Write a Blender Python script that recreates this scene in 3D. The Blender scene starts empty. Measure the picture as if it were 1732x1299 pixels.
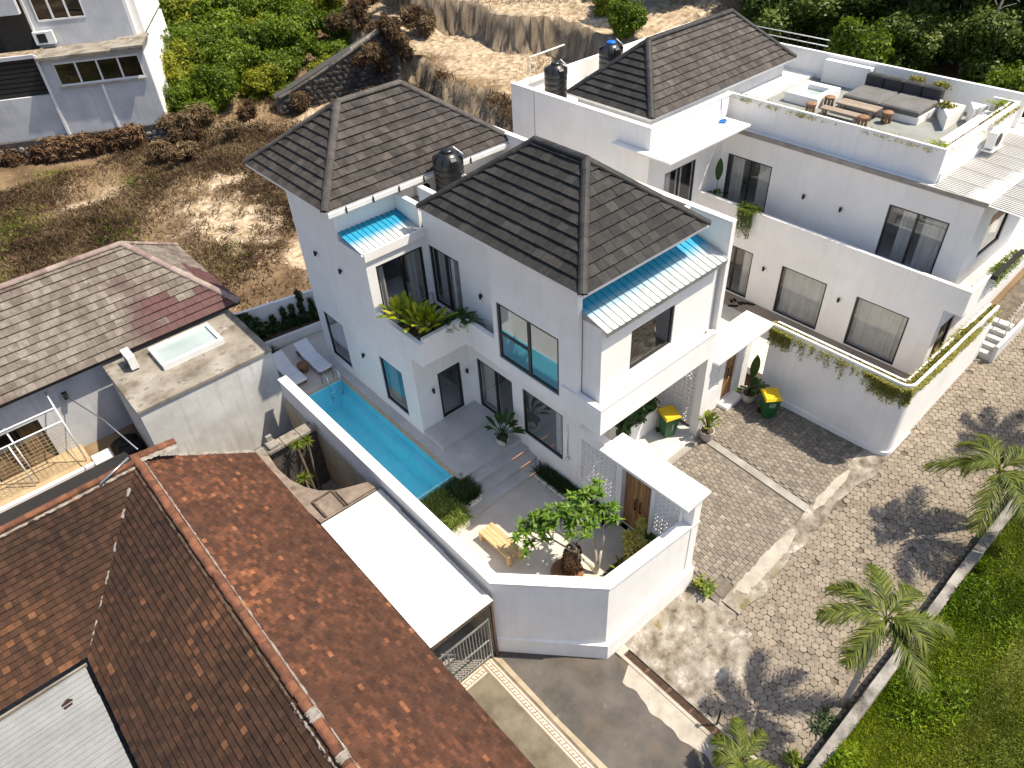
import bpy, math, random
import numpy as np
from mathutils import Vector, Matrix
random.seed(7); rng = np.random.default_rng(7)
R = math.radians
scene = bpy.context.scene
C = scene.collection

# ---------------------------------------------------------------- camera, sky, sun, exposure
CAM = Vector((0.0, 0.0, 18.0))
YAW, PIT, ROL = R(39.187456), R(40.185506), R(-3.672223)
F = Vector((math.sin(YAW)*math.cos(PIT), math.cos(YAW)*math.cos(PIT), -math.sin(PIT)))
rt = Vector((math.cos(YAW), -math.sin(YAW), 0)); up = rt.cross(F)
rx = math.cos(ROL)*rt + math.sin(ROL)*up; ux = -math.sin(ROL)*rt + math.cos(ROL)*up
cam = bpy.data.cameras.new('camera'); camo = bpy.data.objects.new('camera', cam); C.objects.link(camo)
m = Matrix.Identity(4)
for i in range(3): m[i][0], m[i][1], m[i][2], m[i][3] = rx[i], ux[i], -F[i], CAM[i]
camo.matrix_world = m
cam.sensor_fit = 'HORIZONTAL'; cam.sensor_width = 36.0; cam.lens = 1238.025/1732*36; cam.clip_end = 2000
scene.camera = camo
SAZ, SEL = R(-40), R(61)
SUN = Vector((math.cos(SEL)*math.cos(SAZ), math.cos(SEL)*math.sin(SAZ), math.sin(SEL)))
w = bpy.data.worlds.new('World'); scene.world = w; w.use_nodes = True
nt = w.node_tree; sky = nt.nodes.new('ShaderNodeTexSky'); sky.sky_type = 'NISHITA'; sky.sun_disc = False
sky.sun_elevation = SEL; sky.sun_rotation = math.atan2(SUN.x, SUN.y); sky.air_density = 1.0; sky.dust_density = 2.0; sky.ozone_density = 1.0
bg = nt.nodes['Background']; bg.inputs[1].default_value = 0.13; nt.links.new(sky.outputs[0], bg.inputs[0])
sl = bpy.data.lights.new('sun', 'SUN'); sl.energy = 5.0; sl.angle = R(0.53); sl.color = (1.0, 0.90, 0.74)
so = bpy.data.objects.new('sun', sl); C.objects.link(so); so.rotation_euler = SUN.to_track_quat('Z', 'Y').to_euler(); so.location = (0, 0, 60)
vs = scene.view_settings; vs.view_transform = 'Standard'; vs.look = 'None'; vs.exposure = 0.54; vs.gamma = 1.0; vs.use_curve_mapping = False
scene.cycles.max_bounces = 8; scene.cycles.transparent_max_bounces = 16

# ---------------------------------------------------------------- materials
MATS = {}
def srgb(h):
    h = h.lstrip('#'); v = [int(h[i:i+2], 16)/255 for i in (0, 2, 4)]
    return tuple((c/12.92 if c <= .04045 else ((c+.055)/1.055)**2.4) for c in v)
def mat(name, cols, scale=2.0, detail=6, lo=.35, hi=.65, rough=.75, bump=0.0, bscale=30, rnd=None, rndmix=1.0, metallic=0.0, spec=.3,
        trans=0.0, spots=None, stretch=None, distort=0.0, streak=None):
    """procedural: noise ramp over cols, optional ramp over the per-piece 'rnd' attribute, optional spots (scale, threshold, color), bump"""
    m = bpy.data.materials.new(name); m.use_nodes = True; n = m.node_tree; N = n.nodes; L = n.links
    bs = N['Principled BSDF']; bs.inputs['Roughness'].default_value = rough; bs.inputs['Metallic'].default_value = metallic
    bs.inputs['Specular IOR Level'].default_value = spec
    tc = N.new('ShaderNodeTexCoord'); co = tc.outputs['Object']
    if stretch:
        mp = N.new('ShaderNodeMapping'); mp.inputs['Scale'].default_value = stretch; L.new(co, mp.inputs[0]); co = mp.outputs[0]
    def ramp(src, cs, a, b):
        r = N.new('ShaderNodeValToRGB'); e = r.color_ramp.elements
        k = len(cs)
        for i, c in enumerate(cs):
            p = a+(b-a)*(i/(k-1) if k > 1 else 0)
            if i < 2: el = e[i]; el.position = p
            else: el = e.new(p)
            el.color = (*c[:3], 1)
        if k == 1: e[1].color = (*cs[0][:3], 1)
        L.new(src, r.inputs[0]); return r.outputs[0]
    def noise(s, d, dist=0.0):
        t = N.new('ShaderNodeTexNoise'); t.inputs['Scale'].default_value = s; t.inputs['Detail'].default_value = d; t.inputs['Roughness'].default_value = .6
        t.inputs['Distortion'].default_value = dist; L.new(co, t.inputs['Vector']); return t.outputs['Fac']
    def mix(a, b, f, mode='MIX'):
        x = N.new('ShaderNodeMix'); x.data_type = 'RGBA'; x.blend_type = mode
        if isinstance(f, float): x.inputs[0].default_value = f
        else: L.new(f, x.inputs[0])
        for s, v in ((x.inputs[6], a), (x.inputs[7], b)):
            if isinstance(v, tuple): s.default_value = (*v[:3], 1)
            else: L.new(v, s)
        return x.outputs[2]
    col = ramp(noise(scale, detail, distort), cols, lo, hi)
    if rnd:
        at = N.new('ShaderNodeAttribute'); at.attribute_name = 'rnd'
        rr = N.new('ShaderNodeValToRGB'); rr.color_ramp.elements.remove(rr.color_ramp.elements[1])
        for i, (p, c) in enumerate(rnd):
            el = rr.color_ramp.elements[0] if i == 0 else rr.color_ramp.elements.new(p)
            el.position = p; el.color = (*c[:3], 1)
        L.new(at.outputs['Fac'], rr.inputs[0])
        col = mix(col, rr.outputs[0], rndmix, 'MULTIPLY')
    for sp in (spots or []):
        col = mix(col, sp[2], ramp(noise(sp[0], 5 if len(sp) < 5 else sp[4]), [(0, 0, 0), (1, 1, 1)], sp[1], sp[1]+(.06 if len(sp) < 4 else sp[3])))
    if streak:   # vertical run marks (dirt washed down): strength
        mp2 = N.new('ShaderNodeMapping'); mp2.inputs['Scale'].default_value = (5, 5, .35); L.new(tc.outputs['Object'], mp2.inputs[0])
        t = N.new('ShaderNodeTexNoise'); t.inputs['Scale'].default_value = 1.2; t.inputs['Detail'].default_value = 5; L.new(mp2.outputs[0], t.inputs['Vector'])
        col = mix(col, streak[0], ramp(t.outputs['Fac'], [(0, 0, 0), (streak[1],)*3], .52, .78))
    L.new(col, bs.inputs['Base Color'])
    if bump:
        b = N.new('ShaderNodeBump'); b.inputs['Strength'].default_value = bump; b.inputs['Distance'].default_value = .02
        L.new(noise(bscale, 6), b.inputs['Height']); L.new(b.outputs[0], bs.inputs['Normal'])
    if trans:
        out = N['Material Output']; tr = N.new('ShaderNodeBsdfTranslucent'); L.new(col, tr.inputs[0])
        mx = N.new('ShaderNodeMixShader'); mx.inputs[0].default_value = trans; L.new(bs.outputs[0], mx.inputs[1]); L.new(tr.outputs[0], mx.inputs[2]); L.new(mx.outputs[0], out.inputs[0])
    MATS[name] = m; return m
def glassmat(name, tint, refl, rough=0.02, ripple=0.0, ior=1.45, rscale=2.0):
    m = bpy.data.materials.new(name); m.use_nodes = True; n = m.node_tree; N = n.nodes; L = n.links; N.remove(N['Principled BSDF'])
    tr = N.new('ShaderNodeBsdfTransparent'); tr.inputs[0].default_value = (*tint, 1)
    gl = N.new('ShaderNodeBsdfGlossy'); gl.inputs['Roughness'].default_value = rough; gl.inputs[0].default_value = (.95, .97, 1, 1)
    fr = N.new('ShaderNodeLayerWeight'); fr.inputs['Blend'].default_value = .5      # same from both sides of the pane
    pw_ = N.new('ShaderNodeMath'); pw_.operation = 'POWER'; pw_.inputs[1].default_value = 3.5; L.new(fr.outputs['Facing'], pw_.inputs[0])
    ma = N.new('ShaderNodeMath'); ma.operation = 'MULTIPLY_ADD'; ma.use_clamp = True; ma.inputs[1].default_value = .8; ma.inputs[2].default_value = refl+.03; L.new(pw_.outputs[0], ma.inputs[0])
    mx = N.new('ShaderNodeMixShader'); L.new(ma.outputs[0], mx.inputs[0]); L.new(tr.outputs[0], mx.inputs[1]); L.new(gl.outputs[0], mx.inputs[2]); L.new(mx.outputs[0], N['Material Output'].inputs[0])
    if ripple:
        tc = N.new('ShaderNodeTexCoord'); t = N.new('ShaderNodeTexNoise'); t.inputs['Scale'].default_value = rscale; t.inputs['Detail'].default_value = 3; L.new(tc.outputs['Object'], t.inputs['Vector'])
        b = N.new('ShaderNodeBump'); b.inputs['Strength'].default_value = ripple; b.inputs['Distance'].default_value = .05; L.new(t.outputs['Fac'], b.inputs['Height'])
        L.new(b.outputs[0], gl.inputs['Normal']); L.new(b.outputs[0], fr.inputs['Normal'])
    MATS[name] = m; return m

W8 = (.78, .775, .76)
mat('plaster', [(.79, .775, .75), (.86, .845, .82)], scale=.8, rough=.85, bump=.08, bscale=60, streak=((.52, .50, .46), .20))
mat('plaster_coping', [(.70, .685, .655), (.78, .765, .74)], scale=1.5, rough=.85, bump=.06, bscale=50, spots=[(3.0, .66, (.60, .58, .54), .12)])
mat('plaster_dirty', [(.50, .49, .47), (.66, .65, .63)], scale=.9, rough=.9, bump=.12, bscale=40, streak=((.30, .28, .25), .5))
mat('plaster_tan', [(.40, .34, .25), (.52, .46, .36)], scale=.8, rough=.9, bump=.1, streak=((.25, .2, .14), .5))
mat('plaster_grey', [(.42, .43, .45), (.55, .56, .58)], scale=.7, rough=.9, bump=.1, streak=((.26, .26, .26), .35))
mat('interior', [(.58, .55, .50), (.64, .61, .56)], rough=.9)
mat('interior_dark', [(.16, .13, .10), (.20, .16, .12)], rough=.8)
mat('floor_grey', [(.46, .445, .415), (.56, .545, .515)], scale=1.3, rough=.7, bump=.05, spots=[(.9, .6, (.38, .37, .35), .2)])
mat('floor_tan', [(.50, .455, .39), (.60, .55, .48)], scale=1.3, rough=.75, bump=.05)
mat('concrete', [(.22, .205, .18), (.34, .32, .29)], scale=1.6, rough=.9, bump=.2, bscale=25, spots=[(2.2, .6, (.22, .20, .17), .15)])
mat('concrete_old', [(.13, .11, .083), (.24, .215, .178), (.33, .305, .265)], scale=1.3, detail=9, rough=.95, bump=.35, bscale=20, spots=[(2.6, .57, (.11, .085, .06), .12), (.9, .64, (.42, .40, .365), .1)])
mat('concrete_pale', [(.31, .28, .235), (.43, .395, .34)], scale=2.2, detail=9, rough=.9, bump=.25, bscale=25, spots=[(1.6, .6, (.27, .24, .20), .15)])
mat('concrete_rough', [(.09, .072, .052), (.20, .17, .135), (.30, .27, .225), (.50, .47, .42)], scale=2.6, detail=12, lo=.3, hi=.68, rough=.95, bump=.9, bscale=14, spots=[(1.3, .57, (.17, .135, .07), .12), (5, .62, (.12, .10, .08), .06)])
mat('asphalt', [(.07, .064, .057), (.12, .108, .096)], scale=1.1, detail=10, rough=.95, bump=.5, bscale=60, spots=[(40, .66, (.19, .18, .165), .08, 3), (.6, .53, (.15, .112, .076), .25), (1.5, .62, (.19, .16, .12), .12), (.35, .62, (.21, .175, .125), .2)])
mat('yard_concrete', [(.10, .086, .06), (.18, .155, .112)], scale=1.5, detail=9, rough=.95, bump=.4, bscale=25, spots=[(.8, .62, (.22, .20, .14), .15)])
mat('yard_edge', [(.30, .24, .16), (.40, .34, .25)], scale=3, rough=.95, bump=.3)
mat('tile_pale', [(.55, .47, .38), (.66, .58, .48)], scale=6, rough=.8)
mat('tile_brown', [(.22, .16, .11), (.28, .21, .15)], scale=6, rough=.8)
mat('terrain', [(.06, .037, .019), (.125, .080, .044), (.21, .145, .083), (.35, .265, .165)], scale=.3, detail=14, lo=.3, hi=.72, rough=1, bump=1.0, bscale=4,
    spots=[(.6, .60, (.13, .09, .055), .12, 8), (5, .66, (.60, .53, .42), .05), (.3, .68, (.07, .10, .025), .1, 8)])
mat('limestone', [(.22, .155, .09), (.36, .28, .19), (.47, .395, .30)], scale=.5, detail=12, lo=.3, hi=.7, rough=1, bump=1.0, bscale=6, spots=[(1.2, .62, (.24, .17, .10), .12, 8), (7, .68, (.3, .24, .16), .05)])
mat('cliff', [(.10, .075, .05), (.22, .17, .115), (.36, .29, .20)], scale=.9, detail=10, lo=.3, hi=.7, rough=1, bump=1.0, bscale=5, stretch=(2.5, 2.5, .35))
mat('parapet_brown', [(.15, .115, .09), (.25, .20, .16)], scale=2.5, detail=8, rough=.95, bump=.4, bscale=15, spots=[(1.5, .6, (.10, .075, .055), .15)])
mat('wall_weathered', [(.10, .093, .082), (.22, .205, .185), (.34, .32, .295)], scale=1.7, detail=10, lo=.32, hi=.66, rough=.95, bump=.4, bscale=20, spots=[(1.1, .58, (.07, .062, .052), .1)])
mat('soil', [(.06, .045, .03), (.11, .08, .055)], scale=5, rough=1, bump=.6)
mat('lawn_soil', [(.065, .078, .012), (.10, .115, .02)], scale=2, rough=1, bump=.6)
mat('stone', [(.10, .095, .09), (.22, .21, .20)], scale=3, rough=.95, bump=.5, bscale=12, rnd=[(0, (.5, .5, .5)), (1, (1.3, 1.25, 1.2))])
mat('stone_dark', [(.035, .032, .03), (.07, .065, .06)], scale=3, rough=.95, bump=.5, rnd=[(0, (.6, .6, .6)), (1, (1.9, 1.8, 1.7))])
mat('mortar', [(.05, .048, .045), (.09, .085, .08)], scale=6, rough=1)
mat('hex', [(.215, .18, .14), (.29, .25, .20)], scale=6, detail=8, rough=.9, bump=.35, bscale=45, rnd=[(0, (.72, .71, .70)), (.25, (.86, .85, .84)), (.7, (.97, .96, .95)), (1, (1.12, 1.10, 1.07))],
    spots=[(.55, .56, (.20, .165, .125), .2), (1.6, .64, (.38, .34, .285), .15), (.25, .64, (.19, .16, .12), .2, 3)])
mat('joint', [(.10, .083, .063), (.18, .152, .12)], scale=5, rough=1, bump=.4, spots=[(.8, .56, (.26, .225, .185), .12)])
mat('paver', [(.175, .152, .124), (.25, .22, .183)], scale=7, detail=8, rough=.9, bump=.3, bscale=50, rnd=[(0, (.72, .71, .7)), (.5, (.92, .91, .9)), (.85, (1.04, 1.02, 1.0)), (1, (1.3, 1.27, 1.24))], spots=[(.5, .62, (.22, .2, .17), .15)])
mat('joint_dark', [(.115, .098, .078), (.18, .157, .13)], scale=6, rough=1)
GR = [(0, (.7, .69, .69)), (.3, (.86, .86, .86)), (.6, (.98, .96, .95)), (.85, (1.1, 1.09, 1.08)), (1, (1.35, 1.32, 1.28))]
mat('rooftile_dark', [(.030, .0295, .029), (.045, .044, .043)], scale=7, detail=8, rough=.8, spec=.15, bump=.15, bscale=60, rnd=[(0, (.75, .75, .75)), (.6, (1, 1, 1)), (1, (1.35, 1.33, 1.3))])
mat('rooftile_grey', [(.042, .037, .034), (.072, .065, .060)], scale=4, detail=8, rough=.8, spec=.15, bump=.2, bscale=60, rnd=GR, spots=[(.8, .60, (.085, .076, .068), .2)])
mat('rooftile_brown', [(.06, .053, .048), (.10, .09, .082)], scale=2.5, detail=8, rough=.75, bump=.25, bscale=50, rnd=[(0, (.6, .55, .54)), (.3, (.85, .8, .78)), (.6, (1.1, 1.06, 1.0)), (1, (1.6, 1.56, 1.46))], spots=[(.30, .56, (.30, .275, .24), .15)])
mat('rooftile_maroon', [(.072, .032, .031), (.10, .046, .043)], scale=3, rough=.6, bump=.1)
mat('rooftile_pale', [(.125, .108, .093), (.205, .182, .157)], scale=3.5, detail=8, rough=.8, bump=.25, bscale=50, rnd=[(0, (.72, .67, .65)), (.3, (.88, .85, .82)), (.7, (1.0, .98, .95)), (1, (1.15, 1.13, 1.1))], spots=[(.4, .54, (.095, .058, .054), .12), (2.5, .62, (.25, .228, .2), .1)])
mat('ridge_dark', [(.022, .021, .021), (.038, .037, .036)], scale=6, rough=.65, bump=.1, rnd=[(0, (.8, .8, .8)), (1, (1.3, 1.3, 1.3))])
mat('ridge_grey', [(.05, .045, .042), (.08, .073, .068)], scale=5, rough=.75, bump=.15, rnd=[(0, (.8, .8, .8)), (1, (1.3, 1.28, 1.25))])
mat('ridge_brown', [(.20, .16, .145), (.30, .25, .225)], scale=3, rough=.8, bump=.2, rnd=[(0, (.75, .65, .63)), (1, (1.2, 1.18, 1.15))])
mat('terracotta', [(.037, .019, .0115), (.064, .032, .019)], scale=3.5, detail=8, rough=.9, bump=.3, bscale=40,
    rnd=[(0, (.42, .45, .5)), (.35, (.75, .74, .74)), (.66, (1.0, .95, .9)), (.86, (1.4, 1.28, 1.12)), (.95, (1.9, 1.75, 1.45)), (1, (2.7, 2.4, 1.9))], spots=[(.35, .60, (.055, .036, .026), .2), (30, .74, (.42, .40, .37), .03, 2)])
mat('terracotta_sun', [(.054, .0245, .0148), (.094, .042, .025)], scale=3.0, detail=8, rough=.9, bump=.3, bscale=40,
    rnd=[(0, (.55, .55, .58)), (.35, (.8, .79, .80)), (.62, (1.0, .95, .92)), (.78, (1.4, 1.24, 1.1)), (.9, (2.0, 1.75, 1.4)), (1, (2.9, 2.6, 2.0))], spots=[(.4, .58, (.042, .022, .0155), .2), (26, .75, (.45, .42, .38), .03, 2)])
mat('rooftile_warm', [(.06, .054, .049), (.095, .087, .080)], scale=4, detail=8, rough=.8, spec=.15, bump=.2, bscale=60, rnd=GR, spots=[(2.0, .66, (.15, .14, .125), .1)])
mat('ridge_terracotta', [(.10, .046, .029), (.19, .084, .049)], scale=4, detail=8, rough=.9, bump=.3, rnd=[(0, (.6, .6, .6)), (1, (1.35, 1.25, 1.1))])
mat('mortar_pale', [(.16, .145, .125), (.30, .275, .245)], scale=5, rough=1, bump=.5, bscale=20)
mat('sheet_white', [(.50, .485, .455), (.58, .565, .535)], scale=1.2, rough=.55, spots=[(14, .74, (.35, .3, .25), .03)], streak=((.5, .45, .38), .12))
mat('sheet_grey', [(.215, .22, .22), (.27, .275, .275)], scale=1.0, rough=.5, spots=[(9, .73, (.12, .11, .1), .02)], streak=((.4, .4, .4), .2))
mat('metal_frame', [(.012, .012, .013), (.02, .02, .021)], rough=.4, spec=.5)
mat('metal_black', [(.012, .012, .012), (.022, .022, .022)], rough=.5)
mat('metal_white', [(.72, .72, .72), (.8, .8, .8)], rough=.4, spots=[(5, .7, (.4, .3, .2), .06)])
mat('metal_galv', [(.30, .31, .32), (.42, .43, .44)], rough=.35, metallic=.7)
mat('chrome', [(.6, .62, .65), (.7, .72, .75)], rough=.15, metallic=1.0)
mat('rust', [(.085, .055, .04), (.16, .10, .07)], scale=8, rough=.9, bump=.3)
mat('curtain', [(.62, .61, .58), (.70, .69, .66)], rough=.95, trans=.35)
mat('curtain_grey', [(.56, .56, .54), (.66, .66, .64)], rough=.95, trans=.3)
mat('curtain_brown', [(.10, .06, .03), (.22, .14, .07)], scale=8, stretch=(6, 6, .3), rough=.9)
mat('wood', [(.26, .135, .055), (.40, .225, .10)], scale=3, detail=8, stretch=(5, 5, .7), rough=.6, bump=.15, bscale=30, rnd=[(0, (.72, .7, .68)), (1, (1.2, 1.18, 1.12))])
mat('wood_pale', [(.46, .31, .16), (.60, .43, .24)], scale=4, detail=8, stretch=(6, .8, 6), rough=.6, bump=.1, rnd=[(0, (.85, .84, .82)), (1, (1.1, 1.1, 1.08))])
mat('wood_grey', [(.24, .19, .145), (.36, .29, .23)], scale=4, stretch=(6, .8, 6), rough=.8, bump=.1, rnd=[(0, (.85, .85, .85)), (1, (1.15, 1.15, 1.15))])
mat('wood_orange', [(.19, .105, .055), (.29, .17, .095)], scale=6, rough=.7, bump=.1)
mat('wood_dark', [(.018, .016, .015), (.032, .028, .025)], scale=4, stretch=(.8, 5, 5), rough=.7)
mat('bin_green', [(.012, .075, .022), (.018, .10, .03)], rough=.45, scale=4)
mat('bin_yellow', [(.62, .40, .015), (.72, .48, .02)], rough=.45, scale=3, spots=[(3, .62, (.5, .3, .03), .1)])
mat('print_white', [(.55, .6, .56), (.65, .7, .66)], rough=.6)
mat('tank_black', [(.010, .010, .011), (.016, .016, .017)], rough=.32, spec=.6, scale=3)
mat('tank_blue', [(.01, .12, .50), (.015, .16, .60)], rough=.4)
mat('pot_white', [(.50, .47, .42), (.62, .59, .53)], scale=6, rough=.85, bump=.15)
mat('pot_tan', [(.36, .33, .28), (.48, .44, .38)], scale=6, rough=.85, bump=.2)
mat('wicker', [(.17, .085, .04), (.30, .16, .08)], scale=30, rough=.8, bump=.6, bscale=70)
mat('cushion_white', [(.70, .70, .70), (.76, .76, .76)], rough=.95)
mat('cushion_grey', [(.045, .044, .046), (.06, .059, .061)], rough=.95, bump=.1, bscale=80)
mat('cushion_seat', [(.12, .115, .11), (.16, .155, .15)], rough=.95, bump=.1, bscale=80)
mat('terrace_floor', [(.20, .21, .195), (.26, .27, .255)], scale=1.0, rough=.8, bump=.05)
mat('pool_tile', [(.24, .68, .82), (.30, .74, .87)], scale=3, rough=.5)
mat('pool_edge', [(.44, .34, .22), (.54, .43, .30)], scale=5, rough=.7)
mat('led', [(1, .4, .1)], rough=.5)
b_ = MATS['led'].node_tree.nodes['Principled BSDF']; b_.inputs['Emission Color'].default_value = (1, .38, .10, 1); b_.inputs['Emission Strength'].default_value = 1.0
mat('plastic_black', [(.008, .008, .008), (.014, .014, .014)], rough=.5)
mat('plastic_white', [(.68, .68, .67), (.75, .75, .74)], rough=.45)
mat('lamp_black', [(.015, .015, .015), (.02, .02, .02)], rough=.4)
mat('hose_blue', [(.02, .14, .48), (.03, .2, .6)], rough=.5)
mat('orange_ledge', [(.36, .26, .15), (.46, .35, .21)], scale=3, rough=.85)
mat('bark', [(.20, .16, .12), (.34, .28, .21)], scale=10, rough=.95, bump=.6, bscale=25)
mat('bark_dark', [(.06, .045, .032), (.12, .09, .065)], scale=10, rough=.95, bump=.7, bscale=25)
mat('bark_cycad', [(.14, .08, .045), (.30, .19, .11)], scale=14, rough=.95, bump=.9, bscale=18)
mat('bark_pale', [(.34, .30, .25), (.46, .42, .36)], scale=8, rough=.9, bump=.4, bscale=20)
def leafmat(name, a, b, c, tr=.35, rough=.5):
    mat(name, [(1, 1, 1)], rough=rough, trans=tr, spec=.35, rnd=[(0, a), (.5, b), (1, c)])
leafmat('leaf_bush', (.045, .085, .004), (.12, .185, .008), (.26, .33, .02), tr=.4)
leafmat('leaf_yellowish', (.09, .11, .006), (.20, .225, .012), (.36, .36, .03), tr=.4)
leafmat('leaf_forest', (.028, .050, .007), (.075, .115, .014), (.17, .22, .03))
leafmat('leaf_lime', (.06, .11, .01), (.13, .19, .02), (.26, .28, .04))
leafmat('leaf_glossy', (.022, .055, .012), (.045, .10, .02), (.09, .17, .035), tr=.25, rough=.35)
leafmat('leaf_frangipani', (.055, .125, .012), (.11, .21, .02), (.20, .32, .04), tr=.35, rough=.45)
leafmat('leaf_yellow', (.36, .31, .05), (.58, .51, .12), (.74, .67, .26), tr=.45)
leafmat('leaf_strelitzia', (.10, .17, .008), (.27, .34, .016), (.52, .50, .04), tr=.45)
leafmat('leaf_palm', (.03, .05, .006), (.085, .115, .010), (.20, .225, .025), tr=.35, rough=.6)
leafmat('leaf_grass', (.07, .12, .012), (.15, .21, .03), (.30, .34, .09), tr=.4)
leafmat('leaf_dark', (.012, .028, .006), (.028, .058, .012), (.055, .09, .02), tr=.2)
leafmat('leaf_lawn', (.06, .085, .006), (.14, .18, .015), (.27, .30, .04), tr=.4)
leafmat('leaf_weed', (.075, .14, .004), (.16, .25, .008), (.33, .40, .02), tr=.4)
leafmat('leaf_vine', (.13, .14, .02), (.27, .26, .045), (.45, .40, .09), tr=.4)
leafmat('dry_brush', (.045, .026, .013), (.115, .073, .038), (.29, .21, .115), tr=.25, rough=.95)
leafmat('dead_vine', (.07, .035, .018), (.15, .085, .045), (.26, .17, .095), tr=.2, rough=.9)
leafmat('seed_pale', (.42, .38, .22), (.5, .46, .28), (.6, .56, .36), tr=.1)
glassmat('glass', (.97, .98, .98), .05)
glassmat('glass_reflect', (.80, .86, .84), .24)
glassmat('glass_dark', (.50, .51, .51), .05)
mat('glass_pale', [(.30, .36, .355), (.38, .44, .435)], rough=.25, spec=.5, scale=.6)
glassmat('water', (.66, .93, .96), .0, rough=.04, ripple=.8, ior=1.33, rscale=3.0)

def pale_soil(m):
    """bare limestone soil showing through where the mesh attribute 'pale' is high, with a ragged edge"""
    n = m.node_tree; N = n.nodes; L = n.links; bs = N['Principled BSDF']; src = bs.inputs['Base Color'].links[0].from_socket
    at = N.new('ShaderNodeAttribute'); at.attribute_name = 'pale'; tc = N.new('ShaderNodeTexCoord')
    t1 = N.new('ShaderNodeTexNoise'); t1.inputs['Scale'].default_value = 1.1; t1.inputs['Detail'].default_value = 12; t1.inputs['Roughness'].default_value = .7; L.new(tc.outputs['Object'], t1.inputs['Vector'])
    ma = N.new('ShaderNodeMath'); ma.operation = 'MULTIPLY_ADD'; ma.inputs[1].default_value = 2.2; L.new(t1.outputs['Fac'], ma.inputs[0]); L.new(at.outputs['Fac'], ma.inputs[2])
    mr = N.new('ShaderNodeMapRange'); mr.inputs[1].default_value = 1.45; mr.inputs[2].default_value = 1.85; L.new(ma.outputs[0], mr.inputs[0])
    t2 = N.new('ShaderNodeTexNoise'); t2.inputs['Scale'].default_value = 3.0; t2.inputs['Detail'].default_value = 10; L.new(tc.outputs['Object'], t2.inputs['Vector'])
    r = N.new('ShaderNodeValToRGB'); e = r.color_ramp.elements; e[0].position = .35; e[0].color = (.25, .175, .10, 1); e[1].position = .62; e[1].color = (.50, .41, .295, 1); L.new(t2.outputs['Fac'], r.inputs[0])
    x = N.new('ShaderNodeMix'); x.data_type = 'RGBA'; L.new(mr.outputs[0], x.inputs[0]); L.new(src, x.inputs[6]); L.new(r.outputs[0], x.inputs[7]); L.new(x.outputs[2], bs.inputs['Base Color'])
pale_soil(MATS['terrain'])
def blueshade_sheet(name, ya, yb):
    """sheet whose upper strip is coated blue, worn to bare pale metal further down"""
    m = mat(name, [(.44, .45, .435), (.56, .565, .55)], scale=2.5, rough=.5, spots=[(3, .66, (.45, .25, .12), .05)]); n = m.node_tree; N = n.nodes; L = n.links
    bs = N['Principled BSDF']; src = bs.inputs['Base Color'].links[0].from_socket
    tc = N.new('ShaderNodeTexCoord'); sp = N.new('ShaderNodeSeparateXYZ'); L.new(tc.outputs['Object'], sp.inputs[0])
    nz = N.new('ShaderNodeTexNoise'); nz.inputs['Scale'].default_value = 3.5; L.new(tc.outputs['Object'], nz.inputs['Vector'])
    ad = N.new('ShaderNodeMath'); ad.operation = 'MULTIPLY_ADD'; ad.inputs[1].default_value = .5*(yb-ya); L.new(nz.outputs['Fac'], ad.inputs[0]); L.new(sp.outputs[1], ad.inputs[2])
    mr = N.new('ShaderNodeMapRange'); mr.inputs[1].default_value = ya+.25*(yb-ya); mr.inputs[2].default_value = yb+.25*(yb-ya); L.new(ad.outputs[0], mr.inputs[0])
    x = N.new('ShaderNodeMix'); x.data_type = 'RGBA'; L.new(mr.outputs[0], x.inputs[0]); L.new(src, x.inputs[6]); x.inputs[7].default_value = (.02, .26, .42, 1)  # blue stands for shade under the eave, mixed into the sheet colour
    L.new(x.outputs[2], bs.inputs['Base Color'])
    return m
blueshade_sheet('sheet_blue_front', 10.35, 10.85)
blueshade_sheet('sheet_blue_back', 18.95, 19.35)

# ---------------------------------------------------------------- helpers
WORLD = {}
def tag(o, label=None, cat=None, group=None, kind=None):
    if label: o['label'] = label
    if cat: o['category'] = cat
    if group: o['group'] = group
    if kind: o['kind'] = kind
    return o
def attach(o, parent, local=False):
    if parent is not None:
        o.parent = parent
        if not local and parent.name in WORLD: o.matrix_parent_inverse = WORLD[parent.name]
def thing(name, label, cat, loc, group=None):
    o = bpy.data.objects.new(name, None); C.objects.link(o); o.location = loc; o.empty_display_size = .3
    WORLD[o.name] = Matrix.Translation(-Vector(loc)); return tag(o, label, cat, group)
def mesh_np(name, V, faces_flat, nper, rnd=None, smooth=False):
    me = bpy.data.meshes.new(name); nv = len(V); nf = len(faces_flat)//nper
    me.vertices.add(nv); me.vertices.foreach_set('co', np.asarray(V, np.float32).ravel())
    me.loops.add(nf*nper); me.loops.foreach_set('vertex_index', np.asarray(faces_flat, np.int32).ravel())
    me.polygons.add(nf); me.polygons.foreach_set('loop_start', np.arange(0, nf*nper, nper, dtype=np.int32))
    if rnd is not None:
        a = me.attributes.new('rnd', 'FLOAT', 'FACE'); a.data.foreach_set('value', np.asarray(rnd, np.float32))
    if smooth: me.polygons.foreach_set('use_smooth', np.ones(nf, bool))
    me.update(calc_edges=True); return me
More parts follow.
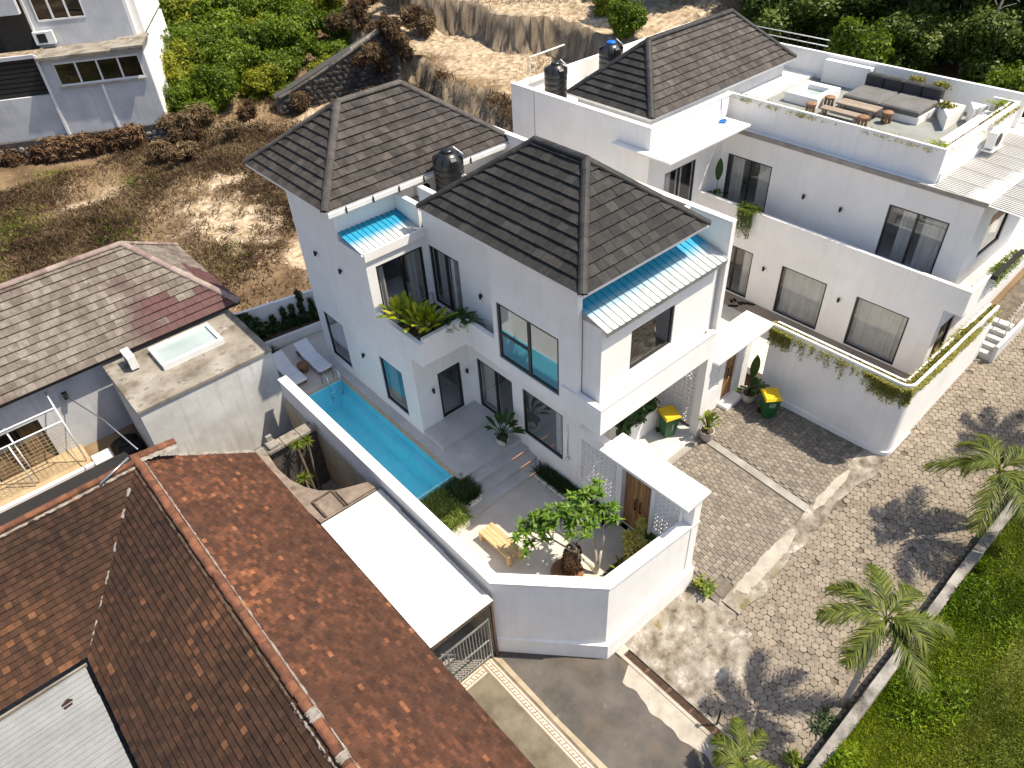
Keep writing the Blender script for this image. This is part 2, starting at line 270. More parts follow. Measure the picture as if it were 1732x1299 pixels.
class MB:
    def __init__(s): s.v = []; s.f = []; s.r = []; s.sm = []
    def add(s, vs, fs, r=None, sm=False):
        b = len(s.v); s.v.extend(vs); s.f.extend([tuple(b+i for i in f) for f in fs])
        r = random.random() if r is None else r; s.r.extend([r]*len(fs)); s.sm.extend([sm]*len(fs)); return s
    def box(s, x0, x1, y0, y1, z0, z1, r=None):
        x0, x1 = min(x0, x1), max(x0, x1); y0, y1 = min(y0, y1), max(y0, y1); z0, z1 = min(z0, z1), max(z0, z1)
        return s.add([(x0,y0,z0),(x1,y0,z0),(x1,y1,z0),(x0,y1,z0),(x0,y0,z1),(x1,y0,z1),(x1,y1,z1),(x0,y1,z1)],
              [(0,3,2,1),(4,5,6,7),(0,1,5,4),(1,2,6,5),(2,3,7,6),(3,0,4,7)], r)
    def bbox(s, x0, x1, y0, y1, z0, z1, c=.02, r=None):
        """box with chamfered top and vertical edges"""
        def ring(i, z): return [(x0+i+c,y0+i,z),(x1-i-c,y0+i,z),(x1-i,y0+i+c,z),(x1-i,y1-i-c,z),(x1-i-c,y1-i,z),(x0+i+c,y1-i,z),(x0+i,y1-i-c,z),(x0+i,y0+i+c,z)]
        V = ring(0, z0)+ring(0, z1-c)+ring(c, z1); fs = [tuple(range(7, -1, -1)), tuple(range(16, 24))]
        for k in (0, 8):
            for j in range(8): fs.append((k+j, k+(j+1) % 8, k+8+(j+1) % 8, k+8+j))
        return s.add(V, fs, r)
    def prism(s, poly, z0, z1, r=None):
        n = len(poly); zz0 = z0 if callable(z0) else (lambda x, y: z0); zz1 = z1 if callable(z1) else (lambda x, y: z1)
        V = [(x, y, zz0(x, y)) for x, y in poly]+[(x, y, zz1(x, y)) for x, y in poly]
        return s.add(V, [tuple(range(n-1, -1, -1)), tuple(range(n, 2*n))]+[(i, (i+1) % n, n+(i+1) % n, n+i) for i in range(n)], r)
    def tube(s, pts, rad, n=8, r=None, cap=True, sm=True):
        pts = [Vector(p) for p in pts]; V = []; fs = []; k = len(pts)
        for i, p in enumerate(pts):
            d = (pts[min(i+1, k-1)]-pts[max(i-1, 0)]).normalized(); a = d.cross(Vector((0, 0, 1)) if abs(d.z) < .9 else Vector((1, 0, 0))).normalized(); b = d.cross(a)
            rr = rad[i] if isinstance(rad, (list, tuple)) else rad
            for j in range(n): t = 2*math.pi*j/n; V.append(tuple(p+a*math.cos(t)*rr+b*math.sin(t)*rr))
        for i in range(k-1):
            for j in range(n): fs.append((i*n+j, i*n+(j+1) % n, (i+1)*n+(j+1) % n, (i+1)*n+j))
        if cap: fs.append(tuple(range(n-1, -1, -1))); fs.append(tuple(range((k-1)*n, k*n)))
        return s.add(V, fs, r, sm)
    def lathe(s, c, prof, n=16, r=None, sm=True):
        V = []; fs = []; k = len(prof)
        for (rr, z) in prof:
            for j in range(n): t = 2*math.pi*j/n; V.append((c[0]+math.cos(t)*rr, c[1]+math.sin(t)*rr, c[2]+z))
        for i in range(k-1):
            for j in range(n): fs.append((i*n+j, i*n+(j+1) % n, (i+1)*n+(j+1) % n, (i+1)*n+j))
        fs.append(tuple(range(n-1, -1, -1))); fs.append(tuple(range((k-1)*n, k*n)))
        return s.add(V, fs, r, sm)
    def mesh(s, name):
        me = bpy.data.meshes.new(name); me.from_pydata(s.v, [], s.f)
        a = me.attributes.new('rnd', 'FLOAT', 'FACE'); a.data.foreach_set('value', np.asarray(s.r, np.float32))
        if any(s.sm): me.polygons.foreach_set('use_smooth', np.asarray(s.sm, bool))
        return me
    def build(s, name, mt, parent=None, local=False):
        me = s.mesh(name); me.materials.append(MATS[mt]); return put(name, me, parent, local)
def put(name, me, parent=None, local=False):
    o = bpy.data.objects.new(name, me); C.objects.link(o); attach(o, parent, local); return o
def struct(o): o['kind'] = 'structure'; return o
def copy_tree(o, parent=None, loc=None, rotz=0.0, scale=1.0):
    c = o.copy(); C.objects.link(c)
    if parent is not None: c.parent = parent
    if loc is not None: c.location = loc; c.rotation_euler = (0, 0, rotz); c.scale = (scale,)*3 if not isinstance(scale, tuple) else scale
    for ch in list(o.children): copy_tree(ch, c)
    return c
def cells(u0, u1, v0, v1, holes):
    us = sorted({u0, u1, *[h[0] for h in holes], *[h[1] for h in holes]}); out = []
    for a, b in zip(us, us[1:]):
        if b-a < 1e-6: continue
        hs = sorted([(h[2], h[3]) for h in holes if h[0] < b-1e-6 and h[1] > a+1e-6]); v = v0
        for (p, q) in hs:
            if p > v+1e-6: out.append((a, b, v, p))
            v = max(v, q)
        if v < v1-1e-6: out.append((a, b, v, v1))
    return out
def wall_x(parent, x0, x1, y0, y1, z0, z1, holes=(), mt='plaster', name='wall'):
    b = MB()
    for (a, c, d, e) in cells(y0, y1, z0, z1, list(holes)): b.box(x0, x1, a, c, d, e)
    return b.build(name, mt, parent)
def wall_y(parent, x0, x1, y0, y1, z0, z1, holes=(), mt='plaster', name='wall'):
    b = MB()
    for (a, c, d, e) in cells(x0, x1, z0, z1, list(holes)): b.box(a, c, y0, y1, d, e)
    return b.build(name, mt, parent)
def window(parent, axis, face, u0, u1, v0, v1, mull=(), glass='glass', curtains=(), fw=.06, sides=None, depth=.07, transom=None, cmat='curtain', name='window', label=None, inward=1):
    fw = fw*1.25
    """framed opening in a wall whose outer face lies at `face` on `axis`; panes and curtains are sub-parts"""
    def bx(b, a0, a1, b0, b1, d0, d1):
        d0, d1 = face+inward*d0, face+inward*d1
        if axis == 'x': b.box(d0, d1, a0, a1, b0, b1)
        else: b.box(a0, a1, d0, d1, b0, b1)
    b = MB(); e = .002
    bx(b, u0+e, u1-e, v0+e, v0+fw, .03, .03+depth); bx(b, u0+e, u1-e, v1-fw, v1-e, .03, .03+depth)
    bx(b, u0+e, u0+fw, v0+fw, v1-fw, .03, .03+depth); bx(b, u1-fw, u1-e, v0+fw, v1-fw, .03, .03+depth)
    for q in mull: bx(b, q-fw*.6, q+fw*.6, v0+fw, v1-fw, .035, .04+depth)
    if transom: bx(b, transom[0], transom[1], transom[2]-fw*.5, transom[2]+fw*.5, .04, .02+depth)
    o = b.build(name, 'metal_frame', parent)
    if label: o['label'] = label
    es = [u0+fw]+[q for q in mull]+[u1-fw]
    for k in range(len(es)-1):
        g = MB(); a = es[k]+(fw*.6 if k else 0); c = es[k+1]-(fw*.6 if k < len(es)-2 else 0)
        d_ = face+inward*.065; Q = [(a, v0+fw), (c, v0+fw), (c, v1-fw), (a, v1-fw)]
        g.add([(d_, u, z) if axis == 'x' else (u, d_, z) for u, z in Q], [(0, 1, 2, 3) if axis == 'y' else (3, 2, 1, 0)]); g.build('pane', glass, o)
    for (a, c, d) in curtains:
        g = MB(); n = max(6, int((c-a)/.045)); V = []
        for i in range(n+1):
            u = a+(c-a)*i/n; dd = face+inward*(d+.035*math.sin(i*1.9)+.012*math.sin(i*5.1))
            for z in (v0+.02, v1-.02): V.append((dd, u, z) if axis == 'x' else (u, dd, z))
        g.add(V, [(2*i, 2*i+2, 2*i+3, 2*i+1) for i in range(n)], sm=True); g.build('curtain', cmat, o)
    return o
def wall_lamp(axis, face, u, v, label, s=1.0, inward=1):
    t = None
    p = (face-inward*.0, u, v) if axis == 'x' else (u, face, v)
    t = thing('wall_lamp', label, 'lamp', p, 'small black wall lamps')
    d = -inward
    def bx(b, a0, a1, z0, z1, d0, d1):
        if axis == 'x': b.box(face+d*d0, face+d*d1, u+a0, u+a1, v+z0, v+z1)
        else: b.box(u+a0, u+a1, face+d*d0, face+d*d1, v+z0, v+z1)
    b = MB(); bx(b, -.03*s, .03*s, -.03*s, .03*s, .001, .04*s); b.build('bracket', 'lamp_black', t)
    b = MB(); c = (face+d*.08*s, u, v-.09*s) if axis == 'x' else (u, face+d*.08*s, v-.09*s)
    b.lathe(c, [(.035*s, 0), (.045*s, .02*s), (.045*s, .17*s), (.03*s, .19*s)], 10); b.build('lamp_shade', 'lamp_black', t)
    return t
# ---- roof tiling
def clip(poly, n, d):
    out = []
    for i in range(len(poly)):
        a, b = poly[i], poly[(i+1) % len(poly)]; da = a[0]*n[0]+a[1]*n[1]-d; db = b[0]*n[0]+b[1]*n[1]-d
        if da <= 0: out.append(a)
        if da*db < 0: t = da/(da-db); out.append((a[0]+t*(b[0]-a[0]), a[1]+t*(b[1]-a[1])))
    return out
def area(p): return abs(sum(p[i][0]*p[(i+1) % len(p)][1]-p[(i+1) % len(p)][0]*p[i][1] for i in range(len(p))))/2
def tile_face(P, w, e, th, stagger=True, jit=.0, z0=.012, mt=None, sag=None, matfn=None):
    """P: convex 3D polygon, first edge = eave (left to right seen from outside). Returns list of tile records."""
    P = [Vector(p) for p in P]; O = P[0]; U = (P[1]-P[0]).normalized(); Nn = None
    for k in range(2, len(P)):
        Nn = U.cross(P[k]-O)
        if Nn.length > 1e-4: break
    Nn.normalize(); V = Nn.cross(U)
    uv = [((p-O).dot(U), (p-O).dot(V)) for p in P]
    if sum(uv[i][0]*uv[(i+1) % len(uv)][1]-uv[(i+1) % len(uv)][0]*uv[i][1] for i in range(len(uv))) < 0: uv = uv[::-1]
    hp = []
    for i in range(len(uv)):
        a, b = uv[i], uv[(i+1) % len(uv)]; n = (b[1]-a[1], -(b[0]-a[0])); l = math.hypot(*n)
        if l < 1e-6: continue
        n = (n[0]/l, n[1]/l); hp.append((n, a[0]*n[0]+a[1]*n[1]))
    u0, u1 = min(p[0] for p in uv), max(p[0] for p in uv); v1 = max(p[1] for p in uv); out = []
    r = 0; v = 0.0
    while v < v1-.02:
        u = u0-(w*.5 if (stagger and r % 2) else 0)-w*random.random()*.02
        while u < u1:
            g = w*.012; q = [(u+g, v-.01), (u+w-g, v-.01), (u+w-g, v+e+.03), (u+g, v+e+.03)]
            for n, d in hp: q = clip(q, n, d+(.02 if n[1] < -.7 else 0)); 
            if len(q) >= 3 and area(q) > w*e*.06:
                dj = random.uniform(-jit, jit); tl = random.uniform(-jit, jit)*.6
                def hh(p): return z0+th*(1-(p[1]-v)/(e+.03))+dj+tl*(p[0]-u)/w
                top = [O+U*p[0]+V*p[1]+Nn*hh(p) for p in q]; bot = [O+U*p[0]+V*p[1]-Nn*.004 for p in q]
                k = len(q); cen = sum(top, Vector())/k
                vis = Nn.dot((CAM-cen).normalized())
                out.append(dict(v=[tuple(x) for x in top+bot], f=[tuple(range(k))]+[((i+1) % k, i, k+i, k+(i+1) % k) for i in range(k)], d=(cen-CAM).length*(1 if vis > .05 else 10), r=random.random(), c=cen, m=(matfn(cen) if matfn else mt)))
            u += w
        v += e; r += 1
    return out
def inview(c):
    d = Vector(c)-CAM; z = d.dot(F)
    if z < 1: return False
    x = d.dot(rx)/z; y = d.dot(ux)/z
    return abs(x) < .73 and abs(y) < .55
def place_pieces(recs, parent, name, n=295, restname=None):
    """the n largest in view become objects of their own; the rest is one joined part per material"""
    recs.sort(key=lambda t: t['d']*(1 if inview(t['c']) else 20))
    for t in recs[:n]:
        b = MB(); b.add(t['v'], t['f'], t['r']); b.build(name, t['m'], t.get('p') or parent)
    rest = {}
    for t in recs[n:]: rest.setdefault(t['m'], []).append(t)
    for k, (mt, ts) in enumerate(rest.items()):
        b = MB()
        for t in ts: b.add(t['v'], t['f'], t['r'])
        o = b.build(restname or (name+'_field'), mt, parent); o['kind'] = 'stuff'
def caps(parent, p0, p1, rad, mt, seg=.38, name='ridge_cap', flat=.75, nmax=40):
    p0, p1 = Vector(p0), Vector(p1); L = (p1-p0).length; n = max(1, round(L/seg)); d = (p1-p0).normalized()
    a = d.cross(Vector((0, 0, 1))).normalized(); b = a.cross(d)
    for i in range(n):
        q0 = p0+d*(L*i/n-.02); q1 = p0+d*(L*(i+1)/n+.02); m = MB(); V = []; K = 7
        for q, rr in ((q0, rad*1.03), (q1, rad*.98)):
            for j in range(K): t = math.pi*j/(K-1); V.append(tuple(q+a*math.cos(t)*rr+b*(math.sin(t)*rr*flat-.03)))
        m.add(V, [(j, K+j, K+j+1, j+1) for j in range(K-1)]+[tuple(range(K)), tuple(range(2*K-1, K-1, -1)), (0, K-1, 2*K-1, K)]); m.build(name, mt, parent)
def hip_roof(parent, x0, x1, y0, y1, ze, ridge, mts, w=.3, e=.34, th=.045, capm='ridge_dark', capr=.15, z_under=.10, soff='plaster', facem=None, matfn=None, gutter=False):
    """ridge: ((xa,ya),(xb,yb),zr). returns roof part and its tile records"""
    (xa, ya), (xb, yb), zr = ridge; A, B = (xa, ya, zr), (xb, yb, zr)
    c00, c10, c11, c01 = (x0, y0, ze), (x1, y0, ze), (x1, y1, ze), (x0, y1, ze)
    if abs(xb-xa) > abs(yb-ya): faces = dict(front=[c00, c10, B, A], right=[c10, c11, B], back=[c11, c01, A, B], left=[c01, c00, A])
    else: faces = dict(front=[c00, c10, A], right=[c10, c11, B, A], back=[c11, c01, B], left=[c01, c00, A, B])   # A nearer to y0
    b = MB(); V = [c00, c10, c11, c01, A, B]+[(p[0], p[1], ze-z_under) for p in (c00, c10, c11, c01)]
    fs = [(0,1,5,4),(1,2,5),(2,3,4,5),(3,0,4)] if abs(xb-xa) > abs(yb-ya) else [(0,1,4),(1,2,5,4),(2,3,5),(3,0,4,5)]
    fs += [(6,9,8,7),(0,6,7,1),(1,7,8,2),(2,8,9,3),(3,9,6,0)]
    b.add(V, fs); roof = b.build('roof', soff, parent); recs = []
    for k, f in faces.items():
        recs += [dict(t, p=roof) for t in tile_face(f, w, e, th, mt=(facem or {}).get(k, mts), matfn=matfn, jit=.006)]
    up_ = Vector((0, 0, .05))
    for p, q in ((c00, A), (c10, A if abs(yb-ya) > abs(xb-xa) else B), (c11, B), (c01, B if abs(yb-ya) > abs(xb-xa) else A), (A, B)):
        caps(roof, Vector(p)+up_, Vector(q)+up_, capr, capm)
    return roof, recs
# ================================================================ SETTING: terrain, road, drive, yard
def sstep(a, b, x):
    t = min(1, max(0, (x-a)/(b-a))); return t*t*(3-2*t)
def zroad(x): return -1.95+max(0, min(x, 60)-9.0)*.127
def hnoise(x, y): return .18*math.sin(x*.9+1.3*math.sin(y*.5))*math.sin(y*.7+.6*math.sin(x*.8))+.1*math.sin(x*2.1+y*1.7)*math.sin(y*2.6-x*.7)
def ground_h(x, y):
    low = zroad(x)-.22
    f = .25+.012*(y-26)+.05*max(0, x-14)-.04*max(0, 13-x)*sstep(30, 45, y)-.6*sstep(43, 48, y)*(1-sstep(13, 16.5, x))                     # the fallow field behind the houses
    f += (random.uniform(-.06, .06)+.05*math.sin(x*5.1+y*3.3))*(1 if y > 27.5 and abs(x) < 60 and y < 62 else 0)+.10*max(0, min(y, 140)-47)+hnoise(x, y)*.8*sstep(27, 30, y)
    edge = 28.6+.15*(y-40)+.5*math.sin(y*.9)+.25*math.sin(y*2.3)            # quarried shelf, stepped up towards the back
    if y > 27: f += 1.5*sstep(edge-.25, edge+.35, x)*sstep(27, 30, y)
    edge2 = 35.2-.06*(y-40)+.5*math.sin(y*.7+1)
    f += 2.1*sstep(edge2-.2, edge2+.35, x)*sstep(27, 30, y)+.10*max(0, min(x, 120)-38)
    k = sstep(24.6, 26.6, y)
    e = sstep(33.5, 38, x)
    h = low*(1-k)+f*k
    if x > 33: h = h*(1-e)+(2.6+.14*(min(x, 140)-36)+hnoise(x, y)*.6)*e if y < 26 else h
    return h
def sheet(name, xs, ys, fz, mt, matfn=None):
    nx, ny = len(xs), len(ys); V = [(x, y, fz(x, y)) for y in ys for x in xs]
    Fq = [(j*nx+i, j*nx+i+1, (j+1)*nx+i+1, (j+1)*nx+i) for j in range(ny-1) for i in range(nx-1)]
    me = bpy.data.meshes.new(name); me.from_pydata(V, [], Fq); me.materials.append(MATS[mt]); me.polygons.foreach_set('use_smooth', np.ones(len(Fq), bool))
    return me, Fq, V
xs = list(np.arange(-150, -20, 8))+list(np.arange(-20, 2, 1.0))+list(np.arange(2, 62, .4))+list(np.arange(62, 300, 9))
ys = list(np.arange(-150, -10, 8))+list(np.arange(-10, 26, 1.0))+list(np.arange(26, 62, .4))+list(np.arange(62, 320, 9))
PALE = [(11.6, 36.5, 2.6, 4.4), (13.0, 30.5, 1.8, 2.6), (22.5, 46, 2.2, 1.2), (6.5, 46.3, 2.6, 1.3), (13.5, 41.5, 1.6, 1.2)]
me, Fq, V = sheet('ground', xs, ys, ground_h, 'terrain')
me.materials.append(MATS['limestone']); me.materials.append(MATS['cliff'])
for p, f in zip(me.polygons, Fq):
    c = [sum(V[i][k] for i in f)/4 for k in range(3)]; zz = [V[i][2] for i in f]
    if max(zz)-min(zz) > .32 and c[1] > 27: p.material_index = 2
pv = []
for (x, y, z) in V:
    q = max(1.15-.75*math.hypot((x-px)/rx_, (y-py)/ry_) for px, py, rx_, ry_ in PALE)
    if 27 < y < 62: q = max(q, min(.75, .35*(x-28.6-.15*(y-40)-.5*math.sin(y*.9))))
    pv.append(max(0, q))
at_ = me.attributes.new('pale', 'FLOAT', 'POINT'); at_.data.foreach_set('value', np.asarray(pv, np.float32))
struct(put('ground', me))

# ---- road of hexagonal pavers climbing to the right
RX0, RY0, RY1 = 9.35, 1.62, 5.55
b = MB(); n = 40
for i in range(n):
    xa, xb = RX0+i*(60-RX0)/n, RX0+(i+1)*(60-RX0)/n
    b.add([(xa, RY0-.3, zroad(xa)-.035), (xb, RY0-.3, zroad(xb)-.035), (xb, 5.9, zroad(xb)-.035), (xa, 5.9, zroad(xa)-.035)], [(0, 1, 2, 3)])
road = struct(b.build('road', 'joint'))
recs = []; s = .120; dx = s*math.sqrt(3); dy = s*1.5; j = 0; y = RY0+.12
slope = Vector((1, 0, .127)).normalized(); nrm = Vector((-.127, 0, 1)).normalized()
while y < RY1+.35:
    x = RX0+.15+(dx/2 if j % 2 else 0)
    while x < 46:
        edge = 5.22 if x > 20.5 else (5.42+.12*math.sin(x*1.7)+.08*math.sin(x*4.1))
        keep = y < edge-.05
        if x < 11.9+.35*math.sin(y*3) and y > 4.5+.35*math.sin(x*2.1)+(x-11)*.25: keep = False      # broken concrete patch instead of pavers
        if keep and random.random() > .012:
            rr = s*random.uniform(.90, .975); a0 = random.uniform(-.05, .05); h0 = random.uniform(-.009, .009); tl = (random.uniform(-.02, .02), random.uniform(-.02, .02))
            cx, cy = x+random.uniform(-.008, .008), y+random.uniform(-.008, .008); V = []
            for q, (sc, dz) in enumerate(((1.0, -.04), (1.0, -.008), (.88, 0))):
                for k in range(12):
                    t = math.pi/6+(k//2)*math.pi/3+(-.21 if k % 2 == 0 else .21)+a0; px, py = math.cos(t)*rr*sc*.955, math.sin(t)*rr*sc*.955
                    V.append((cx+px, cy+py, zroad(cx+px)+.006+h0+dz+tl[0]*px+tl[1]*py))
            fs = [tuple(range(24, 36))]+[(q*12+k, q*12+(k+1) % 12, q*12+12+(k+1) % 12, q*12+12+k) for q in (0, 1) for k in range(12)]
            c = Vector((cx, cy, zroad(cx))); recs.append(dict(v=V, f=fs, d=(c-CAM).length, r=random.random(), c=c, m='hex'))
        x += dx
    y += dy; j += 1
place_pieces(recs, road, 'hexagon_paver', 290, 'hexagon_paver_field')

# ---- drive of small pavers between the two villas
def zdrive(x, y):
    t = min(1, max(0, (9.9-y)/(9.9-5.75))); return -.6*(1-t)+(zroad(x)+.03)*t
b = MB(); xa = np.linspace(12.2, 20.25, 18); ya = np.linspace(5.72, 11.0, 14)
for i in range(17):
    for j in range(13):
        q = [(xa[i], ya[j]), (xa[i+1], ya[j]), (xa[i+1], ya[j+1]), (xa[i], ya[j+1])]; b.add([(p[0], p[1], zdrive(*p)-.03) for p in q], [(0, 1, 2, 3)], sm=True)
drive = struct(b.build('driveway', 'joint_dark'))
b = MB()      # exposed side of the drive where the road drops away
for i in range(8):
    y0, y1 = 5.5+i*.2, 5.7+i*.2
    b.add([(12.42, y0, zdrive(12.42, y0)+.0), (12.42, y1, zdrive(12.42, y1)+.0), (12.42, y1, zroad(12.4)-.3), (12.42, y0, zroad(12.4)-.3)], [(0, 3, 2, 1)])
b.build('drive_edge', 'concrete_old', drive)
recs = []; pw = .178; j = 0; y = 5.85
while y < 10.75:
    x = 12.46+(pw/2 if j % 2 else 0)
    while x < 20.15:
        okx = (x+pw < 16.62 or x > 16.98)
        if okx and not (y > 10.0 and x < 16.9) and not (y < 6.3 and x < 13.0-(y-5.8)*.3):
            g = .008; h0 = random.uniform(-.006, .006); V = []
            for (i_, dz) in ((0, -.03), (0, -.004), (.012, 0)):
                for (px, py) in ((x+g+i_, y+g+i_), (x+pw-g-i_, y+g+i_), (x+pw-g-i_, y+pw-g-i_), (x+g+i_, y+pw-g-i_)): V.append((px, py, zdrive(px, py)+h0+dz+.005))
            fs = [(8, 9, 10, 11)]+[(q*4+k, q*4+(k+1) % 4, q*4+4+(k+1) % 4, q*4+4+k) for q in (0, 1) for k in range(4)]
            c = Vector((x, y, -.7)); recs.append(dict(v=V, f=fs, d=(c-CAM).length, r=random.random(), c=c, m='paver'))
        x += pw
    y += pw; j += 1
place_pieces(recs, drive, 'paver', 295, 'paver_field')
def strip(name, pts, mt, zf, th=.05, parent=None, div=1):
    """flat strip following zf; pts polygon"""
    b = MB(); b.prism(pts, lambda x, y: zf(x, y)-th, lambda x, y: zf(x, y)+.012); return b.build(name, mt, parent)
for k in range(6):
    y0, y1 = 5.75+k*.75, 5.75+(k+1)*.75
    strip('concrete_strip', [(16.66, y0), (16.95, y0), (16.95, y1), (16.66, y1)], 'concrete', zdrive, parent=drive)
for k in range(10):
    x0 = 12.45+k*.42; strip('concrete_strip', [(x0, 9.98), (x0+.42, 9.98), (x0+.42, 10.22), (x0, 10.22)], 'concrete', lambda x, y: -.585, parent=drive)
# apron: worn concrete band between drive and road
ap = MB(); e0 = []; e1 = []
for i in range(60):
    x = 12.35+i*(20.3-12.35)/59
    e1.append((x, 5.86+.03*math.sin(x*3))); e0.append((x, 5.26-.06*math.sin(x*1.3)-.04*math.sin(x*5.3)-(.22*max(0, 1-abs(x-13.4)/1.2))-(.25*max(0, 1-abs(x-19.4)/1.4))))
for i in range(59):
    q = [e0[i], e0[i+1], e1[i+1], e1[i]]; ap.add([(p[0], p[1], max(zdrive(*p), zroad(p[0]))+.022) for p in q]+[(p[0], p[1], zroad(p[0])-.1) for p in q], [(0, 1, 2, 3), (0, 4, 5, 1), (2, 6, 7, 3)], sm=False)
struct(ap.build('apron', 'concrete_rough'))
def blob(cx, cy, rx_, ry_, n=26, seed=0, amp=.12, rot=0):
    rr = random.Random(seed); ph = [rr.uniform(0, 6.3) for _ in range(5)]; out = []
    for i in range(n):
        t = 2*math.pi*i/n; s_ = 1+amp*(math.sin(2*t+ph[0])+.7*math.sin(3*t+ph[1])+.5*math.sin(5*t+ph[2])+.35*math.sin(9*t+ph[3])); x, y = math.cos(t)*rx_*s_, math.sin(t)*ry_*s_
        out.append((cx+x*math.cos(rot)-y*math.sin(rot), cy+x*math.sin(rot)+y*math.cos(rot)))
    return out
def fan(name, poly, zf, mt, dz=.03):
    cx = sum(p[0] for p in poly)/len(poly); cy = sum(p[1] for p in poly)/len(poly); b = MB(); n = len(poly); V = []
    for t in (1, .66, .33):
        for p in poly: q = (cx+(p[0]-cx)*t, cy+(p[1]-cy)*t); V.append((*q, zf(*q)+dz*(1 if t < 1 else .2)))
    V.append((cx, cy, zf(cx, cy)+dz)); fs = [(r*n+i, r*n+(i+1) % n, (r+1)*n+(i+1) % n, (r+1)*n+i) for r in (0, 1) for i in range(n)]+[(2*n+i, 2*n+(i+1) % n, 3*n) for i in range(n)]
    b.add(V, fs, sm=True); return struct(b.build(name, mt))
zr2 = lambda x, y: zroad(x)
za = lambda x, y: max(zdrive(x, y), zroad(x))+.02
def rib(name, x0, x1, yc, hw, mt, dz, seed):
    rr = random.Random(seed); b = MB(); n = 26; A, B = [], []
    for i in range(n+1):
        x = x0+(x1-x0)*i/n; k = min(1, 4*min(i, n-i)/n+.25); A.append((x, yc-hw*k*(.85+.3*rr.random()))); B.append((x, yc+hw*k*(.85+.3*rr.random())))
    for i in range(n): b.add([(p[0], p[1], za(*p)+dz) for p in (A[i], A[i+1], B[i+1], B[i])], [(0, 1, 2, 3)], sm=True)
    return struct(b.build(name, mt))
rib('cement_patch', 12.45, 15.75, 5.66, .21, 'concrete_pale', .012, 3)
rib('cement_patch', 16.9, 19.0, 5.72, .14, 'concrete_pale', .012, 5)
# rough broken concrete where the road meets the garden wall
pp = [(9.4, 6.85), (9.42, 5.9), (9.5, 4.6), (10.2, 4.2), (11.0, 4.0), (11.6, 4.3), (12.3, 4.7), (12.5, 5.35), (12.4, 5.9), (12.38, 6.95), (11.0, 6.97)]
def zrough(x, y): return zroad(x)+.02+.05*max(0, hnoise(x*3, y*3)*3)+.02*math.sin(x*7)*math.sin(y*6)
b = MB(); gx = np.linspace(9.35, 12.42, 32); gy = np.linspace(3.7, 7.05, 34)
for i in range(31):
    for j in range(33):
        cx, cy = (gx[i]+gx[i+1])/2, (gy[j]+gy[j+1])/2
        if cy > 4.45+.35*math.sin(cx*2.1)+(cx-11)*.25-random.random()*.15 and cx < 11.95+.35*math.sin(cy*3)+random.random()*.15 or cy > 6.2 or (cx > 11.4 and cy > 5.3):
            q = [(gx[i], gy[j]), (gx[i+1], gy[j]), (gx[i+1], gy[j+1]), (gx[i], gy[j+1])]; b.add([(p[0], p[1], zrough(*p)) for p in q], [(0, 1, 2, 3)], sm=True)
struct(b.build('broken_concrete', 'concrete_rough'))

# ---- asphalt yard at the foot of the garden wall, with tiled border and drain
b = MB(); b.box(-12, 9.06, -8, 9.7, -2.3, -1.955); struct(b.build('asphalt_yard', 'asphalt'))
b = MB(); b.box(1.0, 6.30, -2, 9.55, -2.1, -1.945); struct(b.build('concrete_yard', 'yard_concrete'))
b = MB(); b.prism([(6.302, 9.4), (6.302, -2), (6.50, -2), (6.44, 3), (6.47, 5), (6.42, 7), (6.46, 9.2)][::-1], -2.05, -1.948); struct(b.build('yard_edging', 'yard_edge'))
b = MB(); rr_ = random.Random(5); prev = None
for i in range(71):
    y_ = 6.55-i*.075; x_ = 8.47+.05*math.sin(y_*2.3)+.045*math.sin(y_*5.7)+.02*math.sin(y_*13)+(.45*max(0, (i-55)/15))+(.5*max(0, (3-i)/3)); cur = (x_, y_)
    if prev: b.add([(prev[0], prev[1], -1.949), (cur[0], cur[1], -1.949), (9.03, cur[1], -1.946), (9.03, prev[1], -1.946)], [(0, 1, 2, 3)])
    prev = cur
struct(b.build('cement_patch', 'concrete_pale'))
# meander border: one fret unit repeated
def meander(name, parent, origin, ud, vd, length, width):
    g = width/7.0; unit = 6*g; n = int(length/unit)
    cellsU = [(0,0,6,1), (0,6,6,7)]                                                  # two rails
    fret = [(0,2,1,5), (1,4,4,5), (3,2,4,4), (2,2,3,3), (5,2,6,3), (4,4,5,5)]
    rec = []
    for k in range(n):
        b = MB()
        for (a, c, d, e) in cellsU+fret:
            for_ = []
            q = []
            for (u, v) in ((a, c), (d, c), (d, e), (a, e)):
                uu = k*unit+u*g; vv = v*g; q.append((origin[0]+ud[0]*uu+vd[0]*vv, origin[1]+ud[1]*uu+vd[1]*vv, origin[2]+.005))
            b.add(q+[(p[0], p[1], p[2]-.006) for p in q], [(0, 1, 2, 3), (0, 4, 5, 1), (1, 5, 6, 2), (2, 6, 7, 3), (3, 7, 4, 0)], .5)
        b.build('border_tile', 'tile_pale', parent)
b = MB(); b.box(5.90, 6.24, 1.0, 9.46, -2.0, -1.9405); b.box(4.3, 5.90, 9.12, 9.46, -2.0, -1.9405); bt = struct(b.build('border_strip', 'tile_brown'))
meander('m', bt, (5.935, 9.42, -1.940), (0, -1), (1, 0), 8.2, .27)
meander('m', bt, (5.85, 9.155, -1.940), (-1, 0), (0, 1), 1.5, .27)
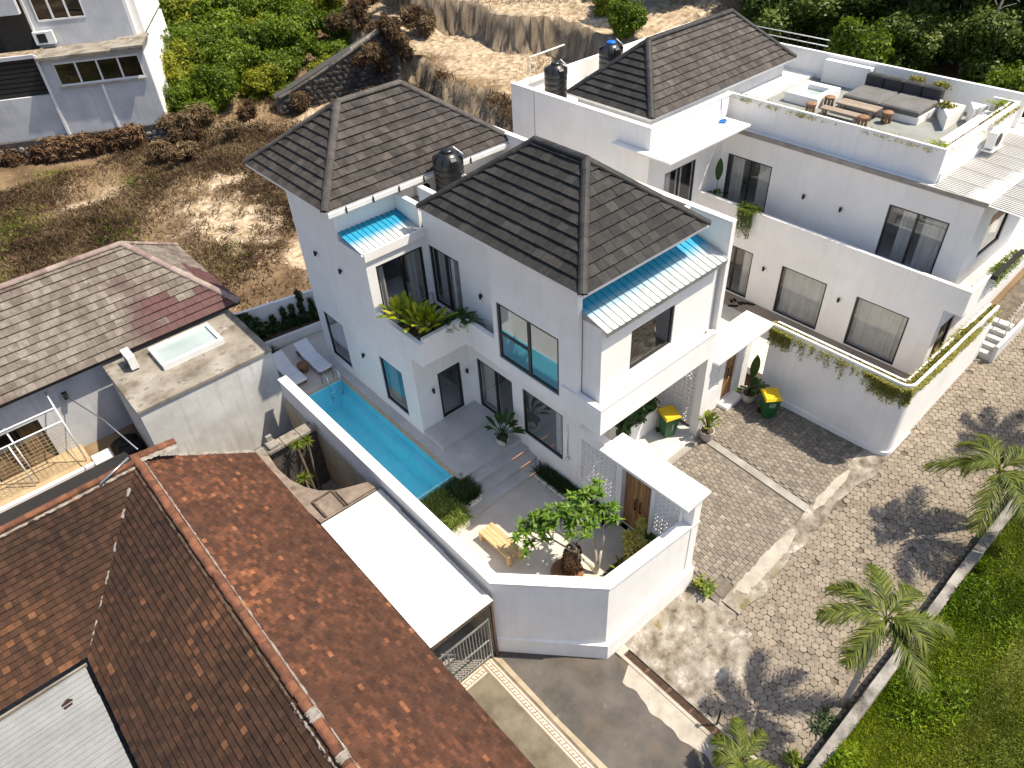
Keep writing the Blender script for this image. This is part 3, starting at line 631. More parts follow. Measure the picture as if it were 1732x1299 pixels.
# drain with grating
b = MB(); b.box(9.02, 9.12, -1, 6.85, -2.2, -1.925); b.box(9.36, 9.46, -1, 6.85, -2.2, -1.90); b.box(9.0, 9.47, 6.85, 7.05, -2.2, -1.89); b.box(9.12, 9.36, -1, 6.85, -2.3, -2.2); struct(b.build('drain_channel', 'concrete_pale'))
k = 0; yy = 6.83
while yy > 1.2:
    L_ = .78; t = thing('drain_grate', ['rusty bar grate over the roadside drain', ][0], 'grate', (9.24, yy-L_/2, -1.93), 'bar grates along the drain')
    b = MB(); b.box(9.125, 9.145, yy-L_+.01, yy, -1.96, -1.925); b.box(9.335, 9.355, yy-L_+.01, yy, -1.96, -1.925); b.box(9.145, 9.335, yy-.03, yy, -1.96, -1.925); b.box(9.145, 9.335, yy-L_+.01, yy-L_+.04, -1.96, -1.925); b.build('frame', 'rust', t)
    for q in range(14): b = MB(); y0 = yy-.06-q*.05; b.box(9.145, 9.335, y0-.018, y0, -1.955, -1.93); b.build('bar', 'rust', t)
    yy -= L_; k += 1
t = thing('drain_post', 'short dark metal post standing beside the drain grate', 'post', (9.42, 3.8, -1.9))
b = MB(); b.tube([(9.42, 3.8, -1.92), (9.42, 3.8, -1.02)], .028, 8); b.build('shaft', 'metal_black', t); b = MB(); b.box(9.37, 9.47, 3.75, 3.85, -1.02, -.99); b.build('cap', 'metal_black', t)

# ---- low retaining wall and lawn beyond the road
WY = 1.55
t = thing('roadside_wall', 'low grey weathered concrete wall along the lawn', 'wall', (20, WY, -.6))
for i in range(26):
    xa, xb = 8.6+i*1.35, 8.6+(i+1)*1.35
    b = MB(); za_, zb_ = zroad(xa), zroad(xb); o_ = random.uniform(-.012, .012)
    b.add([(xa, WY-.30+o_, za_-.6), (xb, WY-.30+o_, zb_-.6), (xb, WY+o_, zb_-.4), (xa, WY+o_, za_-.4), (xa, WY-.28+o_, za_+.58), (xb, WY-.28+o_, zb_+.58), (xb, WY-.02+o_, zb_+.6), (xa, WY-.02+o_, za_+.6)],
          [(4, 5, 6, 7), (0, 1, 5, 4), (1, 2, 6, 5), (2, 3, 7, 6), (3, 0, 4, 7)]); b.build('wall_section', 'wall_weathered', t)
def zlawn(x, y): return zroad(x)+.22+.06*math.sin(x*1.3+y)*math.sin(y*1.7)
b = MB(); gx = np.arange(8.6, 60, .9); gy = np.arange(-14, WY-.27, .85); gy = np.append(gy, WY-.285)
V = [(x, y, zlawn(x, y)) for y in gy for x in gx]; nx = len(gx)
b.add(V, [(j*nx+i, j*nx+i+1, (j+1)*nx+i+1, (j+1)*nx+i) for j in range(len(gy)-1) for i in range(nx-1)], sm=True); lawn = struct(b.build('lawn', 'lawn_soil'))
b = MB(); b.prism([(12.6, -2.0), (12.6, -2.6), (14.9, -2.75), (14.9, -2.2)], -1.3, lambda x, y: zlawn(x, y)+.10); 
struct(b.build('garden_path', 'concrete_pale'))

# ---- pool terrace, pool, steps, courtyard
def slab(name, x0, x1, y0, y1, z0, z1, mt): b = MB(); b.box(x0, x1, y0, y1, z0, z1); return struct(b.build(name, mt))
slab('pool_deck', 8.98, 11.72, 14.07, 23.3, -.8, -.0, 'floor_grey')
slab('sun_deck', 6.85, 8.978, 21.52, 25.0, -.8, -.002, 'floor_tan')
slab('sun_deck', 8.98, 12, 23.302, 25.0, -.8, -.003, 'floor_tan')
b = MB(); b.box(6.85, 6.86, 14.4, 21.5, -1.4, -.03); b.box(8.94, 8.978, 14.4, 21.5, -1.4, -.004); b.box(6.86, 8.94, 21.48, 21.518, -1.4, -.004); b.box(6.86, 8.94, 14.36, 14.42, -1.4, -.004); b.box(6.86, 8.94, 14.42, 21.48, -1.45, -1.3)
b.box(8.62, 8.94, 14.42, 21.48, -1.3, -.45)
struct(b.build('pool_basin', 'pool_tile'))
b = MB(); b.box(8.90, 9.05, 14.3, 21.5, -.02, .008); b.box(6.9, 9.05, 21.5, 21.62, -.02, .007); struct(b.build('pool_coping', 'pool_edge'))
b = MB(); gx = np.linspace(6.86, 8.94, 9); gy = np.linspace(14.42, 21.48, 25); V = [(x, y, -.085) for y in gy for x in gx]
b.add(V, [(j*9+i, j*9+i+1, (j+1)*9+i+1, (j+1)*9+i) for j in range(24) for i in range(8)], sm=True); struct(b.build('water', 'water'))
st = [(14.07, -.15), (13.68, -.30), (13.29, -.45)]
for i, (y1, z1) in enumerate(st):
    slab('step', 8.3 if i else 8.6, 11.72, y1-.39, y1, -.9, z1, 'floor_grey')
    b = MB(); b.box(10.95+.05*i, 11.45, y1-.388-.006, y1-.388-.001, z1-.035, z1-.015);  # thin strip with weak orange emission on the riser
    if i < 3: o = b.build('light_strip', 'led'); tag(o, ['thin warm light strip under the upper garden step', 'thin warm light strip under the middle garden step', 'thin warm light strip under the lowest garden step'][i], 'light strip', 'light strips under the garden steps')
b = MB(); b.prism([(6.8, 9.55), (8.8, 7.4), (11.9, 7.2), (11.9, 12.9), (6.8, 12.9)], -.9, -.6); struct(b.build('courtyard', 'floor_tan'))
slab('courtyard', 6.85, 8.3, 12.9, 14.36, -.9, -.604, 'floor_tan')
slab('porch_step', 9.405, 11.725, 15.47, 16.625, -.2, .2, 'floor_grey')
slab('carport_floor', 12.4, 16.8, 10.22, 12.5, -.9, -.572, 'floor_grey')
# ================================================================ MAIN VILLA
v = thing('villa', 'white two-storey villa with dark hipped roofs standing beside the swimming pool', 'house', (12.5, 16, 0))
T = .18
# ground storey
wall_x(v, 9.4, 9.4+T, 16.63, 23.2, -.3, 3.47, [(21.27, 22.7, .35, 2.42), (17.46, 18.86, .35, 2.36)])
wall_y(v, 9.4+T, 11.73, 16.63, 16.63+T, -.3, 3.47, [(10.3, 11.28, .2, 2.27)])
wall_x(v, 11.73, 11.73+T, 11.33, 16.63, -.6, 3.47, [(14.4, 16.26, .2, 2.4), (12.0, 13.88, .45, 2.45)])
wall_y(v, 9.4+T, 16.4, 23.2-T, 23.2, -.3, 7.7)
wall_x(v, 16.4, 16.4+T, 12.3, 23.2, -.6, 3.47)
wall_x(v, 16.4, 16.4+T, 10.0, 23.2, 3.47, 8.0)
wall_y(v, 11.73+T, 16.4, 12.3, 12.3+T, -.6, 3.47)
b = MB(); b.box(9.58, 16.4, 16.81, 23.02, -.2, .02); b.box(11.91, 16.4, 12.48, 16.81, -.2, .02); b.build('floor', 'interior', v)
b = MB(); b.box(9.58, 16.4, 18.64, 23.02, 3.2, 3.62); b.box(11.92, 16.4, 10.9, 18.64, 3.2, 3.62); b.build('floor', 'interior', v)
# inner partitions give the rooms behind the glass a back
b = MB(); b.box(14.2, 14.3, 12.48, 23.0, .02, 3.2); b.box(14.2, 14.3, 11.7, 23.0, 3.62, 7.3); b.box(9.6, 14.2, 20.0, 20.1, .02, 3.2); b.build('partition', 'interior', v)
# upper storey, back block
wall_x(v, 9.4, 9.4+T, 18.46, 20.0, 3.47, 6.45)
wall_x(v, 9.4, 9.4+T, 20.0, 23.2, 3.47, 7.7)
wall_y(v, 9.4+T, 11.73, 18.46, 18.46+T, 3.62, 6.45, [(9.74, 11.58, 3.78, 5.97)])
wall_x(v, 11.73, 11.73+T, 14.4, 18.46, 3.62, 8.02, [(16.7, 18.3, 3.78, 6.03)])
wall_x(v, 11.73, 11.73+T, 18.64, 19.98, 3.62, 7.3)
wall_y(v, 9.4+T, 16.4, 20.0, 20.0+T, 6.0, 7.7)
b = MB(); b.box(9.58, 11.73, 18.64, 20.0, 6.32, 6.42); b.box(11.91, 16.4, 17.4, 20.0, 6.6, 6.9); b.box(9.58, 16.4, 20.18, 23.02, 7.35, 7.5); b.box(11.92, 16.4, 11.62, 17.2, 7.35, 7.5); b.box(11.34, 11.92, 11.62, 14.2, 7.35, 7.5); b.build('ceiling', 'concrete', v)
wall_y(v, 11.91, 16.4, 17.4-T, 17.4, 3.62, 7.75)
# upper storey, front block: overhangs the ground floor
wall_x(v, 11.15, 11.15+T, 10.84, 14.4, 3.47, 8.02, [(11.55, 14.2, 3.9, 5.97)])
wall_y(v, 11.15+T, 11.73, 14.4-T, 14.4, 3.47, 8.02)
b = MB(); b.box(11.34, 16.39, 10.05, 14.2, 3.30, 3.455); b.build('soffit', 'plaster', v)
wall_x(v, 11.36, 11.36+T, 10.16, 10.84, 3.62, 6.92)
wall_y(v, 11.36+T, 16.1, 10.16, 10.16+T, 3.62, 6.92, [(12.55, 14.38, 4.85, 6.22)])
wall_x(v, 16.1, 16.1+T, 10.16, 10.84, 3.62, 6.92)
wall_y(v, 11.33, 16.4, 11.42, 11.42+T, 6.85, 8.02)
# balcony band round the front block
b = MB(); b.box(11.2, 16.2, 9.95, 10.84, 3.46, 3.62); b.box(11.12, 16.25, 9.88, 10.02, 3.48, 4.40); b.box(11.12, 11.27, 10.02, 11.40, 3.48, 4.40); b.box(16.11, 16.25, 10.02, 10.16, 3.62, 4.40); b.build('balcony', 'plaster', v)
b = MB(); b.box(11.10, 16.27, 9.86, 10.03, 4.40, 4.44); b.box(11.10, 11.28, 10.03, 11.41, 4.40, 4.44); b.build('coping', 'plaster_coping', v)
b = MB(); b.box(11.34, 11.72, 11.40, 14.2, 3.48, 3.62); b.build('soffit', 'plaster', v)
# corner balcony over the pool
b = MB(); b.box(9.5, 11.72, 16.02, 18.45, 3.48, 3.64); b.box(11.22, 11.72, 14.41, 16.02, 3.48, 3.64); b.build('balcony_floor', 'floor_grey', v)
b = MB(); b.box(9.395, 9.555, 15.95, 18.455, 3.472, 4.34); b.box(9.555, 11.15, 15.95, 16.1, 3.472, 4.48); b.box(11.15, 11.3, 14.402, 16.1, 3.472, 4.48); b.build('balcony', 'plaster', v)
b = MB(); b.box(9.56, 10.75, 16.1, 16.5, 3.64, 4.25); b.box(9.56, 9.95, 16.5, 17.6, 3.64, 4.25); b.build('planter', 'plaster', v)
b = MB(); b.box(9.6, 10.7, 16.14, 16.46, 4.25, 4.27); b.box(9.6, 9.91, 16.5, 17.56, 4.25, 4.27); b.build('soil', 'soil', v)
# windows
window(v, 'x', 9.4, 21.27, 22.7, .35, 2.42, curtains=[(21.9, 22.6, .26), (21.33, 21.5, .27)], glass='glass_reflect')
window(v, 'x', 9.4, 17.46, 18.86, .35, 2.36, curtains=[(18.25, 18.8, .26)], glass='glass_reflect')
window(v, 'y', 16.63, 10.3, 11.28, .2, 2.27, glass='glass', name='door', fw=.07)
window(v, 'x', 11.73, 14.4, 16.26, .2, 2.4, mull=[15.3], curtains=[(15.45, 16.2, .28)], glass='glass')
window(v, 'x', 11.73, 12.0, 13.88, .45, 2.45, curtains=[(12.06, 12.2, .28)], glass='glass_reflect')
window(v, 'x', 11.15, 11.55, 14.2, 3.9, 5.97, mull=[12.83], glass='glass_reflect', transom=(12.83, 14.15, 4.85), fw=.07)
window(v, 'y', 10.16, 12.55, 14.38, 4.85, 6.22, glass='glass_dark', fw=.06)
window(v, 'y', 18.46, 9.74, 11.58, 3.78, 5.97, mull=[10.75], curtains=[(9.8, 10.15, .28), (11.1, 11.4, .32)], glass='glass')
window(v, 'x', 11.73, 16.7, 18.3, 3.78, 6.03, mull=[17.45], curtains=[(17.6, 18.2, .28)], glass='glass')
b = MB(); b.box(12.3, 12.4, 16.6, 17.5, 3.62, 6.2); b.build('wardrobe', 'wood', v)
b = MB(); b.bbox(10.2, 11.6, 19.0, 20.3, 3.62, 4.05, .05); b.build('bed', 'cushion_white', v)
# roofs
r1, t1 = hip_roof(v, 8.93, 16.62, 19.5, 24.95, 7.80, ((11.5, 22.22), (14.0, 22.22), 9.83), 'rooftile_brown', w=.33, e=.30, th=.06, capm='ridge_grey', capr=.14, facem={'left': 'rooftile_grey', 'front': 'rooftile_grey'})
r2, t2 = hip_roof(v, 10.8, 15.75, 10.33, 17.12, 8.12, ((13.27, 12.65), (13.27, 14.6), 10.08), 'rooftile_dark', w=.33, e=.30, th=.06, capm='ridge_dark', capr=.13)
for k, (r_, t_) in enumerate(((r1, t1), (r2, t2))):
    t_.sort(key=lambda q: q['d']*(1 if inview(q['c']) else 20)); near = t_[:147]
    place_pieces(t_, r_, 'roof_tile', 147, 'roof_tile_field')
b = MB(); b.box(8.98, 16.5, 19.40, 19.49, 7.60, 7.74); b.build('gutter', 'plastic_white', r1)
for q in range(6): b = MB(); b.box(9.6+q*1.0, 9.64+q*1.0, 19.37, 19.41, 7.57, 7.78); b.build('gutter_bracket', 'metal_black', r1)
b = MB(); b.box(16.38, 16.60, 10.0, 23.2, 8.0, 8.05); b.build('coping', 'plaster_coping', v)
# corrugated sheets over the two bays, eave shade coloured blue into the upper part
def corrugated(name, parent, x0, x1, y0, y1, zlo, zhi, mt, pitch, amp=.02, along='y'):
    """ribbed sheet; slope runs along `along`, low edge at the first bound"""
    b = MB(); prof = [(0, 0), (.78, 0), (.82, 1), (.94, 1), (.98, 0)]; L_ = (x1-x0) if along == 'y' else (y1-y0); n = max(1, round(L_/pitch)); p = L_/n; us = []
    for i in range(n):
        for (a, h) in prof[:-1]: us.append((i*p+a*p, h*amp))
    us.append((L_, 0)); V = []
    for (u, h) in us:
        for (t, z) in ((0, zlo), (1, zhi)):
            V.append((x0+u, y0+(y1-y0)*t, z+h) if along == 'y' else (x0+(x1-x0)*t, y0+u, z+h))
    k = len(us); V += [(q[0], q[1], q[2]-.006) for q in V]; o2 = 2*k
    fs = [(2*i, 2*i+2, 2*i+3, 2*i+1) for i in range(k-1)]+[(o2+2*i, o2+2*i+1, o2+2*i+3, o2+2*i+2) for i in range(k-1)]+[(2*i, o2+2*i, o2+2*i+2, 2*i+2) for i in range(k-1)]
    b.add(V, fs); return b.build(name, mt, parent)
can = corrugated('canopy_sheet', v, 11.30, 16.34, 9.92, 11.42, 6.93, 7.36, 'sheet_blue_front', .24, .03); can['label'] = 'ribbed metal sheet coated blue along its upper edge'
b = MB(); b.box(11.30, 16.34, 9.94, 9.98, 6.78, 6.93); b.build('fascia', 'metal_galv', can)
b = MB(); b.add([(11.32, 10.0, 6.92), (11.32, 10.84, 6.92), (11.32, 10.84, 7.16)], [(0, 1, 2)]); b.build('flashing', 'metal_galv', can)
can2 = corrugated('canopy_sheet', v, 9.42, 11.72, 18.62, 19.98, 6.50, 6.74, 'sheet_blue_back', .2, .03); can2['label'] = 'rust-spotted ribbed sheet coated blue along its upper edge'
b = MB(); b.box(9.38, 11.725, 18.38, 18.455, 6.30, 6.60); b.build('fascia', 'plaster', can2)
# white planter and breeze-block screen inside the carport
b = MB(); b.box(14.2, 16.0, 11.55, 12.3, -.57, .35); b.build('planter', 'plaster', v)
b = MB(); b.box(14.25, 15.95, 11.6, 12.25, .35, .36); b.build('soil', 'soil', v)

# breeze block (pierced): one mesh shared by every block
def breeze_mesh(s=.19, d=.08):
    b = MB(); t = .022; m_ = s/2
    for (a0, a1, c0, c1) in ((0, s, 0, t), (0, s, s-t, s), (0, t, t, s-t), (s-t, s, t, s-t), (m_-t/2, m_+t/2, t, s*.62), (t, s*.42, s*.62, s*.62+t), (s*.62, s-t, s*.36, s*.36+t)): b.box(0, d, a0, a1, c0, c1, .5)
    me = b.mesh('breeze_block'); me.materials.append(MATS['plaster']); return me
BRX = breeze_mesh()
def breeze_wall(parent, x, y0, y1, z0, z1, s=.19):
    ny, nz = max(1, round((y1-y0)/s)), max(1, round((z1-z0)/s))
    for i in range(ny):
        for j in range(nz):
            o = bpy.data.objects.new('breeze_block', BRX); C.objects.link(o); attach(o, parent); o.location = (x, y0+i*(y1-y0)/ny, z0+j*(z1-z0)/nz); o.scale = (1, (y1-y0)/ny/s*.985, (z1-z0)/nz/s*.985)
# things on the villa
wall_lamp('x', 9.4, 21.9, 5.25, 'small black lamp high on the pool-side wall, nearer the field')
wall_lamp('x', 9.4, 20.25, 5.22, 'small black lamp high on the pool-side wall, nearer the balcony')
wall_lamp('x', 9.4, 19.95, 1.78, 'small black lamp between the two pool-side windows')
wall_lamp('y', 16.63, 10.02, 1.72, 'small black lamp left of the glass terrace door')
wall_lamp('y', 16.63, 11.5, 1.76, 'small black lamp right of the glass terrace door')
wall_lamp('x', 11.73, 15.6, 5.25, 'small black lamp on the balcony side wall')
# ---------------------------------------------------------------- leaves
class Leaves:
    """collects leaf strips; every leaf is a short folded strip of quads"""
    def __init__(s): s.V = []; s.F = []; s.r = []
    def blade(s, p, d, L, w, droop=.3, n=3, up_=None, r=None, taper=.0, shape='leaf'):
        p = Vector(p); d = Vector(d).normalized(); side = d.cross(Vector((0, 0, 1)) if up_ is None else up_)
        if side.length < 1e-3: side = Vector((1, 0, 0))
        side.normalize(); b0 = len(s.V); r = random.random() if r is None else r
        for i in range(n+1):
            t = i/n; q = p+d*(L*t)+Vector((0, 0, -droop*L*t*t))
            if shape == 'leaf': ww = w*max(.06, math.sin(math.pi*min(1, .12+.88*t)))
            elif shape == 'paddle': ww = w*max(.05, math.sin(math.pi*min(1, .06+.94*t))**.7)
            else: ww = w*(1-t*.95)
            s.V += [tuple(q-side*ww*.5), tuple(q+side*ww*.5)]
            if i: k = b0+2*i; s.F.append((k-2, k-1, k+1, k)); s.r.append(r)
    def build(s, name, mt, parent=None, local=False):
        me = mesh_np(name, s.V, np.array(s.F).ravel(), 4, s.r, smooth=True); me.materials.append(MATS[mt]); return put(name, me, parent, local)
def cloud(n, lobes, size, mt, name, flat=.75, shell=.55, seed=1, aspect=1.7, var=(0, 1)):
    """foliage: n diamond leaves spread through the outer volume of several lobes (cx,cy,cz,rx,ry,rz)"""
    g = np.random.default_rng(seed); lo = np.array(lobes, float); wgt = (lo[:, 3]*lo[:, 4]*lo[:, 5])**.7; wgt /= wgt.sum()
    k = g.choice(len(lo), n, p=wgt); d = g.normal(size=(n, 3)); d /= np.linalg.norm(d, axis=1)[:, None]
    rad = shell+(1-shell)*g.random(n)**.6; rad *= 1+.24*np.sin(d[:, 0]*7+k*2.1)*np.sin(d[:, 1]*6+k)+.16*np.sin(d[:, 2]*11+k*1.3)+.10*np.sin(d[:, 0]*17+d[:, 1]*15+k)
    cen = lo[k, :3]+d*lo[k, 3:6]*rad[:, None]
    nrm = d+g.normal(size=(n, 3))*.7+np.array([0, 0, .5]); nrm /= np.linalg.norm(nrm, axis=1)[:, None]
    t = np.cross(nrm, g.normal(size=(n, 3))); t /= np.linalg.norm(t, axis=1)[:, None]; bt = np.cross(nrm, t)
    sz = size*(.6+.8*g.random(n))[:, None]
    V = np.stack([cen-t*sz*.5*aspect, cen+bt*sz*.5, cen+t*sz*.5*aspect-nrm*sz*.25, cen-bt*sz*.5], 1).reshape(-1, 3)
    lob = g.random(len(lo))[k]; r = np.clip(.12+.5*g.random(n)+.5*(lob-.5)+.18*nrm[:, 2], 0, 1)
    r = var[0]+(var[1]-var[0])*r
    me = mesh_np(name, V, np.arange(4*n), 4, r); me.materials.append(MATS[mt]); return me
def rdir(el0, el1):
    a = random.uniform(0, 2*math.pi); e = random.uniform(el0, el1); return Vector((math.cos(a)*math.cos(e), math.sin(a)*math.cos(e), math.sin(e)))
def grass_clump(lv, c, n, L, spread, w=.02, droop=.6):
    for _ in range(n):
        a = random.uniform(0, 6.283); q = Vector((c[0]+math.cos(a)*spread*random.random(), c[1]+math.sin(a)*spread*random.random(), c[2]))
        lv.blade(q, rdir(.7, 1.4), L*random.uniform(.6, 1.1), w, droop*random.uniform(.5, 1.3), 3, shape='grass')
def pot(c, r, h, mt, parent):
    b = MB(); b.lathe(c, [(r*.72, 0), (r*.92, h*.35), (r, h*.72), (r*.96, h*.9), (r*1.04, h*.92), (r*1.04, h), (r*.9, h), (r*.88, h*.9), (.01, h*.9)], 18); b.build('pot', mt, parent)
    b = MB(); b.lathe((c[0], c[1], c[2]+h*.9), [(r*.88, 0), (r*.86, .012), (.01, .02)], 14); b.build('soil', 'soil', parent)
def paddle_plant(lv, st, c, n, H, L, w, el=(.5, 1.3), stem=.5):
    """stalked broad leaves rising from one base"""
    for i in range(n):
        d = rdir(*el); h = H*random.uniform(.55, 1.0); p = Vector(c); q = p+d*h*stem+Vector((0, 0, h*.25)); st.tube([p, (p+q)/2+Vector((0, 0, .04)), q], [.014, .011, .008], 5, sm=True)
        lv.blade(q, (d+Vector((0, 0, .15))), L*random.uniform(.7, 1.1), w*random.uniform(.8, 1.15), random.uniform(.15, .6), 5, shape='paddle')
def potted(name, label, cat, c, r, h, potm, leafm, build_fn, group=None):
    t = thing(name, label, cat, c, group); pot(c, r, h, potm, t); lv = Leaves(); st = MB(); build_fn(lv, st, (c[0], c[1], c[2]+h*.9)); lv.build('foliage', leafm, t)
    if st.v: st.build('stem', leafm, t)
    return t

# ================================================================ GARDEN WALL, GATE
gw = thing('garden_wall', 'tall white garden wall with broad coping wrapping the pool and courtyard', 'wall', (8, 8, -1.9))
out = [(6.56, 21.4), (6.56, 9.5), (8.72, 7.22), (12.2, 7.0)]; inn = [(6.85, 21.4), (6.85, 9.62), (8.83, 7.52), (12.2, 7.3)]
b = MB()
for k in range(3):
    (a, b_), (c, d) = (out[k], out[k+1]), (inn[k], inn[k+1]); zb = -2.05
    q = [a, b_, d, c]; b.add([(p[0], p[1], zb) for p in q]+[(p[0], p[1], 1.36) for p in q], [(0, 1, 5, 4), (2, 3, 7, 6), (0, 4, 7, 3)] if k == 0 else [(0, 1, 5, 4), (2, 3, 7, 6)]+([(1, 2, 6, 5)] if k == 2 else []))
b.build('wall', 'plaster', gw)
b = MB(); o2 = [(6.53, 21.42), (6.53, 9.49), (8.71, 7.18), (12.22, 6.96)]; i2 = [(6.87, 21.42), (6.87, 9.63), (8.84, 7.55), (12.22, 7.33)]
for k in range(3):
    q = [o2[k], o2[k+1], i2[k+1], i2[k]]; b.add([(p[0], p[1], 1.355) for p in q]+[(p[0], p[1], 1.42) for p in q], [(4, 5, 6, 7), (0, 1, 5, 4), (2, 3, 7, 6), (3, 2, 1, 0)]+([(0, 4, 7, 3)] if k == 0 else [])+([(1, 2, 6, 5)] if k == 2 else []))
b.build('coping', 'plaster_coping', gw)
b = MB()      # plinth
for k, (a, c) in enumerate((((6.52, 9.47), (8.69, 7.10)), ((8.69, 7.10), (12.2, 6.87)))):
    i0 = out[1] if k == 0 else out[2]; i1 = out[2] if k == 0 else out[3]; zt0, zt1 = (-1.26, -1.26) if k == 0 else (-1.26, -.62); zb0, zb1 = (-2.1, -2.1) if k == 0 else (-2.1, -1.7)
    b.add([(a[0], a[1], zb0), (c[0], c[1], zb1), (c[0], c[1], zt1-.03), (a[0], a[1], zt0-.03), (i0[0], i0[1], zt0), (i1[0], i1[1], zt1)], [(0, 1, 2, 3), (3, 2, 5, 4)])
b.build('plinth', 'plaster', gw)
b = MB(); b.box(6.50, 6.565, 9.6, 21.4, -2.6, .55); b.build('lower_wall', 'plaster_tan', gw)
gw['label'] = 'tall white garden wall with broad coping wrapping the pool and courtyard'

gt = thing('gate', 'white entrance gate with flat roof slab, breeze-block screens and wooden doors to the courtyard', 'gate', (11.9, 8.6, -.6))
b = MB(); b.bbox(11.42, 12.46, 6.92, 10.16, 2.42, 2.53, .015); b.build('roof_slab', 'plaster_coping', gt)
wall_x(gt, 11.74, 12.04, 7.32, 11.33, -.62, 2.42, [(9.72, 11.18, .3, 2.02), (8.38, 9.5, -.6, 2.0), (7.36, 8.24, .3, 2.02)])
b = MB(); b.box(11.9, 12.22, 7.0, 7.31, -1.4, 2.42); b.build('pier', 'plaster', gt)
breeze_wall(gt, 11.78, 9.72, 11.18, .3, 2.02); breeze_wall(gt, 11.78, 7.36, 8.24, .3, 2.02)
def gate_door(parent, x, y0, y1, z0, z1, hx):
    b = MB(); b.box(x+.012, x+.05, y0, y1, z0, z1); dr = b.build('door', 'wood', parent); n = 10
    for i in range(n):
        b = MB(); a, c = y0+(y1-y0)*i/n, y0+(y1-y0)*(i+1)/n; b.box(x-.012+random.uniform(-.002, .002), x+.012, a+.004, c-.004, z0, z1); b.build('plank', 'wood', dr)
    ym = (y0+y1)/2
    for s_ in (-1, 1):
        b = MB(); b.tube([(x-.012, ym+s_*.1, z0+.95), (x-.075, ym+s_*.1, z0+.95), (x-.075, ym+s_*.1, z0+1.4), (x-.012, ym+s_*.1, z0+1.4)], .022, 6); b.build('handle', 'metal_black', dr)
gate_door(gt, 11.95, 8.38, 9.5, -.58, 2.0, 0)

g2 = thing('gate', 'white entrance gate with flat roof slab and wooden door beside the green bin', 'gate', (18.8, 10.6, -.6))
b = MB(); b.bbox(17.05, 20.3, 10.08, 11.25, 2.48, 2.58, .015); b.build('roof_slab', 'plaster_coping', g2)
b = MB()
for (x0, x1, z0, z1) in cells(16.98, 20.2, -.62, 2.48, [(18.62, 19.35, -.6, 2.1), (17.25, 18.35, .5, 2.1)]): b.box(x0, x1, 10.72, 10.95, z0, z1)
b.build('wall', 'plaster', g2)
b = MB(); b.box(18.62, 19.35, 10.82, 10.86, -.45, 2.1); dr = b.build('door', 'wood', g2)
for i in range(7): b = MB(); a = 18.62+i*.73/7; b.box(a+.004, a+.73/7-.004, 10.797, 10.82, -.45, 2.1); b.build('plank', 'wood', dr)
for s_ in (-1, 1): b = MB(); xx = 18.985+s_*.09; b.tube([(xx, 10.79, .5), (xx, 10.73, .5), (xx, 10.73, .95), (xx, 10.79, .95)], .02, 6); b.build('handle', 'metal_black', dr)
b = MB(); b.box(18.5, 19.5, 10.3, 10.719, -.62, -.45); b.build('threshold', 'plaster', g2)
nx_, nz_ = 6, 8
for i in range(nx_):
    for j in range(nz_):
        o = bpy.data.objects.new('breeze_block', BRX); C.objects.link(o); attach(o, g2); o.location = (17.25+(i+1)*1.1/nx_, 10.76, .5+j*1.6/nz_); o.rotation_euler = (0, 0, R(90)); o.scale = (1, 1.1/nx_/.19*.985, 1.6/nz_/.19*.985)
sc = thing('breeze_block_screen', 'white pierced block screen standing beside the carport bin', 'screen', (16.75, 11, -.6))
b = MB()
for (x0, x1, z0, z1) in cells(16.6, 17.0, -.62, 3.4, []): b.box(16.64, 16.94, 10.25, 10.55, -.62, 3.4)
b.build('pier', 'plaster', sc)
breeze_wall(sc, 16.62, 10.56, 12.2, -.2, 3.3)
# ================================================================ RIGHT-HAND VILLA
n2 = thing('villa', 'large white villa with roof terrace and curtained windows behind a planted wall', 'house', (25, 12, 0))
wall_x(n2, 24.3, 24.5, 6.2, 16.6, -.3, 3.1, [(10.35, 12.31, .05, 2.24), (7.15, 9.15, .05, 2.24), (13.65, 15.3, .05, 2.24)])
wall_y(n2, 24.5, 33, 6.2, 6.4, -.3, 3.1, [(24.75, 25.9, .05, 2.1)])
wall_x(n2, 20.8, 21.0, 16.6, 24.3, -1.0, 7.65); b = MB(); b.box(20.78, 21.02, 16.58, 24.32, 7.65, 7.70); b.build('coping', 'plaster_coping', n2)
b = MB(); b.box(20.797, 20.80, 22.85, 22.88, 0, 7.65); b.build('downpipe_seam', 'concrete', n2)
wall_y(n2, 21.0, 25.5, 16.6, 16.8, -.3, 7.65, [(21.85, 23.8, 3.25, 5.6)]); b = MB(); b.box(21.02, 25.7, 16.58, 16.82, 7.65, 7.70); b.build('coping', 'plaster_coping', n2)
wall_x(n2, 25.5, 25.7, 6.5, 16.6, 3.2, 6.4, [(7.33, 9.44, 3.25, 5.44), (14.2, 16.26, 3.25, 5.4)])
wall_y(n2, 25.7, 31, 6.5, 6.7, 3.2, 6.3, [(26.75, 28.7, 3.85, 5.55)])
wall_y(n2, 21.0, 33, 24.1, 24.3, -1, 7.65); wall_x(n2, 33, 33.2, 6.2, 24.3, -1, 6.6)
b = MB(); b.box(24.3, 33, 5.65, 16.6, 3.1, 3.2); b.box(21, 33, 16.8, 24.1, 3.1, 3.2); b.box(24.5, 33, 6.4, 16.6, -.25, .04); b.build('floor', 'floor_grey', n2)
b = MB(); b.box(27.8, 27.9, 6.7, 16.8, .04, 3.1); b.box(27.8, 27.9, 6.7, 16.8, 3.2, 6.3); b.box(21, 26, 19.6, 19.7, 3.2, 6.3); b.build('partition', 'interior', n2)
b = MB(); b.box(24.22, 24.37, 5.58, 16.6, 3.08, 4.03); b.box(24.37, 28.0, 5.58, 5.72, 3.08, 4.03); b.build('balcony', 'plaster', n2)
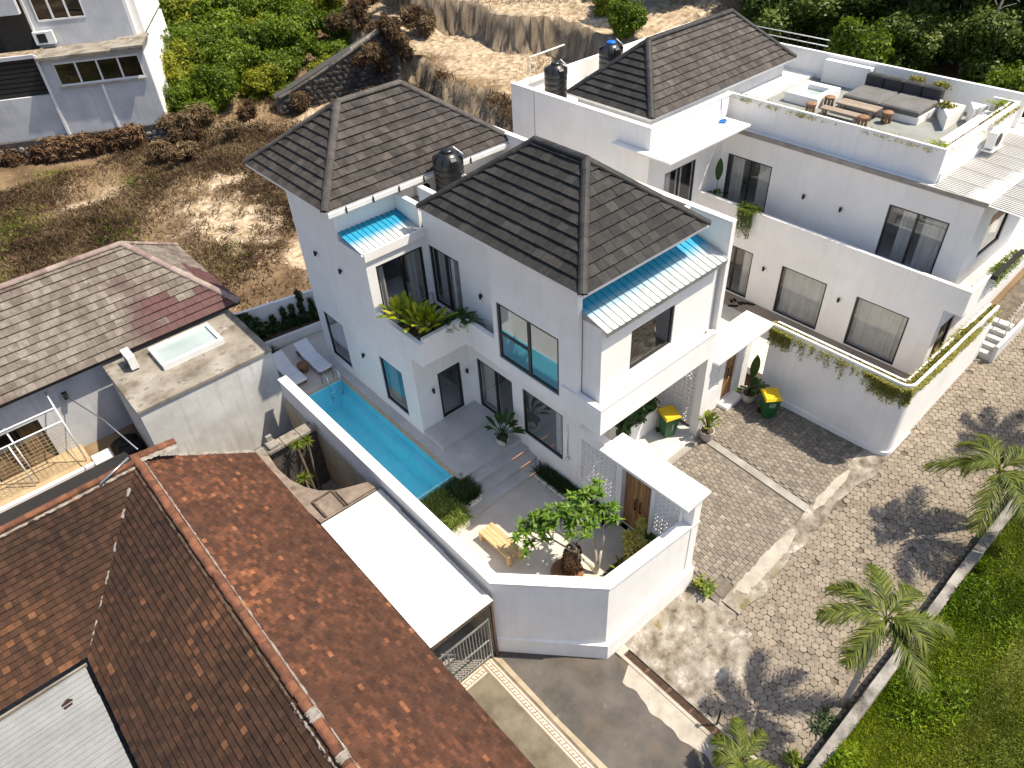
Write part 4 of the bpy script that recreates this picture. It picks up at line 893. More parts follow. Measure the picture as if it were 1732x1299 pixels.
b = MB(); b.box(24.21, 24.38, 5.57, 16.6, 4.03, 4.06); b.box(24.38, 28.0, 5.57, 5.73, 4.03, 4.06); b.build('coping', 'plaster_coping', n2)
cg = dict(glass='glass', cmat='curtain_grey', fw=.05)
window(n2, 'x', 24.3, 10.35, 12.31, .05, 2.24, mull=[], curtains=[(10.42, 12.25, .26)], **cg)
window(n2, 'x', 24.3, 7.15, 9.15, .05, 2.24, curtains=[(7.2, 9.1, .26)], **cg)
window(n2, 'x', 24.3, 13.65, 15.3, .05, 2.24, mull=[14.5], curtains=[(13.7, 14.2, .26)], **cg)
window(n2, 'x', 25.5, 7.33, 9.44, 3.25, 5.44, mull=[8.4], curtains=[(7.4, 8.2, .26), (8.5, 9.0, .3)], **cg)
window(n2, 'x', 25.5, 14.2, 16.26, 3.25, 5.4, mull=[15.2], curtains=[(14.25, 14.9, .26), (15.6, 16.15, .28)], **cg)
window(n2, 'y', 16.6, 21.85, 23.8, 3.25, 5.6, mull=[22.8], curtains=[(21.9, 22.5, .26), (22.9, 23.3, .28)], **cg)
window(n2, 'y', 6.5, 26.75, 28.7, 3.85, 5.55, glass='glass_dark')
window(n2, 'y', 6.2, 24.75, 25.9, .05, 2.1, glass='glass_dark', name='door')
# flat roof over the facade, roof terrace with planters
b = MB(); b.box(25.42, 33, 6.42, 17.4, 6.3, 6.45); b.box(21.0, 33, 16.8, 24.1, 6.45, 6.75); b.build('roof_slab', 'plaster_coping', n2)
b = MB(); b.box(25.36, 25.44, 6.4, 16.0, 6.36, 6.52); b.build('gutter', 'concrete', n2)
b = MB(); b.box(26.02, 32.4, 8.62, 17.3, 6.45, 6.62); b.build('terrace_floor', 'terrace_floor', n2)
b = MB(); b.box(25.8, 25.9, 8.3, 16.95, 6.45, 7.63); b.box(26.06, 26.14, 8.62, 16.95, 6.45, 7.55); b.box(25.9, 31.7, 8.3, 8.40, 6.45, 7.63); b.box(26.14, 31.7, 8.56, 8.64, 6.45, 7.58)
b.box(32.35, 32.5, 8.3, 24.1, 6.45, 7.7); b.box(31.6, 31.7, 8.4, 9.2, 6.45, 7.63); b.box(32.0, 32.34, 14.2, 16.3, 6.62, 7.55); b.build('parapet', 'plaster', n2)
b = MB(); b.box(25.9, 26.06, 8.56, 16.95, 7.3, 7.5); b.box(25.9, 31.6, 8.40, 8.56, 7.3, 7.5); b.build('planter_soil', 'soil', n2)
b = MB(); b.box(25.79, 25.905, 8.29, 16.96, 7.63, 7.65); b.box(25.905, 31.7, 8.29, 8.405, 7.63, 7.65); b.build('coping', 'plaster_coping', n2)
b = MB(); b.bbox(27.6, 31.4, 8.66, 9.25, 6.62, 7.2, .02); b.build('bench_block', 'plaster_coping', n2)
b = MB(); b.prism([(29.95, 10.0), (31.5, 10.0), (31.5, 11.0)], 6.62, 7.16); b.prism([(30.9, 9.5), (31.6, 9.26), (31.6, 9.9)], 6.62, 7.3); b.build('planter_block', 'plaster', n2)
# big awning slab wrapping the corner of the wing
b = MB(); b.bbox(20.42, 25.35, 15.35, 16.58, 6.78, 6.86, .01); b.box(20.42, 20.79, 16.58, 18.2, 6.78, 6.855); b.build('awning_slab', 'plaster_coping', n2)
# hipped roof of the wing
b = MB(); b.box(22.2, 31.3, 17.8, 21.7, 6.75, 7.42); b.build('roof_base', 'plaster_grey', n2)
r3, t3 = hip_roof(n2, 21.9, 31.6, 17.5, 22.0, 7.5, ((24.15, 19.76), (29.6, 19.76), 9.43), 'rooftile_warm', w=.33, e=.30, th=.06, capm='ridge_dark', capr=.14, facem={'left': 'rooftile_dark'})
place_pieces(t3, r3, 'roof_tile', 290, 'roof_tile_field')
# low corrugated roof on the road side
for k in range(6): cr = corrugated('side_roof_sheet', n2, 25.45+k, 26.5+k, 5.35, 8.25, 6.36+.008*k, 6.50+.008*k, 'sheet_white', .14, .03, along='y'); cr['label'] = 'low white corrugated roofing sheet on the road side'
b = MB(); b.box(25.9, 31.5, 8.24, 8.3, 6.4, 6.8); b.build('flashing', 'plaster', n2)
# perimeter wall with planting trough; rounded corner
pw_ = thing('planter_wall', 'tall white wall with trailing plants along its trough, rounded at the road corner', 'wall', (20.4, 6, -.5))
def path_off(off):
    P_ = [(20.2+off, 10.08)]; r_ = .38-off; cx, cy = 20.2+.38, 5.15+.38
    for i in range(9): a = math.pi+i*math.pi/16; P_.append((cx+r_*math.cos(a), cy+r_*math.sin(a)))
    P_.append((26.6, 5.15+off)); return P_
def ribbon(b, A, B, z0, z1, capfaces=True):
    n = len(A); V = []
    for p in A: V += [(p[0], p[1], z0), (p[0], p[1], z1)]
    k = len(V)
    for p in B: V += [(p[0], p[1], z0), (p[0], p[1], z1)]
    fs = []
    for i in range(n-1):
        a = 2*i; fs += [(a, a+2, a+3, a+1), (k+a, k+a+1, k+a+3, k+a+2), (a+1, a+3, k+a+3, k+a+1)]
    fs += [(0, 1, k+1, k), (2*n-2, k+2*n-2, k+2*n-1, 2*n-1)]; b.add(V, fs)
b = MB(); ribbon(b, path_off(0), path_off(.08), -1.3, 2.6); b.build('wall', 'plaster', pw_)
b = MB(); ribbon(b, path_off(.26), path_off(.34), -1.3, 2.56); b.build('inner_wall', 'plaster', pw_)
b = MB(); ribbon(b, path_off(.08), path_off(.26), 2.0, 2.42); b.build('soil', 'soil', pw_)
b = MB(); ribbon(b, path_off(-.05), path_off(-.002), -1.3, -.32); b.build('plinth', 'plaster', pw_)
b = MB(); b.box(20.55, 24.3, 5.6, 16.6, -.3, .0); struct(b.build('terrace', 'floor_tan'))
b = MB(); b.box(23.4, 24.295, 6.2, 16.6, .0, .012); struct(b.build('terrace_path', 'wood_grey'))
# stair and low walls beyond the planter at the road
es = thing('entrance_stair', 'small white stair with thin handrail by the road at the far villa corner', 'stair', (27.3, 5.2, .5))
for i in range(5): b = MB(); b.box(26.65+i*.3, 26.97+i*.3, 4.75, 5.6, .1, .55+i*.16); b.build('step', 'floor_grey', es)
b = MB(); b.box(26.62, 29.4, 4.62, 4.74, .0, 1.0); b.box(26.62, 26.85, 5.3, 5.6, 0, 2.3); b.build('low_wall', 'plaster_dirty', es)
b = MB(); b.tube([(26.9, 4.68, 2.2), (29.3, 4.68, 3.0)], .02, 6); b.tube([(26.9, 4.68, 1.3), (26.9, 4.68, 2.2)], .02, 6); b.tube([(28.1, 4.68, 1.3), (28.1, 4.68, 2.6)], .02, 6); b.build('handrail', 'metal_white', es)
for (y, z, L) in ((13.05, 1.8, 'small black lamp between the shoe-side door and the left curtained window'), (9.75, 1.82, 'small black lamp between the two ground-floor curtained windows')): wall_lamp('x', 24.3, y, z, L)
for (y, z, L) in ((12.64, 4.68, 'small black lamp on the upper wall nearer the balcony door'), (11.1, 4.67, 'small black lamp on the upper wall nearer the upper window')): wall_lamp('x', 25.5, y, z, L)
# roof terrace furniture
sk = thing('skylight', 'white-framed glass skylight box on the roof terrace', 'skylight', (29.8, 15.4, 6.62))
b = MB()
for (x0, x1, y0, y1) in ((28.95, 30.75, 14.7, 14.98), (28.95, 30.75, 15.95, 16.2), (28.95, 29.3, 14.98, 15.95), (30.4, 30.75, 14.98, 15.95)): b.box(x0, x1, y0, y1, 6.62, 7.0)
b.build('frame', 'plaster', sk); b = MB(); b.box(29.3, 30.4, 14.98, 15.95, 6.76, 6.8); b.build('pane', 'glass_pale', sk)
so_ = thing('sofa', 'long grey built-in sofa with dark back cushions on the roof terrace', 'sofa', (30.9, 12.5, 6.62))
b = MB(); b.box(29.85, 31.95, 10.95, 14.15, 6.62, 6.9); b.build('base', 'plaster', so_)
for k in range(2): b = MB(); b.bbox(29.82, 31.5, 11.0+k*1.57, 12.55+k*1.57, 6.9, 7.12, .05); b.build('seat_cushion', 'cushion_seat', so_)
for k in range(4): b = MB(); b.bbox(31.5, 31.85, 11.0+k*.785, 11.77+k*.785, 6.95, 7.55, .06); b.build('back_cushion', 'cushion_grey', so_)
def plank_table(name, label, cat, x0, x1, y0, y1, z0, zt, mt, nl=4, n=5, lt=.12, group=None):
    t = thing(name, label, cat, ((x0+x1)/2, (y0+y1)/2, z0), group)
    w_ = (x1-x0)/n
    for i in range(n): b = MB(); b.bbox(x0+i*w_+.003, x0+(i+1)*w_-.003, y0, y1, zt-.06, zt, .008); b.build('plank', mt, t)
    for (px, py) in ((x0, y0+.1), (x1-lt, y0+.1), (x0, y1-lt-.1), (x1-lt, y1-lt-.1)): b = MB(); b.bbox(px, px+lt, py, py+lt, z0, zt-.06, .01); b.build('leg', mt, t)
    return t
plank_table('coffee_table', 'low weathered wooden table in front of the grey sofa', 'table', 29.1, 29.75, 12.35, 14.0, 6.62, 7.02, 'wood_grey')
plank_table('bench', 'low weathered wooden bench by the roof terrace parapet', 'bench', 28.45, 28.85, 12.65, 14.3, 6.62, 6.92, 'wood_grey', n=3, lt=.1)
for (x, y, L) in ((29.45, 14.45, 'wooden drum stool beside the skylight end of the table'), (28.35, 14.62, 'wooden drum stool at the skylight end of the bench'), (29.35, 11.95, 'wooden drum stool beside the corner end of the table'), (28.35, 12.4, 'wooden drum stool at the corner end of the bench')):
    t = thing('stool', L, 'stool', (x, y, 6.62), 'wooden stools on the roof terrace')
    b = MB(); b.lathe((x, y, 6.96), [(.2, 0), (.215, .02), (.215, .07), (.2, .09)], 16); b.build('seat', 'wood_orange', t)
    for k in range(4): a = k*math.pi/2+.4; b = MB(); b.tube([(x+.13*math.cos(a), y+.13*math.sin(a), 6.62), (x+.14*math.cos(a), y+.14*math.sin(a), 6.96)], .06, 6); b.build('leg', 'wood_orange', t)
def ac_unit(label, x, y, z, axis='y', s=1.0):
    t = thing('air_conditioner', label, 'air conditioner', (x, y, z)); L_, D_, H_ = .8*s, .3*s, .56*s
    def bx(b, a0, a1, d0, d1, z0, z1):
        if axis == 'y': b.box(x+a0, x+a1, y+d0, y+d1, z+z0, z+z1)
        else: b.box(x+d0, x+d1, y+a0, y+a1, z+z0, z+z1)
    b = MB(); bx(b, -L_/2, L_/2, 0, D_, .06, .06+H_); b.build('casing', 'plastic_white', t)
    b = MB(); cc = (x-.12*s, y-.012, z+.06+H_/2) if axis == 'y' else (x-.012, y-.12*s, z+.06+H_/2)
    n = 18; V = []
    for r_, d_ in ((.23*s, 0), (.22*s, .012), (.01, .012)):
        for j in range(n):
            a = 2*math.pi*j/n; V.append((cc[0]+math.cos(a)*r_, cc[1]-d_+.008, cc[2]+math.sin(a)*r_) if axis == 'y' else (cc[0]-d_+.008, cc[1]+math.cos(a)*r_, cc[2]+math.sin(a)*r_))
    b.add(V, [(r_*n+j, r_*n+(j+1) % n, (r_+1)*n+(j+1) % n, (r_+1)*n+j) for r_ in (0, 1) for j in range(n)]); b.build('fan_grille', 'lamp_black', t)
    b = MB(); bx(b, -L_*.35, -L_*.25, .02, D_-.02, 0, .06); bx(b, L_*.25, L_*.35, .02, D_-.02, 0, .06); b.build('feet', 'metal_black', t)
    return t
t = ac_unit('white air conditioner on a bracket below the roof terrace', 29.3, 7.85, 6.75, 'y', 1.0)
b = MB(); b.box(28.85, 29.75, 7.8, 8.28, 6.70, 6.75); b.build('bracket', 'metal_white', t)
# water tanks
def tank(label, x, y, z, r, h, lid='tank_black'):
    t = thing('water_tank', label, 'water tank', (x, y, z)); pr = [(r*.96, 0)]
    for k in range(5): zz = h*.06+k*h*.13; pr += [(r, zz), (r, zz+h*.09), (r*.965, zz+h*.105), (r*.965, zz+h*.12)]
    pr += [(r, h*.74), (r*.98, h*.80), (r*.62, h*.93), (r*.45, h*.955), (.01, h*.955)]
    b = MB(); b.lathe((x, y, z), pr, 28); b.build('body', 'tank_black', t)
    for k in range(6):
        a = k*math.pi/3+.3; b = MB(); c, s_ = math.cos(a), math.sin(a); V = []
        for (rr, zz, ww) in ((r*1.0, h*.70, .10), (r*1.02, h*.86, .10), (r*.80, h*.90, .09), (r*.66, h*.90, .08)):
            for sg in (-1, 1): V.append((x+c*rr-s_*ww*sg, y+s_*rr+c*ww*sg, z+zz))
        b.add(V, [(0, 1, 3, 2), (2, 3, 5, 4), (4, 5, 7, 6), (0, 2, 4, 6), (1, 7, 5, 3)]); b.build('rib', 'tank_black', t)
    b = MB(); b.lathe((x, y, z+h*.955), [(r*.40, 0), (r*.42, .01), (r*.42, .05), (r*.34, .09), (.01, .10)], 20); b.build('lid', lid, t)
    b = MB(); b.tube([(x+r*.55, y-r*.5, z+h*.75), (x+r*.75, y-r*.68, z+h*.9), (x+r*.3, y-r*.3, z+h*1.06)], .02, 6); b.build('pipe', 'plastic_white', t)
    b = MB(); V = []        # faded print band on the shell
    for j in range(7):
        a = -1.25+j*.075
        for zz in (.50, .535): V.append((x+math.cos(a)*(r+.004), y+math.sin(a)*(r+.004), z+h*zz))
    b.add(V, [(2*j, 2*j+2, 2*j+3, 2*j+1) for j in range(6) if j not in (2, 4)]); b.build('print', 'print_white', t)
    return t
tank('black water tank standing between the two roofs of the poolside villa', 13.35, 18.95, 6.9, .50, 1.68)
ac_unit('grey air conditioner tucked beside the tank between the two roofs', 12.9, 19.65, 6.9, 'y', .85)
tank('black water tank behind the white parapet with a pale pipe', 22.1, 22.9, 6.75, .48, 1.75)
tank('black water tank with a blue lid behind the roof ridge', 25.7, 23.1, 6.75, .52, 1.75, 'tank_blue')
t = thing('pipe_frame', 'thin white pipe frame rising behind the water tank', 'pipe', (21.4, 23.8, 6.75))
b = MB(); b.tube([(21.3, 23.6, 6.75), (21.3, 23.6, 8.75), (23.3, 23.6, 8.8)], .035, 6); b.build('pipe', 'plastic_white', t)
t = thing('hose', 'blue hose coiled on the white awning slab', 'hose', (24.9, 16.2, 6.87)); b = MB()
pts = [(24.75+.16*math.cos(a*.9)*(1+.02*a), 16.25+.12*math.sin(a*.9), 6.885+.004*a) for a in range(20)]; b.tube(pts, .018, 6); b.tube([(24.85, 16.35, 6.9), (25.0, 16.56, 7.2), (25.0, 16.6, 7.68)], .014, 6); b.build('coil', 'hose_blue', t)
# metal-mesh railing behind the roof
t = thing('railing', 'thin metal railing behind the right-hand roof', 'railing', (32.4, 18.5, 7.7)); 
for zz in (7.95, 8.2): b = MB(); b.tube([(32.43, 16.5, zz), (32.43, 20.5, zz)], .02, 6); b.build('rail', 'metal_white', t)
for k in range(9): b = MB(); b.tube([(32.43, 16.5+k*.5, 7.7), (32.43, 16.5+k*.5, 8.2)], .014, 5); b.build('bar', 'metal_black', t)
# ================================================================ LEFT: TERRACOTTA HOUSE, BUNGALOW, SHEDS
th_ = thing('terracotta_house', 'house under an old terracotta tile roof with mortared ridge in the near corner', 'house', (1, 12, -2))
RZ, EZ = 3.1, 1.0
def sagx(y): return .05*math.sin(y*.9)
b = MB(); b.box(-2.0, 4.0, 0, 18.2, -2.2, .95); b.box(-9, -2.0, 15.6, 20.5, -2.2, .95); b.build('wall', 'plaster_grey', th_)
rb = MB(); rb.add([(4.3, 1, EZ), (4.3, 19.0, EZ), (1.9, 18.98, 2.57), (1.1, 18.97, RZ), (1.1, 1, RZ), (-2.25, 1, EZ), (-2.25, 15.2, EZ)],
                 [(0, 1, 2, 3, 4), (4, 3, 6, 5)]); rb.add([(-2.25, 15.2, EZ), (1.1, 18.75, RZ), (-10, 18.75, RZ), (-10, 15.2, EZ), (-10, 22.2, EZ), (1.1, 22.2, EZ)], [(0, 1, 2, 3), (2, 1, 5, 4)]); roof = rb.build('roof', 'wood_dark', th_)
T_ = []
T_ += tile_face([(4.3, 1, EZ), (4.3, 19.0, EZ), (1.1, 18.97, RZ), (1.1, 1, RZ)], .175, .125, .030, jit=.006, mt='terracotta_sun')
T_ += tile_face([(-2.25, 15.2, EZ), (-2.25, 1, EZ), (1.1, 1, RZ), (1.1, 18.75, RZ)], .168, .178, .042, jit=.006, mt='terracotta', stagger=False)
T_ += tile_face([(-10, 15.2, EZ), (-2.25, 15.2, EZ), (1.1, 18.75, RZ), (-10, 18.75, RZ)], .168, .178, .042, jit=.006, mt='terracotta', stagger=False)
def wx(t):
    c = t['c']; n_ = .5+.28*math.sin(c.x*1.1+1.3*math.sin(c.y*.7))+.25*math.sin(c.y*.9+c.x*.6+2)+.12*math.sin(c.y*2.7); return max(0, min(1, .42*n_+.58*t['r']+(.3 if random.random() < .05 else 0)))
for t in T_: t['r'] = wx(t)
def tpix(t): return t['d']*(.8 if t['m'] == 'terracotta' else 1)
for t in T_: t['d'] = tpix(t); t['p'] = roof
place_pieces(T_, roof, 'roof_tile', 296, 'roof_tile_field')
random.seed(21)
y = 18.9; k = 0
while y > 1:       # ridge caps, one by one, slightly out of line
    L_ = .26; m_ = MB(); V = []; K = 7; o_ = random.uniform(-.015, .015); dz = random.uniform(-.008, .012)
    for q, rr in ((y, .115), (y-L_-.03, .105)):
        for j in range(K): a = math.pi*j/(K-1); V.append((1.1+o_+math.cos(a)*rr, q, RZ+.02+dz+math.sin(a)*rr*.8))
    m_.add(V, [(j, j+1, K+j+1, K+j) for j in range(K-1)]+[tuple(range(K)), tuple(range(2*K-1, K-1, -1))]); m_.build('ridge_cap', 'ridge_terracotta', roof); y -= L_; k += 1
def lumpy(name, pts, w_, h, mt, parent, n=60, seed=2):
    rr = random.Random(seed); b = MB(); pts = [Vector(p) for p in pts]; L_ = (pts[1]-pts[0]).length; d = (pts[1]-pts[0]).normalized(); a = d.cross(Vector((0, 0, 1))).normalized(); V = []
    for i in range(n+1):
        c = pts[0]+d*(L_*i/n); ww = w_*rr.uniform(.6, 1.3)
        V += [tuple(c-a*ww), tuple(c+Vector((0, 0, h*rr.uniform(.5, 1.2)))), tuple(c+a*ww)]
    b.add(V, [(3*i, 3*i+3, 3*i+4, 3*i+1) for i in range(n)]+[(3*i+1, 3*i+4, 3*i+5, 3*i+2) for i in range(n)], sm=True); return b.build(name, mt, parent)
lumpy('ridge_mortar', [(1.25, 18.9, RZ-.075), (1.25, 1, RZ-.075)], .03, .04, 'mortar_pale', roof, 150, 4)
lumpy('ridge_mortar', [(.92, 9.2, RZ-.09), (.92, 1, RZ-.09)], .05, .06, 'mortar_pale', roof, 120, 9)
lumpy('ridge_mortar', [(.94, 18.9, RZ-.08), (.94, 9.3, RZ-.08)], .05, .05, 'bark_dark', roof, 80, 5)
for (ya, yb) in ((7.3, 7.5), (8.4, 8.7), (5.9, 6.3)): lumpy('ridge_mortar', [(1.12, yb, RZ+.10), (1.12, ya, RZ+.10)], .13, .05, 'mortar_pale', roof, 24, int(ya*10))
x = 1.05
while x > -9.5:
    L_ = .27; m_ = MB(); V = []; K = 7; o_ = random.uniform(-.012, .012)
    for q, rr in ((x, .11), (x-L_-.02, .1)):
        for j in range(K): a = math.pi*j/(K-1); V.append((q, 18.78+o_+math.cos(a)*rr, RZ+.02+math.sin(a)*rr*.8))
    m_.add(V, [(j, K+j, K+j+1, j+1) for j in range(K-1)]+[tuple(range(K)), tuple(range(2*K-1, K-1, -1))]); m_.build('ridge_cap', 'ridge_terracotta', roof); x -= L_
lumpy('ridge_mortar', [(1.0, 18.62, RZ-.05), (-9.5, 18.62, RZ-.05)], .05, .05, 'mortar_pale', roof, 120, 11)
for k in range(5):
    m_ = MB(); V = []; K = 7; q0 = Vector((1.0, 18.95, RZ+.04))+Vector((1, 0, -.12))*(k*.25)
    for q, rr in ((0, .14), (.27, .125)):
        for j in range(K): a = math.pi*j/(K-1); V.append((q0.x+q, q0.y+math.cos(a)*rr, q0.z+math.sin(a)*rr*.8-q*.12))
    m_.add(V, [(j, K+j, K+j+1, j+1) for j in range(K-1)]+[tuple(range(K)), tuple(range(2*K-1, K-1, -1))]); m_.build('ridge_cap', 'ridge_terracotta', roof)
lumpy('ridge_mortar', [(1.0, 18.78, RZ+.0), (2.3, 18.78, RZ-.15)], .12, .06, 'mortar_pale', roof, 20, 14)
lumpy('ridge_mortar', [(2.2, 19.0, 2.42), (4.3, 19.03, 1.04)], .06, .10, 'mortar_pale', roof, 40, 15)
# valley with cement fillets
for i, (t0, t1) in enumerate(((.02, .16), (.20, .27), (.33, .40), (.50, .55), (.68, .73), (.80, .85))):
    a = Vector((-2.2, 15.25, EZ+.04)); c = Vector((1.05, 18.7, RZ+.04)); lumpy('valley_fillet', [a+(c-a)*t0, a+(c-a)*t1], .055, .05, 'mortar_pale', roof, 10, 30+i)
# corrugated lean-to in the near-left corner
sh = thing('lean_to', 'pale grey corrugated lean-to roof in the bottom left corner', 'shed', (-5, 10, -2))
for k in range(13): corrugated('roof_sheet', sh, -10, -2.42+random.uniform(-.015, .015), 2+k, 3.06+k, .62+.004*k, .80+.004*k, 'sheet_grey', .17, .028, along='x')
b = MB(); b.box(-10, -2.5, 2.2, 15.0, -2.2, .55); b.build('wall', 'plaster_grey', sh)
b = MB(); b.box(-10, -2.38, 15.10, 15.16, .78, .88); b.build('gutter', 'concrete_old', sh)
b = MB(); b.prism([(-3.22, 14.42), (-3.05, 14.5), (-2.95, 14.4), (-3.0, 14.26), (-3.18, 14.25)], .83, .85); o = b.build('tile_shard', 'terracotta'); tag(o, 'broken brown tile lying on the pale corrugated roof', 'tile')
# carport with white sheet roof beside the garden wall
cp = thing('carport', 'carport under a white corrugated sheet roof between terracotta roof and garden wall', 'carport', (5.4, 12, -2))
for k in range(5): corrugated('roof_sheet', cp, 4.36, 6.46+random.uniform(-.02, .02), 9.3+k*1.08, 9.3+(k+1)*1.08+.06, 1.0+.006*k, .93+.006*k, 'sheet_white', .10, .014, along='x')
b = MB(); b.box(4.4, 6.45, 9.32, 9.38, .78, .915); b.build('beam', 'bark_dark', cp); b = MB(); b.box(4.4, 6.45, 12.0, 12.06, .78, .915); b.build('beam', 'bark_dark', cp)
b = MB(); b.box(6.40, 6.47, 9.36, 9.44, -1.95, .9); b.box(4.35, 4.42, 9.36, 9.44, -1.95, .9); b.build('post', 'rust', cp)
b = MB(); b.box(1, 6.49, 9.56, 20, -2.3, -1.95); struct(b.build('carport_floor', 'concrete'))
mg = thing('metal_gate', 'galvanised bar gate below the white carport roof', 'gate', (5.4, 9.42, -1.95))
for zz in (.02, -.95, -1.75): b = MB(); b.box(4.55, 6.3, 9.40, 9.44, zz-.025, zz+.025); b.build('rail', 'metal_galv', mg)
for xx in (4.55, 4.86, 6.28): b = MB(); b.box(xx-.025, xx+.025, 9.395, 9.445, -1.9, .06); b.build('post', 'metal_galv', mg)
for k in range(16): b = MB(); xx = 4.65+k*.105; b.box(xx-.009, xx+.009, 9.41, 9.43, -1.85, .02); b.build('bar', 'metal_galv', mg)
# curved brown parapet and old coping round the small light well
lw = thing('light_well_parapet', 'weathered brown curved parapet around the dark light well', 'parapet', (5, 16.5, -1))
inner = [(4.62, 18.7), (4.55, 17.9), (4.62, 17.2), (4.8, 16.6), (5.05, 16.15), (5.4, 15.82), (5.75, 15.62), (6.1, 15.45), (6.42, 15.3)]
outer = [(4.33, 18.8), (4.33, 17.9), (4.33, 17.1), (4.33, 16.4), (4.33, 15.6), (4.40, 14.85), (5.2, 14.82), (5.9, 14.8), (6.42, 14.78)]
b = MB(); n = len(inner); V = [(p[0], p[1], .86) for p in inner]+[(p[0], p[1], .98) for p in outer]+[(p[0], p[1], -1.9) for p in inner]
b.add(V, [(i, n+i, n+i+1, i+1) for i in range(n-1)]+[(2*n+i, i, i+1, 2*n+i+1) for i in range(n-1)]); b.build('parapet', 'parapet_brown', lw)
b = MB(); b.box(4.66, 5.26, 14.95, 15.7, .96, .985); b.build('panel', 'parapet_brown', lw)
b = MB(); b.box(4.60, 5.30, 15.70, 15.76, .93, 1.03); b.box(5.26, 5.33, 14.9, 15.70, .93, 1.03); b.box(4.60, 4.66, 14.9, 15.7, .93, 1.03); b.build('panel_frame', 'bark_dark', lw)
b = MB(); b.prism([(5.36, 14.86), (6.35, 14.84), (6.30, 15.2), (5.9, 15.36), (5.36, 15.62)], .95, 1.06); b.build('carved_end', 'parapet_brown', lw)
ow = thing('old_wall', 'old low wall with grey coping blocks beside the bungalow annex', 'wall', (5.2, 19.1, 0))
b = MB(); b.box(4.1, 6.45, 18.95, 19.2, -2, .72); b.build('wall', 'stone_dark', ow)
for k in range(4): b = MB(); x0 = 4.08+k*.6; b.bbox(x0, x0+.585, 18.82, 19.3, .72, .84, .02); b.build('coping_block', 'concrete_old', ow)
b = MB(); b.bbox(4.75, 5.1, 18.86, 19.26, .84, .98, .03); b.box(4.85, 5.05, 19.15, 19.25, .98, 1.2); b.build('cap_stone', 'concrete', ow)
b = MB(); b.box(4.0, 6.49, 19.3, 21.95, -2.3, -1.5); b.build('infill', 'stone_dark', ow)

# ---- bungalow with pale tiled roof and flat concrete annex
bu = thing('bungalow', 'grey bungalow with faded brown tiled roof and flat concrete annex', 'house', (2, 27, -1.5))
wall_y(bu, -10, 6.9, 25.75, 25.95, -2.2, 2.5, [(-2.6, -.62, -1.0, 1.25)], 'plaster_grey'); wall_x(bu, 6.7, 6.9, 25.95, 31.2, -2.2, 2.5, [], 'plaster_grey')
window(bu, 'y', 25.75, -2.6, -.62, -1.0, 1.25, mull=[-1.6], glass='glass', curtains=[(-1.35, -.7, .25)], cmat='curtain_brown')
b = MB(); b.box(-10, 6.7, 27.5, 27.6, -2.2, 2.5); b.build('partition', 'interior_dark', bu)
def bmat(c): return 'rooftile_maroon' if (c.x > 4.1+.6*math.sin(c.z*9) and c.z < 3.4+.2*math.sin(c.x*3) and c.y < 28.4) else 'rooftile_pale'
r4, t4 = hip_roof(bu, -10, 7.27, 25.33, 31.65, 2.6, ((-7, 28.49), (4.72, 28.49), 4.95), 'rooftile_pale', w=.33, e=.31, th=.06, capm='ridge_brown', capr=.14, matfn=bmat, soff='wood_dark')
place_pieces(t4, r4, 'roof_tile', 296, 'roof_tile_field')
b = MB(); b.box(2.0, 6.8, 21.98, 25.3, -2.2, 2.28); b.build('annex_wall', 'plaster_dirty', bu)
b = MB(); b.bbox(1.95, 6.83, 21.92, 25.35, 2.28, 2.4, .015); b.build('annex_roof', 'concrete_old', bu)
sk = thing('skylight', 'long pale glass skylight on the stained concrete annex roof', 'skylight', (4.6, 24.2, 2.4))
b = MB()
for (x0, x1, y0, y1) in ((3.5, 5.75, 23.45, 23.58), (3.5, 5.75, 24.75, 24.88), (3.5, 3.63, 23.58, 24.75), (5.62, 5.75, 23.58, 24.75)): b.box(x0, x1, y0, y1, 2.4, 2.62)
b.build('frame', 'plastic_white', sk); b = MB(); b.box(3.63, 5.62, 23.58, 24.75, 2.50, 2.53); b.build('pane', 'glass_pale', sk); b = MB(); b.box(3.63, 5.62, 23.58, 24.75, 2.41, 2.43); b.build('blind', 'plastic_white', sk)
ac_unit('white air conditioner on the annex roof edge by the tiled eave', 2.65, 24.55, 2.42, 'x', .9)
# window cage
cg_ = thing('window_cage', 'white bar cage with mesh in front of the bungalow window', 'cage', (-1, 24.7, -.5))
for (p, q) in (((-3.2, 24.65, 2.1), (.02, 24.65, 2.1)), ((.02, 24.65, 2.1), (.02, 24.65, -.45)), ((-3.2, 24.65, 1.5), (.02, 24.65, 1.5)), ((-1.72, 24.65, 1.5), (-1.72, 24.65, -.45)), ((-1.55, 24.72, 2.1), (-1.55, 24.72, -.4)), ((.02, 24.65, 2.1), (.02, 25.75, 2.1))): b = MB(); b.tube([p, q], .028, 6); b.build('bar', 'metal_white', cg_)
for k in range(12): b = MB(); z = -.35+k*.15; b.tube([(-3.2, 24.68, z), (.0, 24.68, z)], .006, 4); b.build('wire', 'orange_ledge', cg_)
for k in range(18): b = MB(); x = -3.1+k*.17; b.tube([(x, 24.68, -.4), (x, 24.68, 1.45)], .006, 4); b.build('wire', 'orange_ledge', cg_)
bl = thing('balcony_ledge', 'cream ledge with tiled sill below the window cage', 'ledge', (-1.5, 24.5, -.6))
b = MB(); b.box(-6, .15, 24.35, 25.74, -.75, -.5); b.build('sill', 'orange_ledge', bl); b = MB(); b.box(-6, .18, 24.2, 24.349, -.72, -.42); b.build('edge', 'plaster', bl); b = MB(); b.box(.2, .85, 24.0, 24.6, -2.2, -.35); b.build('pier', 'plaster_dirty', bl)
